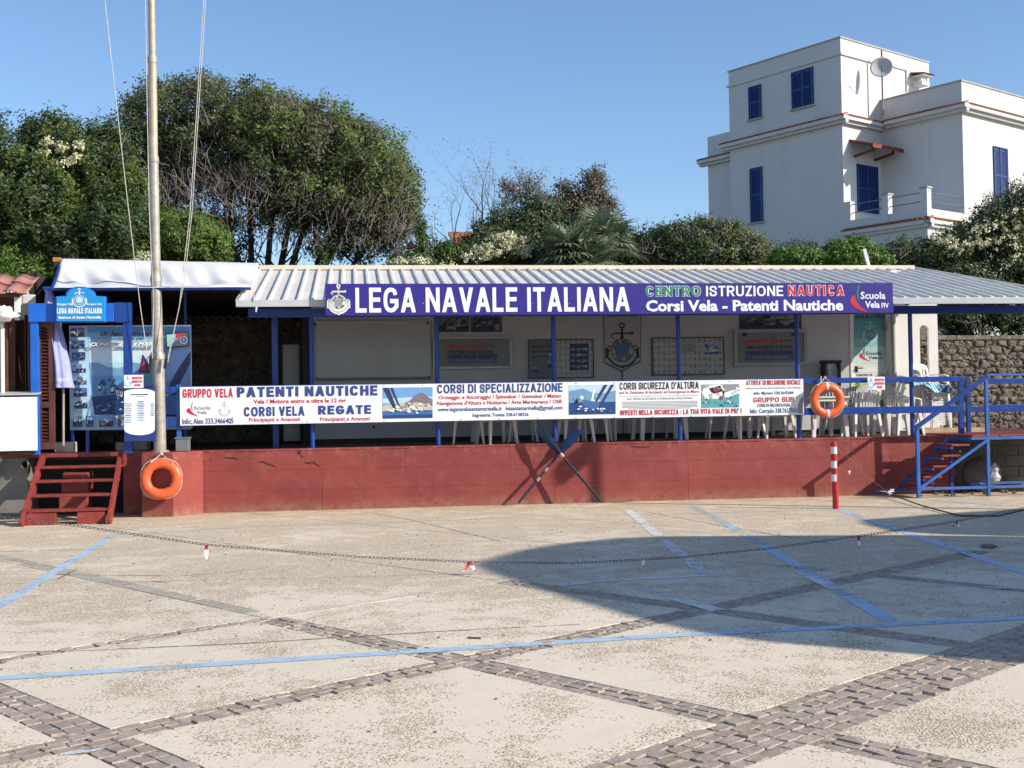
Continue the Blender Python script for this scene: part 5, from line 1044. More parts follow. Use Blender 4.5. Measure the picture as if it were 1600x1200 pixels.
def ribbon(p, label, cols, ang=0, L=.17, two=False):
    L *= .8
    t = thing('barrier_ribbon', label, 'ribbon', p, 'red and white barrier tape ribbons')
    for k in range(2 if two else 1):
        mb = MB(); vs = []; n = 8; a = (1 if k else -1)*.55 if two else ang
        for i in range(n+1):
            f = i/n; w = .012+.009*math.sin(f*3); c = p+Vector((math.sin(a)*L*f, .012*math.sin(f*7+k), -math.cos(a)*L*f)); tw = f*1.2; vs += [c+Vector((math.cos(tw)*w, math.sin(tw)*w, 0)), c-Vector((math.cos(tw)*w, math.sin(tw)*w, 0))]
        for i in range(n): mb.add(vs[2*i:2*i+4], [(0, 2, 3, 1)], cols[(i//3+k) % len(cols)])
        mb.build('tape', None, t, fix=False)
CY = 11.4
ce = [onY(-60, 797, CY), onY(925, 879, CY), onY(1700, 772, CY)]
xm = [(-60, 797), (0, 807), (130, 823), (320, 851), (560, 870), (735, 878), (900, 880), (1060, 871), (1200, 857), (1340, 838), (1480, 817), (1600, 794), (1720, 768)]
cps = [onY(x, y, CY) for x, y in xm]
def chain_pt(x):
    for a, b in zip(cps, cps[1:]):
        if a.x <= x <= b.x: f = (x-a.x)/(b.x-a.x); return a.lerp(b, f)
    return cps[-1]
LK = M('rusty_chain_steel', (.13, .115, .10), .5, .3, 9, .1, 40, metal=.6, dirt=((.18, .08, .04), .8))
mb = MB(); n = 12; Lk = []
for k in range(n): a = 2*math.pi*k/n; Lk.append(Vector((math.cos(a)*.0125+math.copysign(.011, math.cos(a)), math.sin(a)*.0115, 0)))
mb.tube(Lk+[Lk[0], Lk[1]], .0029, 4, cap=False); LM = mb.mesh('link', LK)
chn = thing('hanging_chain', 'long thin rusty chain sagging low across the whole square', 'chain', cps[0])
x = cps[0].x+.01; k = 0; parts = []
while x < cps[-1].x-.05:
    p = chain_pt(x); q = chain_pt(x+.036); d = (q-p).normalized(); x += .036*d.x; parts.append((p, d, k)); k += 1
mid = sorted(parts, key=lambda a: -pj(a[0])[0] if 0 else abs(pj(a[0])[0]-800))
ids = set(id(a) for a in mid[:260]); mb = MB()
for a in parts:
    p, d, k = a; R = d.to_track_quat('X', 'Z').to_matrix()@Matrix.Rotation(math.pi/2*(k % 2)+.5, 3, 'X')
    if id(a) in ids:
        o = bpy.data.objects.new('link', LM); COL.objects.link(o); o.parent = chn; o.location = p-cps[0]; o.rotation_euler = R.to_euler()
    else:
        base = len(mb.v); mb.v += [tuple(R@v.co+p) for v in LM.vertices]; mb.f += [tuple(base+i for i in f.vertices) for f in LM.polygons]; mb.mi += [0]*len(LM.polygons)
stuff(mb.build('chain_links', LK, chn, fix=False))
def on_chain(u):
    best = min(parts, key=lambda a: abs(pj(a[0])[0]-u)); return best[0]
ribbon(on_chain(320), 'white ribbon with a red knot hanging from the chain nearest the wooden steps', [INKR, INKW, INKW], .02, .17)
ribbon(on_chain(735), 'forked red ribbon on the chain at the edge of the big shadow', [INKR, INKR, INKW], 0, .15, True)
ribbon(on_chain(1007), 'short plain white ribbon on the chain inside the big shadow', [INKW], -.35, .10)
ribbon(on_chain(1342), 'red ribbon with a white end on the chain in the shade right of centre', [INKR, INKW, INKR], -.1, .17)
ribbon(on_chain(1494), 'forked pale red and white ribbon on the chain furthest right', [INKW, INKR], .2, .12, True)
rp = onY(1328, 735, 18.2); ribbon(rp, 'small white tape scrap tied on the thin cord beside the striped bollard', [INKW, INKGR], -.2, .10)
mb = MB(); p = onZ(1545, 856); mb.ball((p.x, p.y, .02), .09, 10, sz=.25); o = mb.build('dirt_clump', MORT, None, smooth=2, loc=p); tag(o, 'low brown clump of dirt on the shaded paving at far right', 'dirt')
mb = MB(); p = onZ(4, 1036); mb.ball((p.x, p.y, .012), .03, 8, sz=.5); tag(mb.build('pebble', STONE, None, smooth=2, loc=p), 'single dark pebble on the narrow cobble strip at the left edge', 'stone')
mb = MB(); p = onZ(742, 998); mb.bar(p+Vector((-.05, .02, .006)), p+Vector((.04, -.02, .006)), .012, .01); tag(mb.build('twig', BARK, None, loc=p), 'short dark twig lying on the pale concrete above the blue line', 'twig')
mb = MB(); p = onZ(128, 1179); mb.prism([p+Vector((-.07, -.01, .012)), p+Vector((0, .012, .014)), p+Vector((.08, .03, .012)), p+Vector((.03, -.008, .014))], (0, 0, .004)); tag(mb.build('blue_scrap', PB, None, loc=p), 'thin blue plastic scrap lying on cobbles in the bottom left corner', 'litter')
# ================================================================== ENTRANCE GATE
gt = thing('entrance_portal', 'bright blue painted timber entrance portal at the head of the red steps', 'gate', (-4.4, 19.2, DZ)); GY = 19.2
def gp(u0, v0, u1, v1, name, Y=GY, th=.09, par=gt, mt=BLUE_L, bevel=.006): return px_box(u0, v0, u1, v1, Y, th, mt, name, par, bevel)
gp(47, 502, 59.5, 711, 'post'); gp(192, 502, 205, 709, 'post', mt=BLUE)
gp(44, 474, 178, 503, 'beam', GY-.03, .14); gp(178.3, 472.5, 204, 503, 'beam', GY-.03, .15, mt=BLUE)
gs = thing('portal_sign', 'cyan sign with arched top and white anchor, LEGA NAVALE ITALIANA Sezione di Santa Marinella', 'sign', onY(126, 502, GY-.1))
SYg = GY-.14
def arch_pts(gx0, gx1, yb, yt, cu, r_, sq_=1.0):
    pts = [(gx0, yb), (gx0, yt)]
    for i in range(17):
        a = math.pi-math.pi*i/16; pts.append((cu+r_*math.cos(a), yt-1-r_*.62*math.sin(a)*sq_))
    pts += [(gx1, yt), (gx1, yb)]; return pts
ap = arch_pts(88, 164, 502, 464, 125.5, 22)
mb = MB(); mb.prism([onY(x, y, SYg) for x, y in ap], (0, .12, 0)); mb.build('board', CYAN, gs, bevel=.006)
mb = MB(); e = arch_pts(86.5, 165.5, 503.5, 463, 125.5, 23.5); mb.prism([onY(x, y, SYg+.02) for x, y in e], (0, .08, 0)); mb.build('edge_board', BLUE_L, gs, bevel=.004)
y = SYg-.004; text('Gruppo Velo', 89, 115, 473.5, 477.5, y, INKW, gs, .03) if 0 else text('Gruppo Vela', 89, 114.5, 473.5, 478, y, INKW, gs, .03); text('Gruppo Sub', 134, 159, 473.5, 477.5, y, INKW, gs, .03)
btext('LEGA NAVALE ITALIANA', 89, 159.5, 481.5, 490, y, INKW, gs, .24); text('Sezione di Santa Marinella', 91, 158, 494, 498, y, INKW, gs, .04)
c = onY(124, 465.5, y); emblem(c.x, c.z, .31, y, INKW, gs, center=None); mb = MB(); disc2(mb, c.x, c.z-.03, .055, y-.0008, SKYL); mb.build('emblem_centre', None, gs, fix=False)
# info panel with round ends
IY = 19.06
ip = thing('info_panel', 'white information panel with rounded ends and fine blue text beside the flagpole', 'sign', onY(218, 688, IY))
px_box(193.5, 606, 242, 690, IY+.004, .012, M('panel_navy', (.02, .04, .2), .4, .1), 'backing', ip, .002)
pts = [(194, 612)]+[(218-24*math.cos(math.pi*i/10), 613-5.5*math.sin(math.pi*i/10)) for i in range(1, 10)]+[(242, 612), (242, 670)]+[(218+24*math.cos(math.pi*i/12), 671+9*math.sin(math.pi*i/12)) for i in range(1, 12)]+[(194, 670)]
mb = MB(); poly(mb, pts, IY, WBOARD); mb.build('sheet', None, ip, fix=False); mb = MB()
for cx in (200, 220, 238):
    for k in range(12):
        if cx == 238 and k > 7: continue
        y0 = 630+k*2.7+(0 if cx != 220 else -3); w = random.uniform(4, 6.5) if cx < 230 else random.uniform(2, 3.5); poly(mb, [(cx-w, y0), (cx+w, y0-.2), (cx+w, y0+.9), (cx-w, y0+1.1)], IY-.003, random.choice([INKB, INKGR, SKYB]))
poly(mb, [(204, 616), (232, 615.6), (232, 617), (204, 617.4)], IY-.003, INKK); poly(mb, [(212, 619.5), (226, 619.3), (226, 620.2), (212, 620.4)], IY-.003, INKGR); mb.build('small_print', None, ip, fix=False)
# ------------------------------------------------------------------ poster stand
QY = 19.86
ps = thing('poster_stand', 'large pale blue sailing club poster on legs, Conoscere il Mare, with photo strip', 'poster', onY(205, 690, QY))
px_box(108, 509, 298.5, 672, QY+.006, .03, INKW, 'backing', ps, .003)
mb = MB(); L = [0]
def pq(pts, mt): poly(mb, pts, QY-.0007*L[0], mt); L[0] += 1
PBL = MP('poster_pale_blue', (.42, .64, .80)); PBB = MP('poster_blue', (.08, .25, .55)); PDB = MP('poster_deep_sea', (.01, .035, .15))
pq([(109, 510), (298, 511), (298, 671), (110, 672)], PBL)
bands_ = [(510, 520, (.10, .30, .62)), (520, 530, (.2, .42, .70)), (530, 541, (.36, .57, .78)), (541, 556, (.62, .75, .84)), (556, 566, (.58, .76, .83)), (566, 574, (.42, .68, .80)), (574, 590, (.22, .50, .72))]
for k, (a, b, c_) in enumerate(bands_): pq([(136+(a-510)*.075, a), (298, a), (298, b), (136+(b-510)*.075, b)], MP('poster_sky_%d' % k, c_))
pq([(140, 567), (152, 566), (168, 573), (185, 576), (195, 572), (208, 566), (222, 569), (240, 574), (240, 600), (142, 600)], MOUNTB); pq([(142, 588), (240, 586), (298, 600), (298, 650), (147, 648)], PBB)
pq([(143, 620), (298, 606), (298, 652), (148, 648)], PDB); pq([(180, 604), (196, 597), (238, 549), (298, 516), (298, 604), (262, 618), (200, 636), (182, 622)], MP('poster_hull_grey', (.16, .27, .52))); pq([(180, 606), (240, 622), (235, 640), (190, 640)], PDB)
pq([(262, 606), (290, 556), (298, 548), (298, 566), (278, 606)], SAILD); pq([(298, 511), (298, 548), (268, 590), (250, 604), (262, 560), (282, 530)], MP('poster_mid_sail', (.22, .38, .66)))
pq([(223, 553), (218, 578), (217, 590), (236, 588), (231, 566)], SAILD); pq([(224, 562), (220, 580), (229, 578)], INKR); pq([(219, 582), (219, 600), (236, 598), (236, 584)], TEALP)
pq([(145, 650), (298, 655), (298, 671), (110, 672), (110, 655)], MP('poster_foot', (.30, .48, .68)))
for k in range(34): a = 148+random.random()*34; b = 592+random.random()*24; s_ = random.uniform(1.5, 4); pq([(a, b), (a+s_, b-2), (a+s_*1.3, b+2), (a+.4, b+3)], random.choice([INKK, INKK, INKW, INKGR, SAILD]))
for k in range(36): a = 148+random.random()*90; b = 634+random.gauss(0, 7); s_ = random.uniform(2, 8); pq([(a, b), (a+s_, b-1), (a+s_*1.3, b), (a+.4, b+1.4)], random.choice([SEAM, SEAM, PBL, SKYB]))
pq([(181, 609), (192, 611), (191, 620), (182, 618)], INKW)
for k in range(3): pq([(183.5+k*3, 610.5), (185+k*3, 611), (184.6+k*3, 618), (183.2+k*3, 617.5)], PDB)
mb.build('poster_print', None, ps, fix=False)
PYY = QY-.0007*L[0]-.001
text("Un' Associazione per", 157, 236, 518, 527, PYY, INKK, ps, .035, shear=.25); text('CONOSCERE il MARE', 141, 246, 535, 541, PYY-.001, INKW, ps, .05, shear=.3); text('CONOSCERE il MARE', 141.6, 246.6, 535.6, 541.6, PYY, INKK, ps, .075, shear=.3)
for k in range(7): yy = 513+k*18.7; xx = 110.5+k*.9; photo(xx, yy, xx+21, yy+13.5, 'tiny', PYY, ps)
for xx, w in ((114, 15), (134, 11.5), (155, 22), (184, 20)): photo(xx, 648 if w > 12 else 650, xx+w, 667, 'tiny', PYY, ps)
mb = MB(); poly(mb, [(258, 521), (294, 518), (295.5, 541), (260, 544)], PYY, INKK); poly(mb, [(260, 523), (293, 520), (294, 539.5), (261.5, 542)], PYY-.001, INKGR); poly(mb, [(260, 523), (276, 521.5), (268, 542), (261.5, 542)], PYY-.0015, TEALL)
for (cx, cy, r_, m__) in ((287, 531, .065, INKW), (287, 531, .045, SEAM), (287, 531, .02, INKW)): p = onY(cx, cy, PYY); disc2(mb, p.x, p.z, r_, PYY-.002-.001*(.07-r_)*20, m__, 14)
poly(mb, [(274, 522), (290, 520.5), (285, 526), (276, 528)], PYY-.004, INKR); mb.build('print', None, ps, fix=False)
for u in (113, 137, 290): p = onY(u, 690, QY+.04); mb = MB(); mb.box(p.x-.025, p.x+.025, QY+.04, QY+.08, DZ, 2.5); mb.build('leg', BLUE, ps)
# concrete feet
def foot(u0, v0, u1, v1, Y, label):
    a = onY(u0, v0, Y); b = onY(u1, v1, Y); mb = MB(); mb.box(a.x, b.x, Y, Y+.3, DZ, a.z); o = mb.build('concrete_foot', M('whitish_concrete', (.42, .39, .34), .9, .2, 5, .3), None, bevel=.025, loc=((a.x+b.x)/2, Y, DZ)); tag(o, label, 'base block', 'pale concrete base blocks on the platform')
foot(84, 691, 115, 701, 19.75, 'pale concrete base block directly under the closed umbrella'); foot(180, 691, 203, 698, 20.3, 'pale concrete base block left of the blue gate post'); foot(207, 690, 231, 698, 20.3, 'pale concrete base block between gate post and flagpole')
# ------------------------------------------------------------------ closed parasol
UY = 19.50
um = thing('closed_umbrella', 'folded lavender blue parasol behind the blue portal beam', 'umbrella', onY(98, 690, UY)); LAV = M('lavender_canvas', (.33, .36, .66), .85, .12, 4, .2, 60)
ax = [(75, 452, .04), (77, 458, .10), (79, 480, .17), (84, 510, .2), (90, 540, .22), (95, 570, .24), (98, 598, .27), (99, 606, .28)]
mb = MB(); n = 40; vs = []
for i, (u, v, r_) in enumerate(ax):
    c = onY(u, v, UY)
    for k in range(n): a = 2*math.pi*k/n; rr = r_*(1-.22*abs(math.sin(a*4+i*.15))); vs.append(c+Vector((rr*.62*math.cos(a), rr*math.sin(a), 0)))
mb.add(vs, [(i*n+k, i*n+(k+1) % n, (i+1)*n+(k+1) % n, (i+1)*n+k) for i in range(len(ax)-1) for k in range(n)]); mb.build('canopy', LAV, um, smooth=2, fix=False)
mb = MB(); c = onY(75, 453, UY); mb.ball(c, .055, 10); mb.build('cap', WPL, um, smooth=2); mb = MB(); mb.tube([onY(99, 600, UY), onY(99, 696, UY)], .02, 8); mb.build('pole', GALV, um, smooth=True)
text('URCH', 90, 107, 591, 596, UY-.28, INKW, um, .02)
# ------------------------------------------------------------------ shutters
def shutter(label, u0, u1, v0, v1, Y, group='brown louvred shutters'):
    a = onY(u0, v0, Y); b = onY(u1, v1, Y); t = thing('louvred_shutter', label, 'shutter', ((a.x+b.x)/2, Y, b.z), group); w = .09; th = .05
    for q in ((a.x, a.x+w*.5, b.z, a.z), (b.x-w, b.x, b.z, a.z), (a.x+w*.5, b.x-w, a.z-.08, a.z), (a.x+w*.5, b.x-w, b.z, b.z+.12), (a.x+w*.5, b.x-w, (a.z+b.z)/2-.35, (a.z+b.z)/2-.25)):
        mb = MB(); mb.box(q[0], q[1], Y, Y+th, q[2], q[3]); mb.build('frame', BROWN, t, bevel=.004)
    mb = MB(); mb.box(a.x+.05, b.x-.09, -.022, .022, -.006, .006)
    xw0, xw1 = a.x+w*.5, b.x-w; mb = MB(); mb.bar((xw0-t.location.x, 0, 0), (xw1-t.location.x, 0, 0), .055, .010, (0, -.75, 1)); me = mb.mesh('slat', BROWN); z = b.z+.15; 
    while z < a.z-.1:
        if not ((a.z+b.z)/2-.38 < z < (a.z+b.z)/2-.23): o = bpy.data.objects.new('slat', me); COL.objects.link(o); o.parent = t; o.location = (0, .025, z-t.location.z)
        z += .054
    return t
shutter('brown louvred shutter between the blue gate post and the parasol', 59, 86, 503, 702, 19.30); shutter('narrow brown louvred shutter just left of the blue gate post', 38, 49.5, 492, 614, 19.75); 
mb = MB(); a = onY(16, 480, 19.6); b = onY(36, 640, 19.6)
dl = thing('open_shutter_door', 'dark brown wooden door leaf standing open at the kiosk, left of the shutters', 'door', (a.x, 19.8, DZ)); mb.bar(onY(19, 690, 19.75), onY(19, 478, 19.75), .11, .05, (0, 1, 0)); mb.build('stile', BROWN, dl)
mb = MB(); mb.bar(onY(33, 690, 20.4), onY(33, 492, 20.4), .1, .05, (0, 1, 0)); mb.build('stile', BROWN, dl); mb = MB(); a = onY(21, 484, 19.76); b = onY(32, 690, 20.38); mb.prism([a, Vector((b.x, b.y, a.z-.08)), b, Vector((a.x, a.y, b.z))], (.02, .0, 0)); mb.build('panel', BROWN, dl)
mb = MB(); a = onY(-60, 457, 20.9); b = onY(60, 700, 20.9); mb.box(a.x, onY(37, 600, 20.9).x, 20.9, 21.0, DZ, a.z)
kk = thing('kiosk', 'small white kiosk with faded red tile roof at the left edge', 'kiosk', (a.x, 20, DZ)); mb.build('back_wall', BROWN, kk)
px_box(31, 462, 44, 500, 20.3, .1, WHITE, 'wall_strip', kk, .01); px_box(-60, 455, -10, 700, 19.4, .2, WHITE, 'wall', kk, .01); px_box(0, 500, 5, 622, 19.3, .08, WPL, 'white_post', kk, .01); px_box(6.5, 500, 12, 622, 19.4, .08, BROWN, 'brown_post', kk, .01)
px_box(0, 457, 27, 464, 19.2, .08, BROWN, 'eave_board', kk, .005); px_box(22, 464, 30, 500, 19.35, .08, WHITE, 'wall_strip', kk, .005); px_box(34, 460, 55, 475, 19.9, .06, WPL, 'plaster_patch', kk, .02)
PT = PINKT
tz = onY(0, 429, 20.3).z; bzz = onY(0, 456, 19.0).z; ux = onY(41, 456, 19.0).x; uy = onY(61, 429, 20.3).x
for r in range(2):
    for c in range(7):
        mb = MB(); n = 9; vs = []
        for i in range(2):
            f = (r+i*1.04)/2; Yy = 19.0+1.3*f; z0 = bzz+(tz-bzz)*f-(.018 if i else -.012)*(1)
            for k in range(n):
                g_ = k/(n-1); x = (ux+(uy-ux)*f)-(c+1-g_)*.31; vs.append((x, Yy, z0+.016*math.sin(g_*2*math.pi)+.014*math.cos(g_*math.pi)))
        mb.add(vs, [(k, k+1, n+k+1, n+k) for k in range(n-1)]); o = mb.build('roof_tile', PT, kk, smooth=2, fix=False); sl = o.modifiers.new('s', 'SOLIDIFY'); sl.thickness = .022
mb = MB(); a = onY(8, 490, 19.1); vs = []; n = 12
for i in range(n):
    for k in range(n):
        t_ = math.pi*i/(n-1); ph = 2*math.pi*k/n; rr = .19*(1+.3*math.sin(3*ph+i)+random.gauss(0, .13)); vs.append((a.x+rr*1.0*math.sin(t_)*math.cos(ph)-.04, 19.15+rr*.7*math.sin(t_)*math.sin(ph), a.z+.12*math.cos(t_)*(1+random.gauss(0, .12))))
mb.add(vs, [(i*n+k, i*n+(k+1) % n, (i+1)*n+(k+1) % n, (i+1)*n+k) for i in range(n-1) for k in range(n)]); tag(mb.build('rolled_awning', TARP, None, smooth=2, fix=False), 'bundled white awning cloth tied under the small tile roof at left edge', 'awning')
ct = thing('kiosk_counter', 'large plain white folding counter panel at the left edge in front of the shutters', 'counter', onY(20, 708, 19.0))
px_box(-90, 622, 57, 707, 19.0, .05, WBOARD, 'front_panel', ct, .006); a = onY(-90, 618, 19.02); b = onY(57, 617, 19.02); mb = MB(); mb.prism([(a.x, 19.02, b.z), (b.x, 19.02, b.z), (b.x, 19.5, b.z+.05), (a.x, 19.5, b.z+.05)], (0, 0, .02)); mb.build('top_board', FASC, ct); px_box(-90, 708, 52, 711, 19.05, .3, BLACK, 'foot_strip', ct, 0)
# ------------------------------------------------------------------ white tarpaulin canopy
tc = thing('tarpaulin_canopy', 'white tarpaulin stretched over a blue pipe frame left of the ribbed roof', 'canopy', (-3, 19.5, DZ))
TY0, TY1 = 19.2, 22.2; bl = onY(82, 449, TY0); br = onY(396, 448, TY0); tl = onY(96, 404, TY1); tr = onY(404, 411, TY1)
mb = MB(); nx, ny = 80, 22; vs = []
for i in range(ny):
    f = i/(ny-1)
    for k in range(nx):
        g_ = k/(nx-1); p = bl.lerp(br, g_).lerp(tl.lerp(tr, g_), f)
        sagx = .035*math.sin(g_*23+f*3)+.03*math.sin(g_*51+f*7)*math.sin(f*3.1)+.035*math.sin(g_*9-f*6)+.022*math.sin(g_*37+f*11+2*math.sin(g_*5))*(.5+.5*math.sin(g_*13)); p.z += (sagx*.8-.10*math.sin(math.pi*f))*(.04+.96*math.sin(math.pi*min(1, f*1.1)) ) ; vs.append(p)
for k in range(nx): g_ = k/(nx-1); p = tl.lerp(tr, g_); vs.append(p+Vector((0, 3.0, -.5)))
mb.add(vs, [(i*nx+k, i*nx+k+1, (i+1)*nx+k+1, (i+1)*nx+k) for i in range(ny) for k in range(nx-1)]); o = mb.build('tarpaulin', TARP, tc, smooth=2, fix=False); sl = o.modifiers.new('s', 'SOLIDIFY'); sl.thickness = .01
mb = MB(); mb.tube([onY(68, 451, 19.25), onY(392, 450.5, 19.25)], .032, 8); mb.build('pipe', BLUE, tc, smooth=True)
mb = MB(); mb.tube([bl+Vector((0, 0, -.02)), tl+Vector((0, 0, -.05))], .03, 8); mb.build('pipe', BLUE, tc, smooth=True)
mb = MB(); p = onY(290.5, 600, 20.2); mb.tube([(p.x, 20.2, DZ), (p.x, 20.2, onY(290, 455, 20.2).z)], .026, 8); mb.build('post', BLUE, tc, smooth=True)
mb = MB(); mb.box(-5.9, XL+.9, 24.9, 24.95, zt2-.3, onY(200, 432, 24.9).z); mb.build('back_shade_sheet', DKBR, tc); mb = MB(); mb.box(-5.25, -5.2, 20.4, 24.9, DZ, 4.0); mb.build('side_shade_sheet', DKBR, tc)  # back, side and top dark sheets, added to darken the bay below
mb = MB(); mb.box(-5.2, -.7, 20.9, 24.8, onY(200, 456, 20.9).z, onY(200, 456, 20.9).z+.03); mb.build('top_shade_sheet', DKBR, tc)
OR = M('orange_roof_edge', (.50, .22, .03), .7, .2)
for q in ((82, 402, 95, 409), (403, 414, 445, 420)): px_box(*q, 22.6, .1, OR, 'orange_edge', tc, .01)
px_box(83, 409, 93, 440, 22.4, .06, DKBR, 'end_board', tc, .01)
# ================================================================== HILL BEHIND
def hz(x, y):
    a = max(0, min(1, (y-25.9)/22)); h = 1.1+4.9*a*a*(3-2*a); h += .15*math.sin(x*.7+y*.5)+.1*math.sin(x*1.9)
    if x > 11: h -= min(1.6, (x-11)*.5)*max(0, 1-abs(y-33)/9)
    return h+(max(0, y-48)*.04)
mb = MB(); nx, ny = 60, 46; X = [-70+170*i/nx for i in range(nx+1)]; Yv = [25.85+(160-25.85)*(j/ny)**1.8 for j in range(ny+1)]
mb.add([(x, y, hz(x, y)) for y in Yv for x in X], [(j*(nx+1)+i, j*(nx+1)+i+1, (j+1)*(nx+1)+i+1, (j+1)*(nx+1)+i) for j in range(ny) for i in range(nx)])
k = N('dry_garden_soil'); g = k.pos(); k.l(k.mix(k.ramp(k.noise(g, 1.2, 6), .4, .6), (.05, .06, .022), (.14, .11, .07)), k.b.inputs['Base Color']); k.b.inputs['Roughness'].default_value = 1
struct(mb.build('hillside', k.m, None, smooth=2, fix=False))
# ================================================================== WHITE HOUSE
ang = math.radians(30); HA = Vector((math.cos(ang), math.sin(ang), 0)); HB = Vector((-math.sin(ang), math.cos(ang), 0)); O = onD(1316, 200, 48); ZB = 5.5
def onP(u, v, n, d):
    r = ray(u, v); r = Vector(r); c = Vector(C0); return c+r*((d-c.dot(n))/r.dot(n))
def LP(u, v, face, val):   # photo pixel -> house coordinates on the plane p=val or q=val
    n = HA if face == 'p' else HB; w = onP(u, v, n, O.dot(n)+val); r = w-O; return r.dot(HA), r.dot(HB), w.z
def hx(u, v, face, val): return LP(u, v, face, val)
p1 = hx(1376, 190, 'q', 0)[0]; L_ = hx(1503, 160, 'p', p1)[1]; zT = hx(1312, 57, 'p', 0)[2]; qE = hx(1138, 105, 'p', 0)[1]; pT = hx(1451, 95, 'q', 0)[0]
zM = hx(1312, 84, 'p', 0)[2]; zC = hx(1316, 180, 'p', 0)[2]; zW = hx(1503, 124, 'p', p1)[2]; zCw = hx(1503, 162, 'p', p1)[2]
hs = thing('white_house', 'white three storey stucco house with blue shutters on the hill behind', 'house', (O.x, O.y, ZB), rz=ang)
def hbox(p0, p1_, q0, q1, z0, z1, mt, name, bevel=0, par=None):
    mb = MB(); mb.box(min(p0, p1_), max(p0, p1_), min(q0, q1), max(q0, q1), z0-ZB, z1-ZB); me = mb.mesh(name, mt); o = bpy.data.objects.new(name, me); COL.objects.link(o); o.parent = par or hs
    if bevel: b = o.modifiers.new('b', 'BEVEL'); b.width = bevel; b.segments = 2
    return o
hbox(0, pT, 0, qE, ZB-1, zT-.06, WHOUSE, 'tower_wall'); hbox(p1, p1+9, L_, -.001, ZB-1, zW-.06, WHOUSE, 'wing_wall'); hbox(pT-.002, p1+9, 0, 6, ZB-1, zCw, WHOUSE, 'rear_wall')
qx = hx(1107, 300, 'p', .6)[1]; hbox(.6, 3, qE, qx, ZB-1, hx(1107, 214, 'p', .6)[2], WHOUSE, 'side_wall')
# coping on parapets, mouldings, tiled string course
GC = M('grey_stone_coping', (.40, .38, .36), .8, .1)
e = .04
hbox(-e, pT+e, -e, qE+e, zT-.06, zT, GC, 'coping'); hbox(p1-e, p1+9, L_-e, 0, zW-.06, zW, GC, 'coping'); 
hbox(-.07, 0, -.07, qE+.07, zM-.05, zM+.05, WHOUSE, 'moulding'); hbox(0, pT*.55, -.07, 0, zM-.05, zM+.05, WHOUSE, 'moulding')
def cornice(kind, at, a, b, z, out=.32):
    """white cove with a row of small terracotta tiles on top; kind p: runs along q at p=at"""
    if kind == 'p':
        hbox(at-out, at, a, b, z-.22, z-.07, WHOUSE, 'cornice'); hbox(at-out*.55, at, a+.02, b-.02, z-.34, z-.221, WHOUSE, 'cornice')
    else:
        hbox(a, b, at-out, at, z-.22, z-.07, WHOUSE, 'cornice'); hbox(a+.02, b-.02, at-out*.55, at, z-.34, z-.221, WHOUSE, 'cornice')
    mb = MB(); n = int(abs(b-a)/.17); s_ = (b-a)/n
    for i in range(n):
        c = a+(i+.5)*s_; w = abs(s_)*.44
        for k in range(4):
            t0 = math.pi*k/4; t1 = math.pi*(k+1)/4
            q = [(c+w*math.cos(t0), w*.7*math.sin(t0)), (c+w*math.cos(t1), w*.7*math.sin(t1))]
            vs = []
            for (cc, h) in q:
                vs += [(at-out-.05, cc, z-.07+h-ZB), (at, cc, z+.04+h-ZB)] if kind == 'p' else [(cc, at-out-.05, z-.07+h-ZB), (cc, at, z+.04+h-ZB)]
            mb.add(vs, [(0, 1, 3, 2)])
    me = mb.mesh('cornice_tiles', TERRA); o = bpy.data.objects.new('cornice_tiles', me); COL.objects.link(o); o.parent = hs; stuff(o)
    if kind == 'p': hbox(at-out-.03, at, a, b, z-.07, z-.03, TERRA, 'tile_bed')
    else: hbox(a, b, at-out-.03, at, z-.07, z-.03, TERRA, 'tile_bed')
cornice('p', 0, -.33, qE+.35, zC); cornice('q', 0, .0, p1, zC); cornice('p', p1, L_-.33, -.33, zCw); cornice('q', L_, p1, p1+9, zCw)
zc3 = hx(1107, 248, 'p', .6)[2]; cornice('p', .6, qE, qx+.4, zc3)
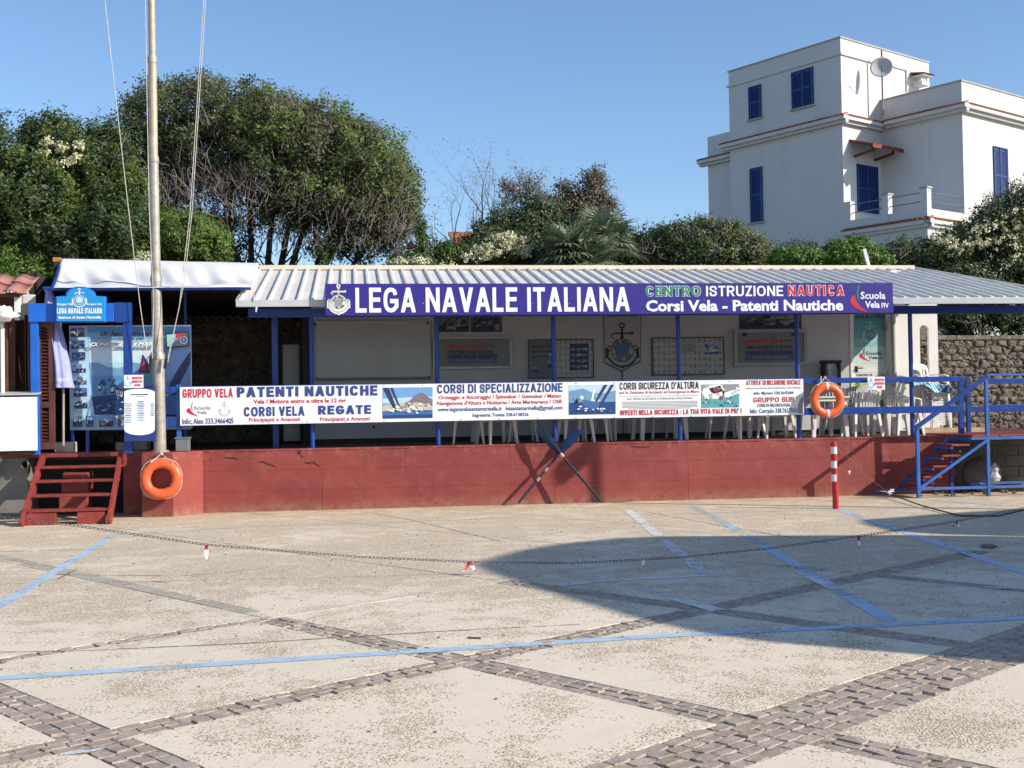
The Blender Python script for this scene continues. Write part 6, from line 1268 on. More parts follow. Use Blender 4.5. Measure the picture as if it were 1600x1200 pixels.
# windows: frame, leaves, louvre slats
def window(face, at, u0, v0, u1, v1, leaves=2, sill=True, mid=False):
    a = hx(u0, v0, face, at); b = hx(u1, v1, face, at); i = 1 if face == 'p' else 0; s0, s1 = sorted((a[i], b[i])); z1, z0 = a[2], b[2]
    c = hx(u0, v1, face, at)[2] if 0 else None
    z1 = (hx(u0, v0, face, at)[2]+hx(u1, v0, face, at)[2])/2 if 0 else a[2]
    def bx(s_a, s_b, o0, o1, za, zb_, mt, nm, par=None):
        return hbox(at-o1, at-o0, s_a, s_b, za, zb_, mt, nm, 0, par) if face == 'p' else hbox(s_a, s_b, at-o1, at-o0, za, zb_, mt, nm, 0, par)
    w = bx(s0, s1, .0, .02, z0, z1, HBLUE, 'window')
    for (x0, x1, ya, yb_) in ((s0, s0+.05, z0, z1), (s1-.05, s1, z0, z1), (s0+.05, s1-.05, z1-.05, z1), (s0+.05, s1-.05, z0, z0+.05)): bx(x0, x1, .021, .06, ya, yb_, HBLUE, 'frame', w)
    for k in range(leaves):
        l0 = s0+.06+(s1-s0-.12)*k/leaves; l1 = l0+(s1-s0-.12)/leaves-.015
        for (x0, x1, ya, yb_) in ((l0, l0+.05, z0+.06, z1-.06), (l1-.05, l1, z0+.06, z1-.06), (l0+.05, l1-.05, (z0+z1)/2-.04, (z0+z1)/2+.04)): bx(x0, x1, .02, .05, ya, yb_, HBLUE, 'leaf_frame', w)
        mb = MB(); n = int((z1-z0-.14)/.06)
        for q in range(n):
            z = z0+.08+q*.06-ZB
            if face == 'p': vs = [(at-.045, l0+.05, z), (at-.045, l1-.05, z), (at-.02, l1-.05, z+.045), (at-.02, l0+.05, z+.045)]
            else: vs = [(l0+.05, at-.045, z), (l1-.05, at-.045, z), (l1-.05, at-.02, z+.045), (l0+.05, at-.02, z+.045)]
            mb.add(vs, [(0, 1, 2, 3)])
        o = bpy.data.objects.new('louvre_slats', mb.mesh('louvre_slats', HBLUE)); COL.objects.link(o); o.parent = w; stuff(o)
    if sill: bx(s0-.08, s1+.08, -.0, .1, z0-.06, z0-.002, GC, 'sill', w)
window('p', 0, 1170, 137, 1190.5, 183, 1); window('p', 0, 1237, 114, 1272, 163, 2); window('p', 0, 1172, 264, 1193, 346, 1)
window('q', 0, 1338, 256, 1372, 335, 2, False); window('q', L_, 1551, 228, 1575, 322, 2)
# balcony
zb0 = hx(1447, 341, 'p', 0)[2]; qb = hx(1449, 341, 'p', 0)[1]; zb1 = hx(1447, 325, 'p', 0)[2]
hbox(0, p1, qb, 0, ZB-1, zb0-.28, WHOUSE, 'lower_wall'); hbox(.05, p1, qb+.05, -.002, zb0-.281, zb0-.02, WHOUSE, 'balcony_floor'); cornice('p', 0, qb-.3, -.0, zb0, .25); cornice('q', qb, -.25, p1, zb0, .25)
hbox(0, .18, qb, 0, zb0-.02, zb1, WHOUSE, 'balcony_parapet'); hbox(.181, p1, qb, qb+.18, zb0-.02, zb1, WHOUSE, 'balcony_parapet')
ztp = hx(1449, 293, 'p', 0)[2]
for q0 in (qb-.02, hx(1388, 320, 'p', 0)[1]-.0):
    zt2_ = ztp if q0 < qb+.1 else hx(1388, 304, 'p', 0)[2]; hbox(-.02, .26, q0, q0+.28, zb0, zt2_, WHOUSE, 'balcony_pillar'); hbox(-.06, .30, q0-.04, q0+.32, zt2_, zt2_+.06, GC, 'pillar_cap')
hbox(-.0, .3, -.3, 0, zb1, ztp, WHOUSE, 'balcony_pillar')
for zr in (.33, .72):
    z = zb1+(ztp-zb1)*zr*1.15
    mb = MB(); mb.tube([(.1, qb+.2, z-ZB), (.1, -.2, z-ZB)], .022, 6); o = bpy.data.objects.new('balcony_rail', mb.mesh('r', IRON)); COL.objects.link(o); o.parent = hs
    mb = MB(); mb.tube([(.2, qb+.1, z-ZB), (p1, qb+.1, z-ZB)], .022, 6); o = bpy.data.objects.new('balcony_rail', mb.mesh('r', IRON)); COL.objects.link(o); o.parent = hs
# tiled awning over the balcony door
a = hx(1326, 217, 'q', 0); REDT = M('red_awning_tile', (.22, .035, .022), .7, .2, 4)
az = hx(1330, 220, 'q', 0)[2]; ap0 = a[0]; ap1 = p1-.0; n = int((ap1-ap0)/.15)
for i in range(n):
    c = ap0+(i+.5)*.15; mb = MB()
    for k in range(4):
        t0 = math.pi*k/4; t1 = math.pi*(k+1)/4; vs = []
        for t_ in (t0, t1): vs += [(c+.075*math.cos(t_), -1.15, az-.40+.09*math.sin(t_)-ZB), (c+.065*math.cos(t_), 0, az+.05*math.sin(t_)-ZB)]
        mb.add(vs, [(0, 1, 3, 2)])
        mb.add([vs[0], vs[2], (vs[2][0], -1.15, az-.48-ZB), (vs[0][0], -1.15, az-.48-ZB)], [(0, 1, 2, 3)])
    o = bpy.data.objects.new('awning_tile', mb.mesh('awning_tile', REDT)); COL.objects.link(o); o.parent = hs
mb = MB(); mb.prism([(ap0, 0, az-.05-ZB), (ap0, -1.12, az-.42-ZB), (ap0, -1.12, az-.38-ZB), (ap0, 0, az-ZB)], (n*.15, 0, 0)); o = bpy.data.objects.new('awning_board', mb.mesh('b', BROWN)); COL.objects.link(o); o.parent = hs
for x in (ap0+.35, ap1-.5):
    mb = MB(); mb.bar((x, 0, az-.62-ZB), (x, -.95, az-.50-ZB), .08, .1); mb.bar((x, -.9, az-.5-ZB), (x, -.9, az-.36-ZB), .08, .08); o = bpy.data.objects.new('bracket', mb.mesh('b', BROWN)); COL.objects.link(o); o.parent = hs
# pilaster strip / roof door outline and lamp with tile hat
a = hx(1395, 104, 'q', 0); b = hx(1416, 144, 'q', 0)
hbox(a[0], b[0], -.05, 0, hx(1396, 105, 'q', 0)[2]-.02, hx(1396, 105, 'q', 0)[2]+.03, GC, 'door_head'); hbox(b[0]-.04, b[0]+.02, -.05, 0, b[2], hx(1396, 105, 'q', 0)[2], GC, 'door_jamb')
cp = hx(1440, 120, 'q', -.3); hbox(cp[0]-.35, cp[0]+.35, -.6, -.01, cp[2]-.02, cp[2]+.02, WHOUSE, 'hood_slab'); hbox(cp[0]-.28, cp[0]+.28, -.5, -.01, cp[2]-.4, cp[2]-.25, WHOUSE, 'hood_base'); hbox(cp[0]-.24, cp[0]-.18, -.45, -.4, cp[2]-.25, cp[2]-.02, WHOUSE, 'hood_leg'); hbox(cp[0]+.15, cp[0]+.21, -.45, -.4, cp[2]-.25, cp[2]-.02, WHOUSE, 'hood_leg')
for i in range(6):
    mb = MB(); c = cp[0]-.36+.14*i
    for k in range(3):
        vs = []
        for t_ in (math.pi*k/3, math.pi*(k+1)/3): vs += [(c+.07*math.cos(t_), -.68, cp[2]+.02+.05*math.sin(t_)-ZB), (c+.07*math.cos(t_), 0, cp[2]+.16+.05*math.sin(t_)-ZB)]
        mb.add(vs, [(0, 1, 3, 2)])
    o = bpy.data.objects.new('hood_tile', mb.mesh('t', TERRA)); COL.objects.link(o); o.parent = hs
# satellite dish
dpp = hx(1379, 150, 'q', -.5); base = O+HA*dpp[0]+HB*(-.5); dz0 = dpp[2]; zt_ = hx(1379, 79, 'q', -.5)[2]
ds = thing('satellite_dish', 'white satellite dish on a rusty pole on the house roof terrace', 'satellite dish', (base.x, base.y, dz0-.8))
mb = MB(); mb.tube([(base.x, base.y, dz0-.8), (base.x, base.y, zt_)], .04, 8); mb.build('pole', M('rusty_pole', (.28, .2, .15), .7, .3), ds, smooth=True)
dc = onP(1377, 107, HB, O.dot(HB)-.75); r_ = .45; fwd = Vector((-.38, -.88, .22)).normalized(); sx = fwd.cross(Vector((0, 0, 1))).normalized(); sy_ = sx.cross(fwd).normalized()
mb = MB(); vs = [dc-fwd*.0]; n = 28
for i in range(1, 7):
    q = i/6
    for k in range(n): a = 2*math.pi*k/n; vs.append(dc+(sx*math.cos(a)+sy_*math.sin(a))*r_*q+fwd*(.12*q*q))
mb.add(vs, [(0, 1+k, 1+(k+1) % n) for k in range(n)]+[(1+i*n+k, 1+(i+1)*n+k, 1+(i+1)*n+(k+1) % n, 1+i*n+(k+1) % n) for i in range(5) for k in range(n)]); o = mb.build('dish', MP('dish_grey', (.46, .46, .47)), ds, smooth=2, fix=False); sl = o.modifiers.new('s', 'SOLIDIFY'); sl.thickness = .015
mb = MB(); lnb = dc+fwd*.55-sy_*.18; mb.tube([dc-sy_*r_+fwd*.12, lnb], .012, 5); mb.ball(lnb, .045, 6); mb.build('receiver_arm', IRON, ds)
# far roof between bushes, white garden building, stick, lantern
fr_ = thing('far_house', 'distant terracotta tiled roof peeking out above the middle bushes', 'house', onY(715, 400, 46)); a = onY(700, 362, 46); b = onY(742, 362, 46)
mb = MB(); mb.prism([(a.x, 46, a.z), (a.x, 44, a.z-.7), (a.x, 44, a.z-.8), (a.x, 46, a.z-.1)], (b.x-a.x+.8, 0, 0)); mb.build('roof', TERRA, fr_); mb = MB(); mb.box(a.x+.1, b.x+.7, 44.2, 46, a.z-3, a.z-.75); mb.build('wall', WHOUSE, fr_)
wb = thing('garden_building', 'sunlit white garden building half hidden behind the dark shrubs at right', 'building', onY(1560, 530, 36)); a = onY(1517, 495, 36); b = onY(1640, 540, 36)
mb = MB(); mb.box(a.x, b.x, 36, 38, 1.5, a.z); mb.build('wall', WHOUSE, wb); px_box(1559, 486, 1578, 505, 35.97, .02, HBLUE, 'shutter', wb, 0)
mb = MB(); mb.bar(onY(1358, 418, 24.6), onY(1350, 389, 24.6), .07, .05, (0, 1, 0)); tag(mb.build('white_stake', WPL, None), 'leaning white stake sticking up behind the roof ridge', 'stake')
ln = thing('garden_lantern', 'small dark iron lantern standing left of the ivy covered column', 'lantern', onY(643, 425, 29)); c = onY(643, 400, 29)
mb = MB(); mb.tube([(c.x, 29, c.z-.5), (c.x, 29, c.z)], .03, 6); mb.build('post', BLACK, ln)
mb = MB(); tp = onY(643, 379, 29); e0 = onY(643, 388, 29).z
for k in range(6):
    a = math.pi*k/3; mb.bar((c.x+.09*math.cos(a), 29+.09*math.sin(a), c.z), (c.x+.16*math.cos(a), 29+.16*math.sin(a), e0), .018, .018)
mb.build('frame', BLACK, ln); mb = MB(); mb.tube([(c.x, 29, e0), (c.x, 29, e0+.06), (c.x, 29, tp.z), (c.x, 29, tp.z+.08)], [.21, .13, .04, .01], 6); mb.build('cap', BLACK, ln)
# ================================================================== TREES AND SHRUBS
LG = leafmat('pittosporum_leaf', (.05, .085, .018), (.15, .19, .04)); LD = leafmat('dark_evergreen_leaf', (.022, .048, .012), (.06, .10, .025)); LB = leafmat('bright_green_leaf', (.05, .12, .015), (.13, .22, .035))
LO = leafmat('olive_pine_leaf', (.055, .07, .03), (.10, .125, .045), (.12, .092, .065)); LBR = leafmat('brown_dying_leaf', (.10, .05, .025), (.16, .10, .06)); LGR = leafmat('grey_green_leaf', (.07, .085, .045), (.15, .16, .10)); LFL = leafmat('cream_blossom', (.50, .47, .28), (.72, .69, .48), trans=.15)
LPM = leafmat('fan_palm_leaf', (.09, .13, .065), (.19, .23, .14), trans=.15); LDK = leafmat('very_dark_leaf', (.018, .035, .010), (.05, .075, .022))
def crown(name, label, cat, blobs, Y, dr, nc, per, spread, L, Wd, mats, trunk=None, flowers=None, wisp=.25, group=None, shell=.62, twigs=0, limbs=None):
    bx_ = sum(b[0] for b in blobs)/len(blobs); p = onY(trunk[0] if trunk else bx_, 430, Y); base = (p.x, Y, hz(p.x, Y)); t = thing(name, label, cat, base, group)
    tips = []
    tr = trunk if trunk else (bx_,)
    for u in tr:
        q = onY(u, 430, Y); top = onY(u, min(b[1] for b in blobs)+8, Y)
        h = max(1, (onY(u, sum(b[1] for b in blobs)/len(blobs), Y).z-hz(q.x, Y)))
        mb = MB(); grow(mb, (q.x, Y, hz(q.x, Y)-.1), (random.gauss(0, .25), random.gauss(0, .1), 1), h*.42, .04+h*.015, 3, tips, .6, 4, 5, .1); mb.build('trunk', BARK, t, fix=False, smooth=2)
    rest_mats = mats if isinstance(mats, list) else [mats]
    for i, m_ in enumerate(rest_mats):
        c, d = blobpts(blobs, Y, dr, int(nc*.95)//len(rest_mats), int(per*1.15), spread*.78, shell, wisp+.08); quads('crown' if i == 0 else 'foliage', c, d, L*.82, Wd*.82, m_, t, base=base)
    if flowers:
        for fb in flowers:
            c, d = blobpts([fb[:4]], Y-dr*fb[6] if len(fb) > 6 else Y-dr*.95, .35, fb[4], 14, .035, .5); o = quads('blossom', c, d, .05, .05, LFL, t, base=base)
    if twigs:
        mb = MB()
        for k in range(twigs):
            b = random.choice(blobs); a = random.random()*2*math.pi; r1 = random.uniform(.2, .6); c = onY(b[0]+b[2]*r1*math.cos(a), b[1]+b[3]*r1*math.sin(a), Y+random.uniform(-dr*.8, 0)); e_ = onY(b[0]+b[2]*1.0*math.cos(a), b[1]+b[3]*1.0*math.sin(a), Y+random.uniform(-dr, 0)); e_ = c+(e_-c)*random.uniform(.5, 1.15)+Vector((0, 0, .2)); m2_ = (c+e_)/2+Vector((random.gauss(0, .1), random.gauss(0, .1), random.gauss(0, .1))); mb.tube([c, m2_, e_], [.011, .008, .003], 3, cap=False)
        stuff(mb.build('twigs', TWIG, t, fix=False))
    return t
def LW(Y, px): return px*Y/1850
# the big wind-shaped tree
bt_base = onY(405, 432, 30); bt = thing('wind_shaped_tree', 'big wind-swept domed evergreen tree with fan of bare limbs behind the tarpaulin', 'tree', (bt_base.x, 30, hz(bt_base.x, 30)))
mb = MB(); tips = []
for u, tu, tv in ((372, 300, 300), (380, 350, 260), (388, 400, 240), (398, 440, 250), (408, 500, 270), (418, 560, 300), (425, 600, 350), (366, 250, 330), (395, 470, 220), (410, 540, 340)):
    q = onY(u, 430, 30); g0 = Vector((q.x, 30, hz(q.x, 30)-.1)); e_ = onY(tu, tv, 30+random.uniform(-1.2, .6)); pts = [g0]
    for f in (.25, .5, .75, 1): pts.append(g0.lerp(e_, f)+Vector((random.gauss(0, .12), random.gauss(0, .12), .5*math.sin(f*math.pi)*.5)))
    mb.tube(pts, [.13, .11, .085, .06, .03], 7, cap=False)
    for f in (2, 3, 4):
        for k in range(3): grow(mb, pts[f], Vector((random.gauss(.1, .7), random.gauss(0, .6), random.uniform(.0, .9))), .75, .03, 2, tips, .55, 3, 4, .12)
mb.build('trunk', BARK, bt, fix=False)
mb = MB()
for k in range(3400):
    a = random.uniform(0, math.pi*1.0); u = 430+205*math.cos(a)*random.uniform(.2, 1.02); v = 320-175*math.sin(a)*random.uniform(.1, .95)+max(0, (u-430)*.25)
    if random.random() < .45: u = random.uniform(240, 640); v = random.uniform(280, 372) if u < 420 else random.uniform(290, 400)
    c = onY(u, v, 30+random.uniform(-2.3, .6)); d = Vector((random.gauss(.0, .35)+(u-400)/600, random.gauss(0, .3), random.uniform(.1, 1))).normalized(); L = random.uniform(.25, .7); m2_ = c+d*L*.5+Vector((random.gauss(0, .04), random.gauss(0, .04), random.gauss(0, .04))); mb.tube([c, m2_, c+d*L], [.010, .007, .003], 3, cap=False)
stuff(mb.build('dead_twigs', TWIG, bt, fix=False))
bl_ = [(255, 190, 52, 50), (225, 215, 30, 50), (320, 185, 70, 55), (375, 195, 65, 48), (430, 215, 75, 55), (490, 240, 80, 60), (550, 250, 62, 55), (585, 285, 55, 60), (610, 320, 38, 42), (330, 240, 100, 50), (440, 275, 120, 50), (560, 340, 60, 38), (500, 320, 80, 35), (280, 250, 60, 45, .4)]
bb = (bt_base.x, 30, hz(bt_base.x, 30))
bl_ += [(610, 365, 38, 30), (570, 385, 45, 24), (520, 385, 35, 20), (630, 330, 24, 30), (470, 330, 60, 30), (250, 300, 40, 40)]
c, d = blobpts(bl_, 30, 2.3, 2500, 34, .10, .62, .16); quads('crown', c, d, .11, .042, LO, bt, base=bb)
c, d = blobpts([(b[0]+6, b[1]-5, b[2], b[3]) for b in bl_ if b[0] > 400 and b[1] < 330], 29.7, 2.3, 620, 32, .09, .8, .25); quads('foliage', c, d, .11, .05, LG, bt, base=bb)
c, d = blobpts([(205, 165, 14, 20), (240, 140, 20, 18), (335, 133, 10, 10), (385, 130, 12, 12), (300, 135, 30, 12), (430, 160, 25, 14), (500, 190, 30, 12), (565, 205, 26, 14), (625, 245, 14, 14), (650, 300, 10, 22), (655, 345, 9, 16), (210, 190, 12, 30), (640, 270, 14, 12)], 30, .6, 210, 20, .08, .4, .3); quads('foliage', c, d, .11, .05, LO, bt, base=bb)
c, d = blobpts([(405, 330, 28, 26), (455, 350, 20, 22), (500, 395, 26, 20), (360, 300, 20, 18)], 29, .8, 70, 22, .10, .4, .2); quads('foliage', c, d, .11, .05, LG, bt, base=bb)
# hedge and trees at the left
crown('broadleaf_tree', 'dense mid green tree at the far left edge, tallest at its left', 'tree', [(-10, 250, 60, 65), (20, 290, 75, 60), (-40, 320, 90, 90), (60, 330, 70, 45)], 27, 1.8, 1000, 30, .10, .12, .065, [LG, LD, LDK], (10, 40), wisp=.25, shell=.5)
crown('flowering_tree', 'dark green tree bearing one patch of cream blossom, left of the flagpole', 'tree', [(95, 235, 55, 48), (140, 255, 60, 50), (110, 300, 90, 60), (60, 215, 28, 24), (175, 235, 40, 38), (180, 300, 45, 70)], 28, 1.8, 1300, 30, .10, .11, .06, [LD, LDK, LG], (90, 150), shell=.5, flowers=[(72, 222, 10, 5, 7, 0, 1.3), (95, 230, 10, 6, 9, 0, 1.3), (122, 226, 9, 5, 9, 0, 1.3), (118, 248, 11, 6, 9, 0, 1.3), (98, 255, 10, 5, 5, 0, 1.3), (68, 240, 8, 5, 5, 0, 1.3)], twigs=120)
crown('evergreen_shrub', 'very dark evergreen shrub mass low at left behind the kiosk roof', 'shrub', [(40, 390, 90, 50), (120, 380, 80, 55), (-30, 400, 80, 60), (180, 360, 60, 60)], 26.6, 1.2, 900, 28, .10, .12, .06, [LDK, LD], (60, 120), wisp=.15)
crown('broadleaf_tree', 'yellowish green leafy branch mass above the tarpaulin left end', 'tree', [(70, 315, 75, 35), (120, 350, 65, 38), (60, 270, 45, 30), (155, 320, 40, 30), (205, 290, 30, 26)], 26.9, 1.0, 420, 30, .10, .12, .06, LG, (110,), wisp=.3)
crown('bright_shrub', 'bright green rounded shrub behind the tarpaulin, right of the flagpole', 'shrub', [(300, 375, 55, 40), (330, 385, 30, 35), (262, 370, 35, 40), (215, 390, 30, 30)], 26.8, 1.1, 620, 30, .09, .11, .045, [LB, LG], (300,), wisp=.15)
crown('low_shrub', 'bright low shrub at the far left directly above the kiosk tiles', 'shrub', [(10, 410, 45, 28), (60, 415, 25, 20), (38, 432, 40, 20)], 25.9, .7, 260, 28, .08, .10, .045, LB, (20,), wisp=.1)
crown('blossoming_shrub', 'small shrub with cream blossoms just above the tarpaulin right of the flagpole', 'shrub', [(215, 400, 30, 16), (238, 385, 20, 20)], 26.2, .6, 110, 26, .08, .10, .05, LG, (220,), flowers=[(222, 402, 16, 7, 18)], wisp=.1)
# middle group
def bare(label, u, vtop, Y, spread_, n, mt=TWIG, leaves=None, kids=(2, 3), w=1.0):
    q = onY(u, 430, Y); tp = onY(u, vtop, Y); b = Vector((q.x, Y, hz(q.x, Y)-.1)); H_ = tp.z-b.z; t = thing('bare_tree', label, 'tree', b); mb = MB(); tips = []
    for k in range(n): grow(mb, b+Vector((0, 0, H_*min(.72, .30+.10*k))) if k else b, Vector((random.gauss(0, .3)*w, random.gauss(0, .2), 1)), H_*(.24 if k else .3), .045, 4, tips, spread_, 4, 5, .22, kids)
    # leader
    pts = [b+Vector((random.gauss(0, .04), 0, H_*i/6)) for i in range(7)]; mb.tube(pts, [.06, .05, .04, .032, .024, .015, .005], 6, cap=False)
    for i in range(2, 6):
        for k in range(5): grow(mb, pts[i], Vector((random.gauss(0, 1)*w, random.gauss(0, .6), .8)), H_*.075*(7-i)/3, .013, 2, tips, .5, 3, 3, .25)
    mb.build('trunk', mt, t, fix=False)
    if leaves:
        c = np.array([tuple(x[0]) for x in tips]); c = np.repeat(c, leaves[2], 0)+RNG.normal(0, .06, (len(c)*leaves[2], 3)); quads('foliage', c, np.tile([0, -.4, .6], (len(c), 1)), leaves[1], leaves[1]*.5, leaves[0], t, base=tuple(b))
    return t
bare('leafless grey twiggy tree left of the tall thin leader in the middle', 742, 322, 33, .55, 7, leaves=(LGR, .05, 2), w=1.6)
bare('tall thin bare leader tree rising alone in the middle of the skyline', 775, 288, 32.5, .35, 2, BARK, kids=(1, 2), w=.7)
bare('thin grey bush with few leaves between ivy column and the middle shrubs', 680, 350, 29, .5, 3, leaves=(LGR, .07, 2))
crown('sparse_tree', 'greyish half bare tree with green foot, centre of the skyline', 'tree', [(822, 290, 30, 24), (800, 310, 22, 14), (840, 320, 22, 22), (790, 293, 9, 8)], 31, .9, 120, 14, .13, .09, .05, LGR, (822, 810), wisp=.4, shell=.3, twigs=110)
crown('evergreen_shrub', 'dark evergreen bush below the half bare centre tree', 'shrub', [(830, 355, 40, 42), (790, 355, 35, 30), (860, 370, 35, 35), (760, 375, 40, 25), (845, 330, 26, 24)], 30.5, 1.1, 620, 28, .11, .11, .055, [LD, LGR], (830,), wisp=.2)
crown('dying_tree', 'brown leaved dying tree forming the right peak of the centre skyline', 'tree', [(925, 300, 26, 34), (885, 315, 24, 32), (905, 330, 45, 28), (930, 282, 14, 18), (950, 325, 18, 20), (880, 292, 12, 10)], 31.5, .9, 420, 18, .11, .10, .06, [LBR, LGR], (900, 925), wisp=.35, shell=.35, twigs=60)
crown('evergreen_shrub', 'dark shrub filling the gap under the brown leaved tree', 'shrub', [(910, 365, 55, 28), (1010, 385, 40, 28), (960, 395, 50, 28), (880, 385, 35, 35)], 30.6, .9, 420, 28, .11, .12, .055, [LDK, LD], (905,), wisp=.15)
crown('blossoming_shrub', 'wide shrub covered in cream blossom clusters left of the fan palms', 'shrub', [(790, 395, 45, 28), (745, 405, 35, 20), (825, 405, 25, 18), (700, 405, 28, 25)], 27.5, .9, 520, 28, .09, .10, .05, [LG, LD], (790,), flowers=[(795, 375, 30, 10, 60), (770, 390, 28, 12, 50), (815, 390, 16, 12, 28), (740, 400, 20, 10, 20), (700, 415, 20, 6, 10)], wisp=.15)
crown('blossoming_shrub', 'small cream blossoming shrub at the foot of the ivy column', 'shrub', [(655, 412, 22, 12), (622, 412, 16, 8)], 27, .5, 110, 26, .07, .09, .045, LG, (650,), flowers=[(655, 407, 16, 6, 16), (622, 410, 14, 5, 20)], wisp=.1)
crown('ivy_column', 'narrow ivy covered column right of the iron lantern', 'climber', [(658, 360, 7, 12), (659, 385, 8, 22), (660, 405, 9, 18), (655, 352, 5, 6)], 28.5, .3, 110, 22, .06, .08, .05, [LB, LD], (659,), wisp=.1)
# fan palms
def palm(label, u, v, Y, R_, n, droop=.3):
    q = onY(u, 440, Y); c = onY(u, v, Y); t = thing('fan_palm', label, 'palm', (q.x, Y, hz(q.x, Y)), 'fan palms behind the roof'); mb = MB(); b = Vector((q.x, Y, hz(q.x, Y)-.1)); mb.tube([b, b.lerp(c, .6)+Vector((.05, 0, 0)), c], [.16, .15, .13], 10); mb.build('trunk', BARK, t, fix=False, smooth=2)
    for k in range(n):
        az = random.uniform(0, 2*math.pi); el = random.uniform(-.5, 1.2) ; d = Vector((math.cos(az)*math.cos(el), math.sin(az)*math.cos(el), math.sin(el))); Lp = R_*random.uniform(.4, .6); h = c+d*Lp; mb = MB(); mb.tube([c, (c+h)/2+Vector((0, 0, .03)), h], [.014, .012, .010], 4, cap=False)
        sd_ = d.cross(Vector((0, 0, 1))).normalized(); up = sd_.cross(d).normalized(); m_ = 19
        for i in range(m_):
            a = math.radians(-115+230*i/(m_-1)); dd = (d*math.cos(a)+sd_*math.sin(a)).normalized(); Lf = R_*.62*(1-.25*abs(a)/2)*random.uniform(.9, 1.05); mid_ = h+dd*Lf*.55+up*.02; e_ = h+dd*Lf-Vector((0, 0, droop*Lf*random.uniform(.2, 1)))
            s2 = dd.cross(up).normalized()*.03; mb.add([h-s2*.4, h+s2*.4, mid_+s2, mid_-s2, e_+s2*.2, e_-s2*.2], [(0, 1, 2, 3), (3, 2, 4, 5)])
        mb.build('frond', LPM, t, fix=False)
palm('silvery fan palm directly left of the taller palm, behind the roof ridge', 890, 397, 26.4, .92, 34); palm('taller greener fan palm spreading right below the brown leaved tree', 945, 378, 27.2, .98, 34); palm('low fan palm between the two others, fronds nearly touching the roof ridge', 925, 410, 26.0, .8, 22)
# right part
crown('rounded_shrub', 'wide grey green clipped shrub in front of the white house, left half', 'shrub', [(1055, 375, 35, 28), (1100, 365, 40, 22), (1090, 395, 75, 30), (1020, 400, 25, 18)], 28.5, 1.1, 620, 26, .10, .11, .055, [LG, LGR, LD], (1080,), wisp=.22, twigs=90)
crown('rounded_shrub', 'wide grey green clipped shrub in front of the white house, right half', 'shrub', [(1150, 385, 45, 25), (1180, 395, 25, 20), (1140, 360, 18, 12), (1170, 405, 40, 18)], 28.2, 1.0, 420, 26, .09, .10, .05, [LG, LGR], (1150,), wisp=.22, twigs=60)
crown('hedge_shrub', 'bright green low hedge clump under the tall blue house shutter', 'shrub', [(1245, 404, 40, 14), (1225, 402, 20, 13), (1265, 405, 18, 13)], 27, .7, 330, 28, .07, .09, .05, LB, (1245,), wisp=.08)
crown('laurel_shrub', 'bright green laurel around the leaning white stake', 'shrub', [(1320, 400, 35, 20), (1345, 395, 25, 20), (1370, 405, 20, 14), (1300, 405, 18, 16), (1335, 378, 8, 8)], 27, .8, 330, 28, .08, .12, .065, LB, (1325,), wisp=.2)
crown('blossoming_tree', 'large dark tree with many cream blossoms filling the right edge', 'tree', [(1440, 400, 50, 28), (1490, 385, 45, 30), (1540, 370, 50, 45), (1590, 350, 45, 60), (1560, 420, 70, 40), (1640, 400, 60, 90), (1470, 430, 60, 20), (1400, 400, 25, 15)], 28.5, 1.5, 1500, 28, .10, .11, .055, [LD, LDK, LG], (1500, 1580), flowers=[(1540, 365, 50, 24, 36), (1500, 385, 35, 18, 18), (1580, 395, 30, 30, 14), (1480, 375, 25, 8, 6), (1590, 340, 24, 24, 10)], wisp=.25, twigs=130)
crown('leafy_bush', 'thin leafy bush rising in front of the lit blue shutter at the right edge', 'bush', [(1560, 325, 26, 22), (1585, 310, 22, 28), (1600, 335, 30, 30), (1540, 335, 16, 12)], 28, .8, 150, 12, .11, .10, .06, [LD, LGR], (1570, 1595), wisp=.5, shell=.3, twigs=70)
crown('dark_shrub', 'dark shrubs above the stone wall seen beneath the roof edge at right', 'shrub', [(1500, 500, 40, 30), (1560, 490, 45, 30), (1610, 500, 40, 35), (1475, 490, 20, 28), (1520, 455, 60, 25), (1600, 460, 50, 25)], 27.2, .8, 720, 26, .10, .11, .055, [LDK, LD], (1500,), wisp=.2, shell=.3)
# filler so no bare hillside shows between the crowns
crown('background_hedge', 'long dark hedge line low behind all the middle shrubs', 'hedge', [(x, 405+random.uniform(-4, 4), 36, 24) for x in range(640, 1480, 45)], 32, .8, 1000, 24, .11, .13, .07, [LDK, LD], (700, 1000, 1300), wisp=.1)
crown('background_hedge', 'dark hedge mass behind the left trees and the tarpaulin', 'hedge', [(x, 380+random.uniform(-8, 8), 48, 55) for x in range(-60, 360, 45)], 31.5, .8, 900, 24, .12, .14, .07, [LDK, LD], (0, 150, 300), wisp=.1)
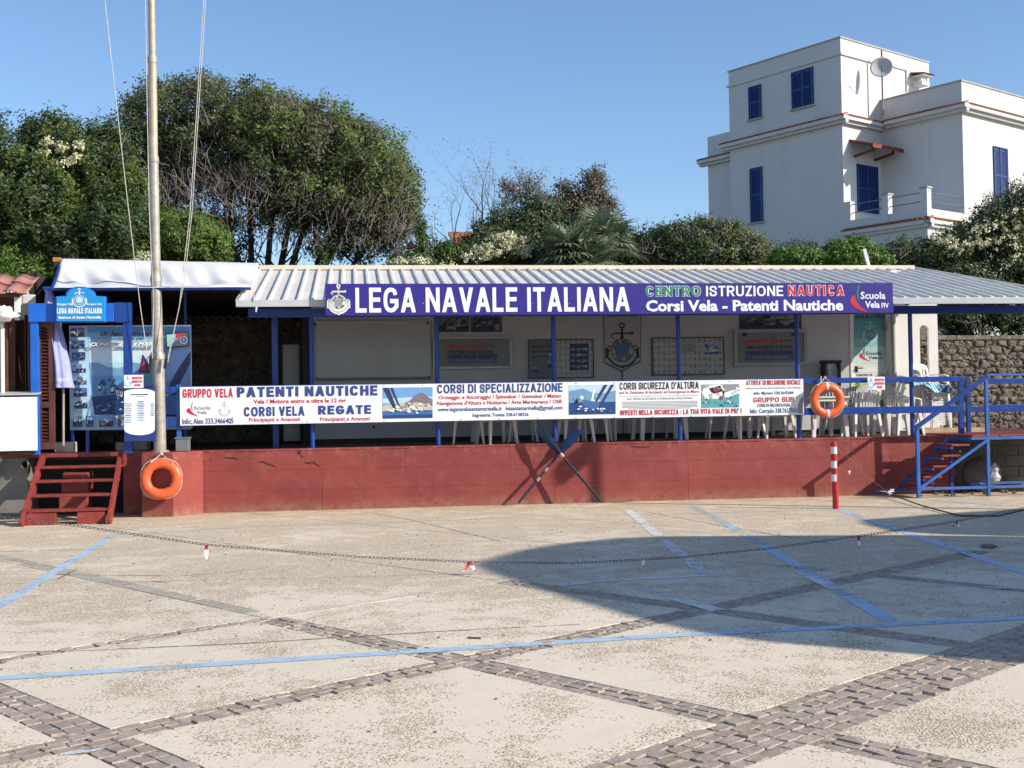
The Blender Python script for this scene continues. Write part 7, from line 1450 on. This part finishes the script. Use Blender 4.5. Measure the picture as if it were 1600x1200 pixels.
# ================================================================== UNSEEN BUILDING AND LAMP OUT OF FRAME, shaped to cast the shadows in view
dS = Vector((math.sin(SAZ), -math.cos(SAZ), 0)); nS = Vector((math.cos(SAZ), math.sin(SAZ), 0)); tE = math.tan(SEL)
def cast(g, Q): t = Q-g.dot(dS); return g+dS*t+Vector((0, 0, t*tE))
px_main = [(1390, 836), (1200, 837), (1040, 838), (960, 841), (880, 849), (810, 860), (760, 874), (738, 882), (760, 893), (840, 920), (920, 945), (1000, 968), (1100, 990), (1200, 1003), (1400, 1020), (1570, 1034), (1700, 1045)]
Q = 9.0; top = [cast(onZ(u, v), Q) for u, v in px_main]
lo0 = cast(onZ(1570, 838), Q); prof = [Vector((lo0.x, lo0.y, 0)), lo0]+top; l_ = top[-1]; prof.append(Vector((l_.x, l_.y, 0)))
prof = [prof[0]]+prof[1:-1]+[prof[-1]]
bd = thing('unseen_building', 'unseen building right of the camera, outline shaped to cast the big shadow', 'building', (prof[0]+prof[-1])/2)
mb = MB(); mb.prism(prof, dS*3.0); mb.build('wall', WHOUSE, bd)  # thick plate cut to the outline of the shadow it casts
px_w = [(1700, 790), (1600, 795), (1480, 802), (1350, 812), (1340, 813), (1355, 821), (1390, 830), (1480, 835), (1580, 837.5)]
pr = [cast(onZ(u, v), Q+.5) for u, v in px_w]; a = pr[0]; b = pr[-1]; pr = [Vector((a.x, a.y, 0))]+pr+[Vector((b.x, b.y, 0))]
wg = thing('unseen_wing', 'unseen lower wing right of the camera, shaped to cast the second shadow', 'building', (pr[0]+pr[-1])/2); mb = MB(); mb.prism(pr, dS*3.0); mb.build('wall', WHOUSE, wg)
# unseen lamp post, added to cast the blurred shadow on the red wall
w0 = Vector((onY(930, 740, WY).x, WY, 0)); tt = 8.6; base = w0+dS*tt; lp = thing('unseen_lamp', 'unseen street lamp right of the stair, added to cast the wall shadow', 'street lamp', (base.x, base.y, 0))
z0 = onY(930, 695, WY).z; mb = MB(); mb.tube([(base.x, base.y, 0), (base.x, base.y, z0+tt*tE)], .06, 10); mb.build('pole', GALV, lp, smooth=True)
def sh(u, v): p = onY(u, v, WY); return p+dS*tt+Vector((0, 0, tt*tE))
mb = MB(); pts = [sh(*p) for p in ((862, 738), (868, 752), (880, 752), (925, 712), (940, 690), (936, 682), (926, 680), (872, 724))]; mb.prism(pts, dS*.12); mb.build('shadow_head', GALV, lp)  # head outline taken from its shadow on the wall
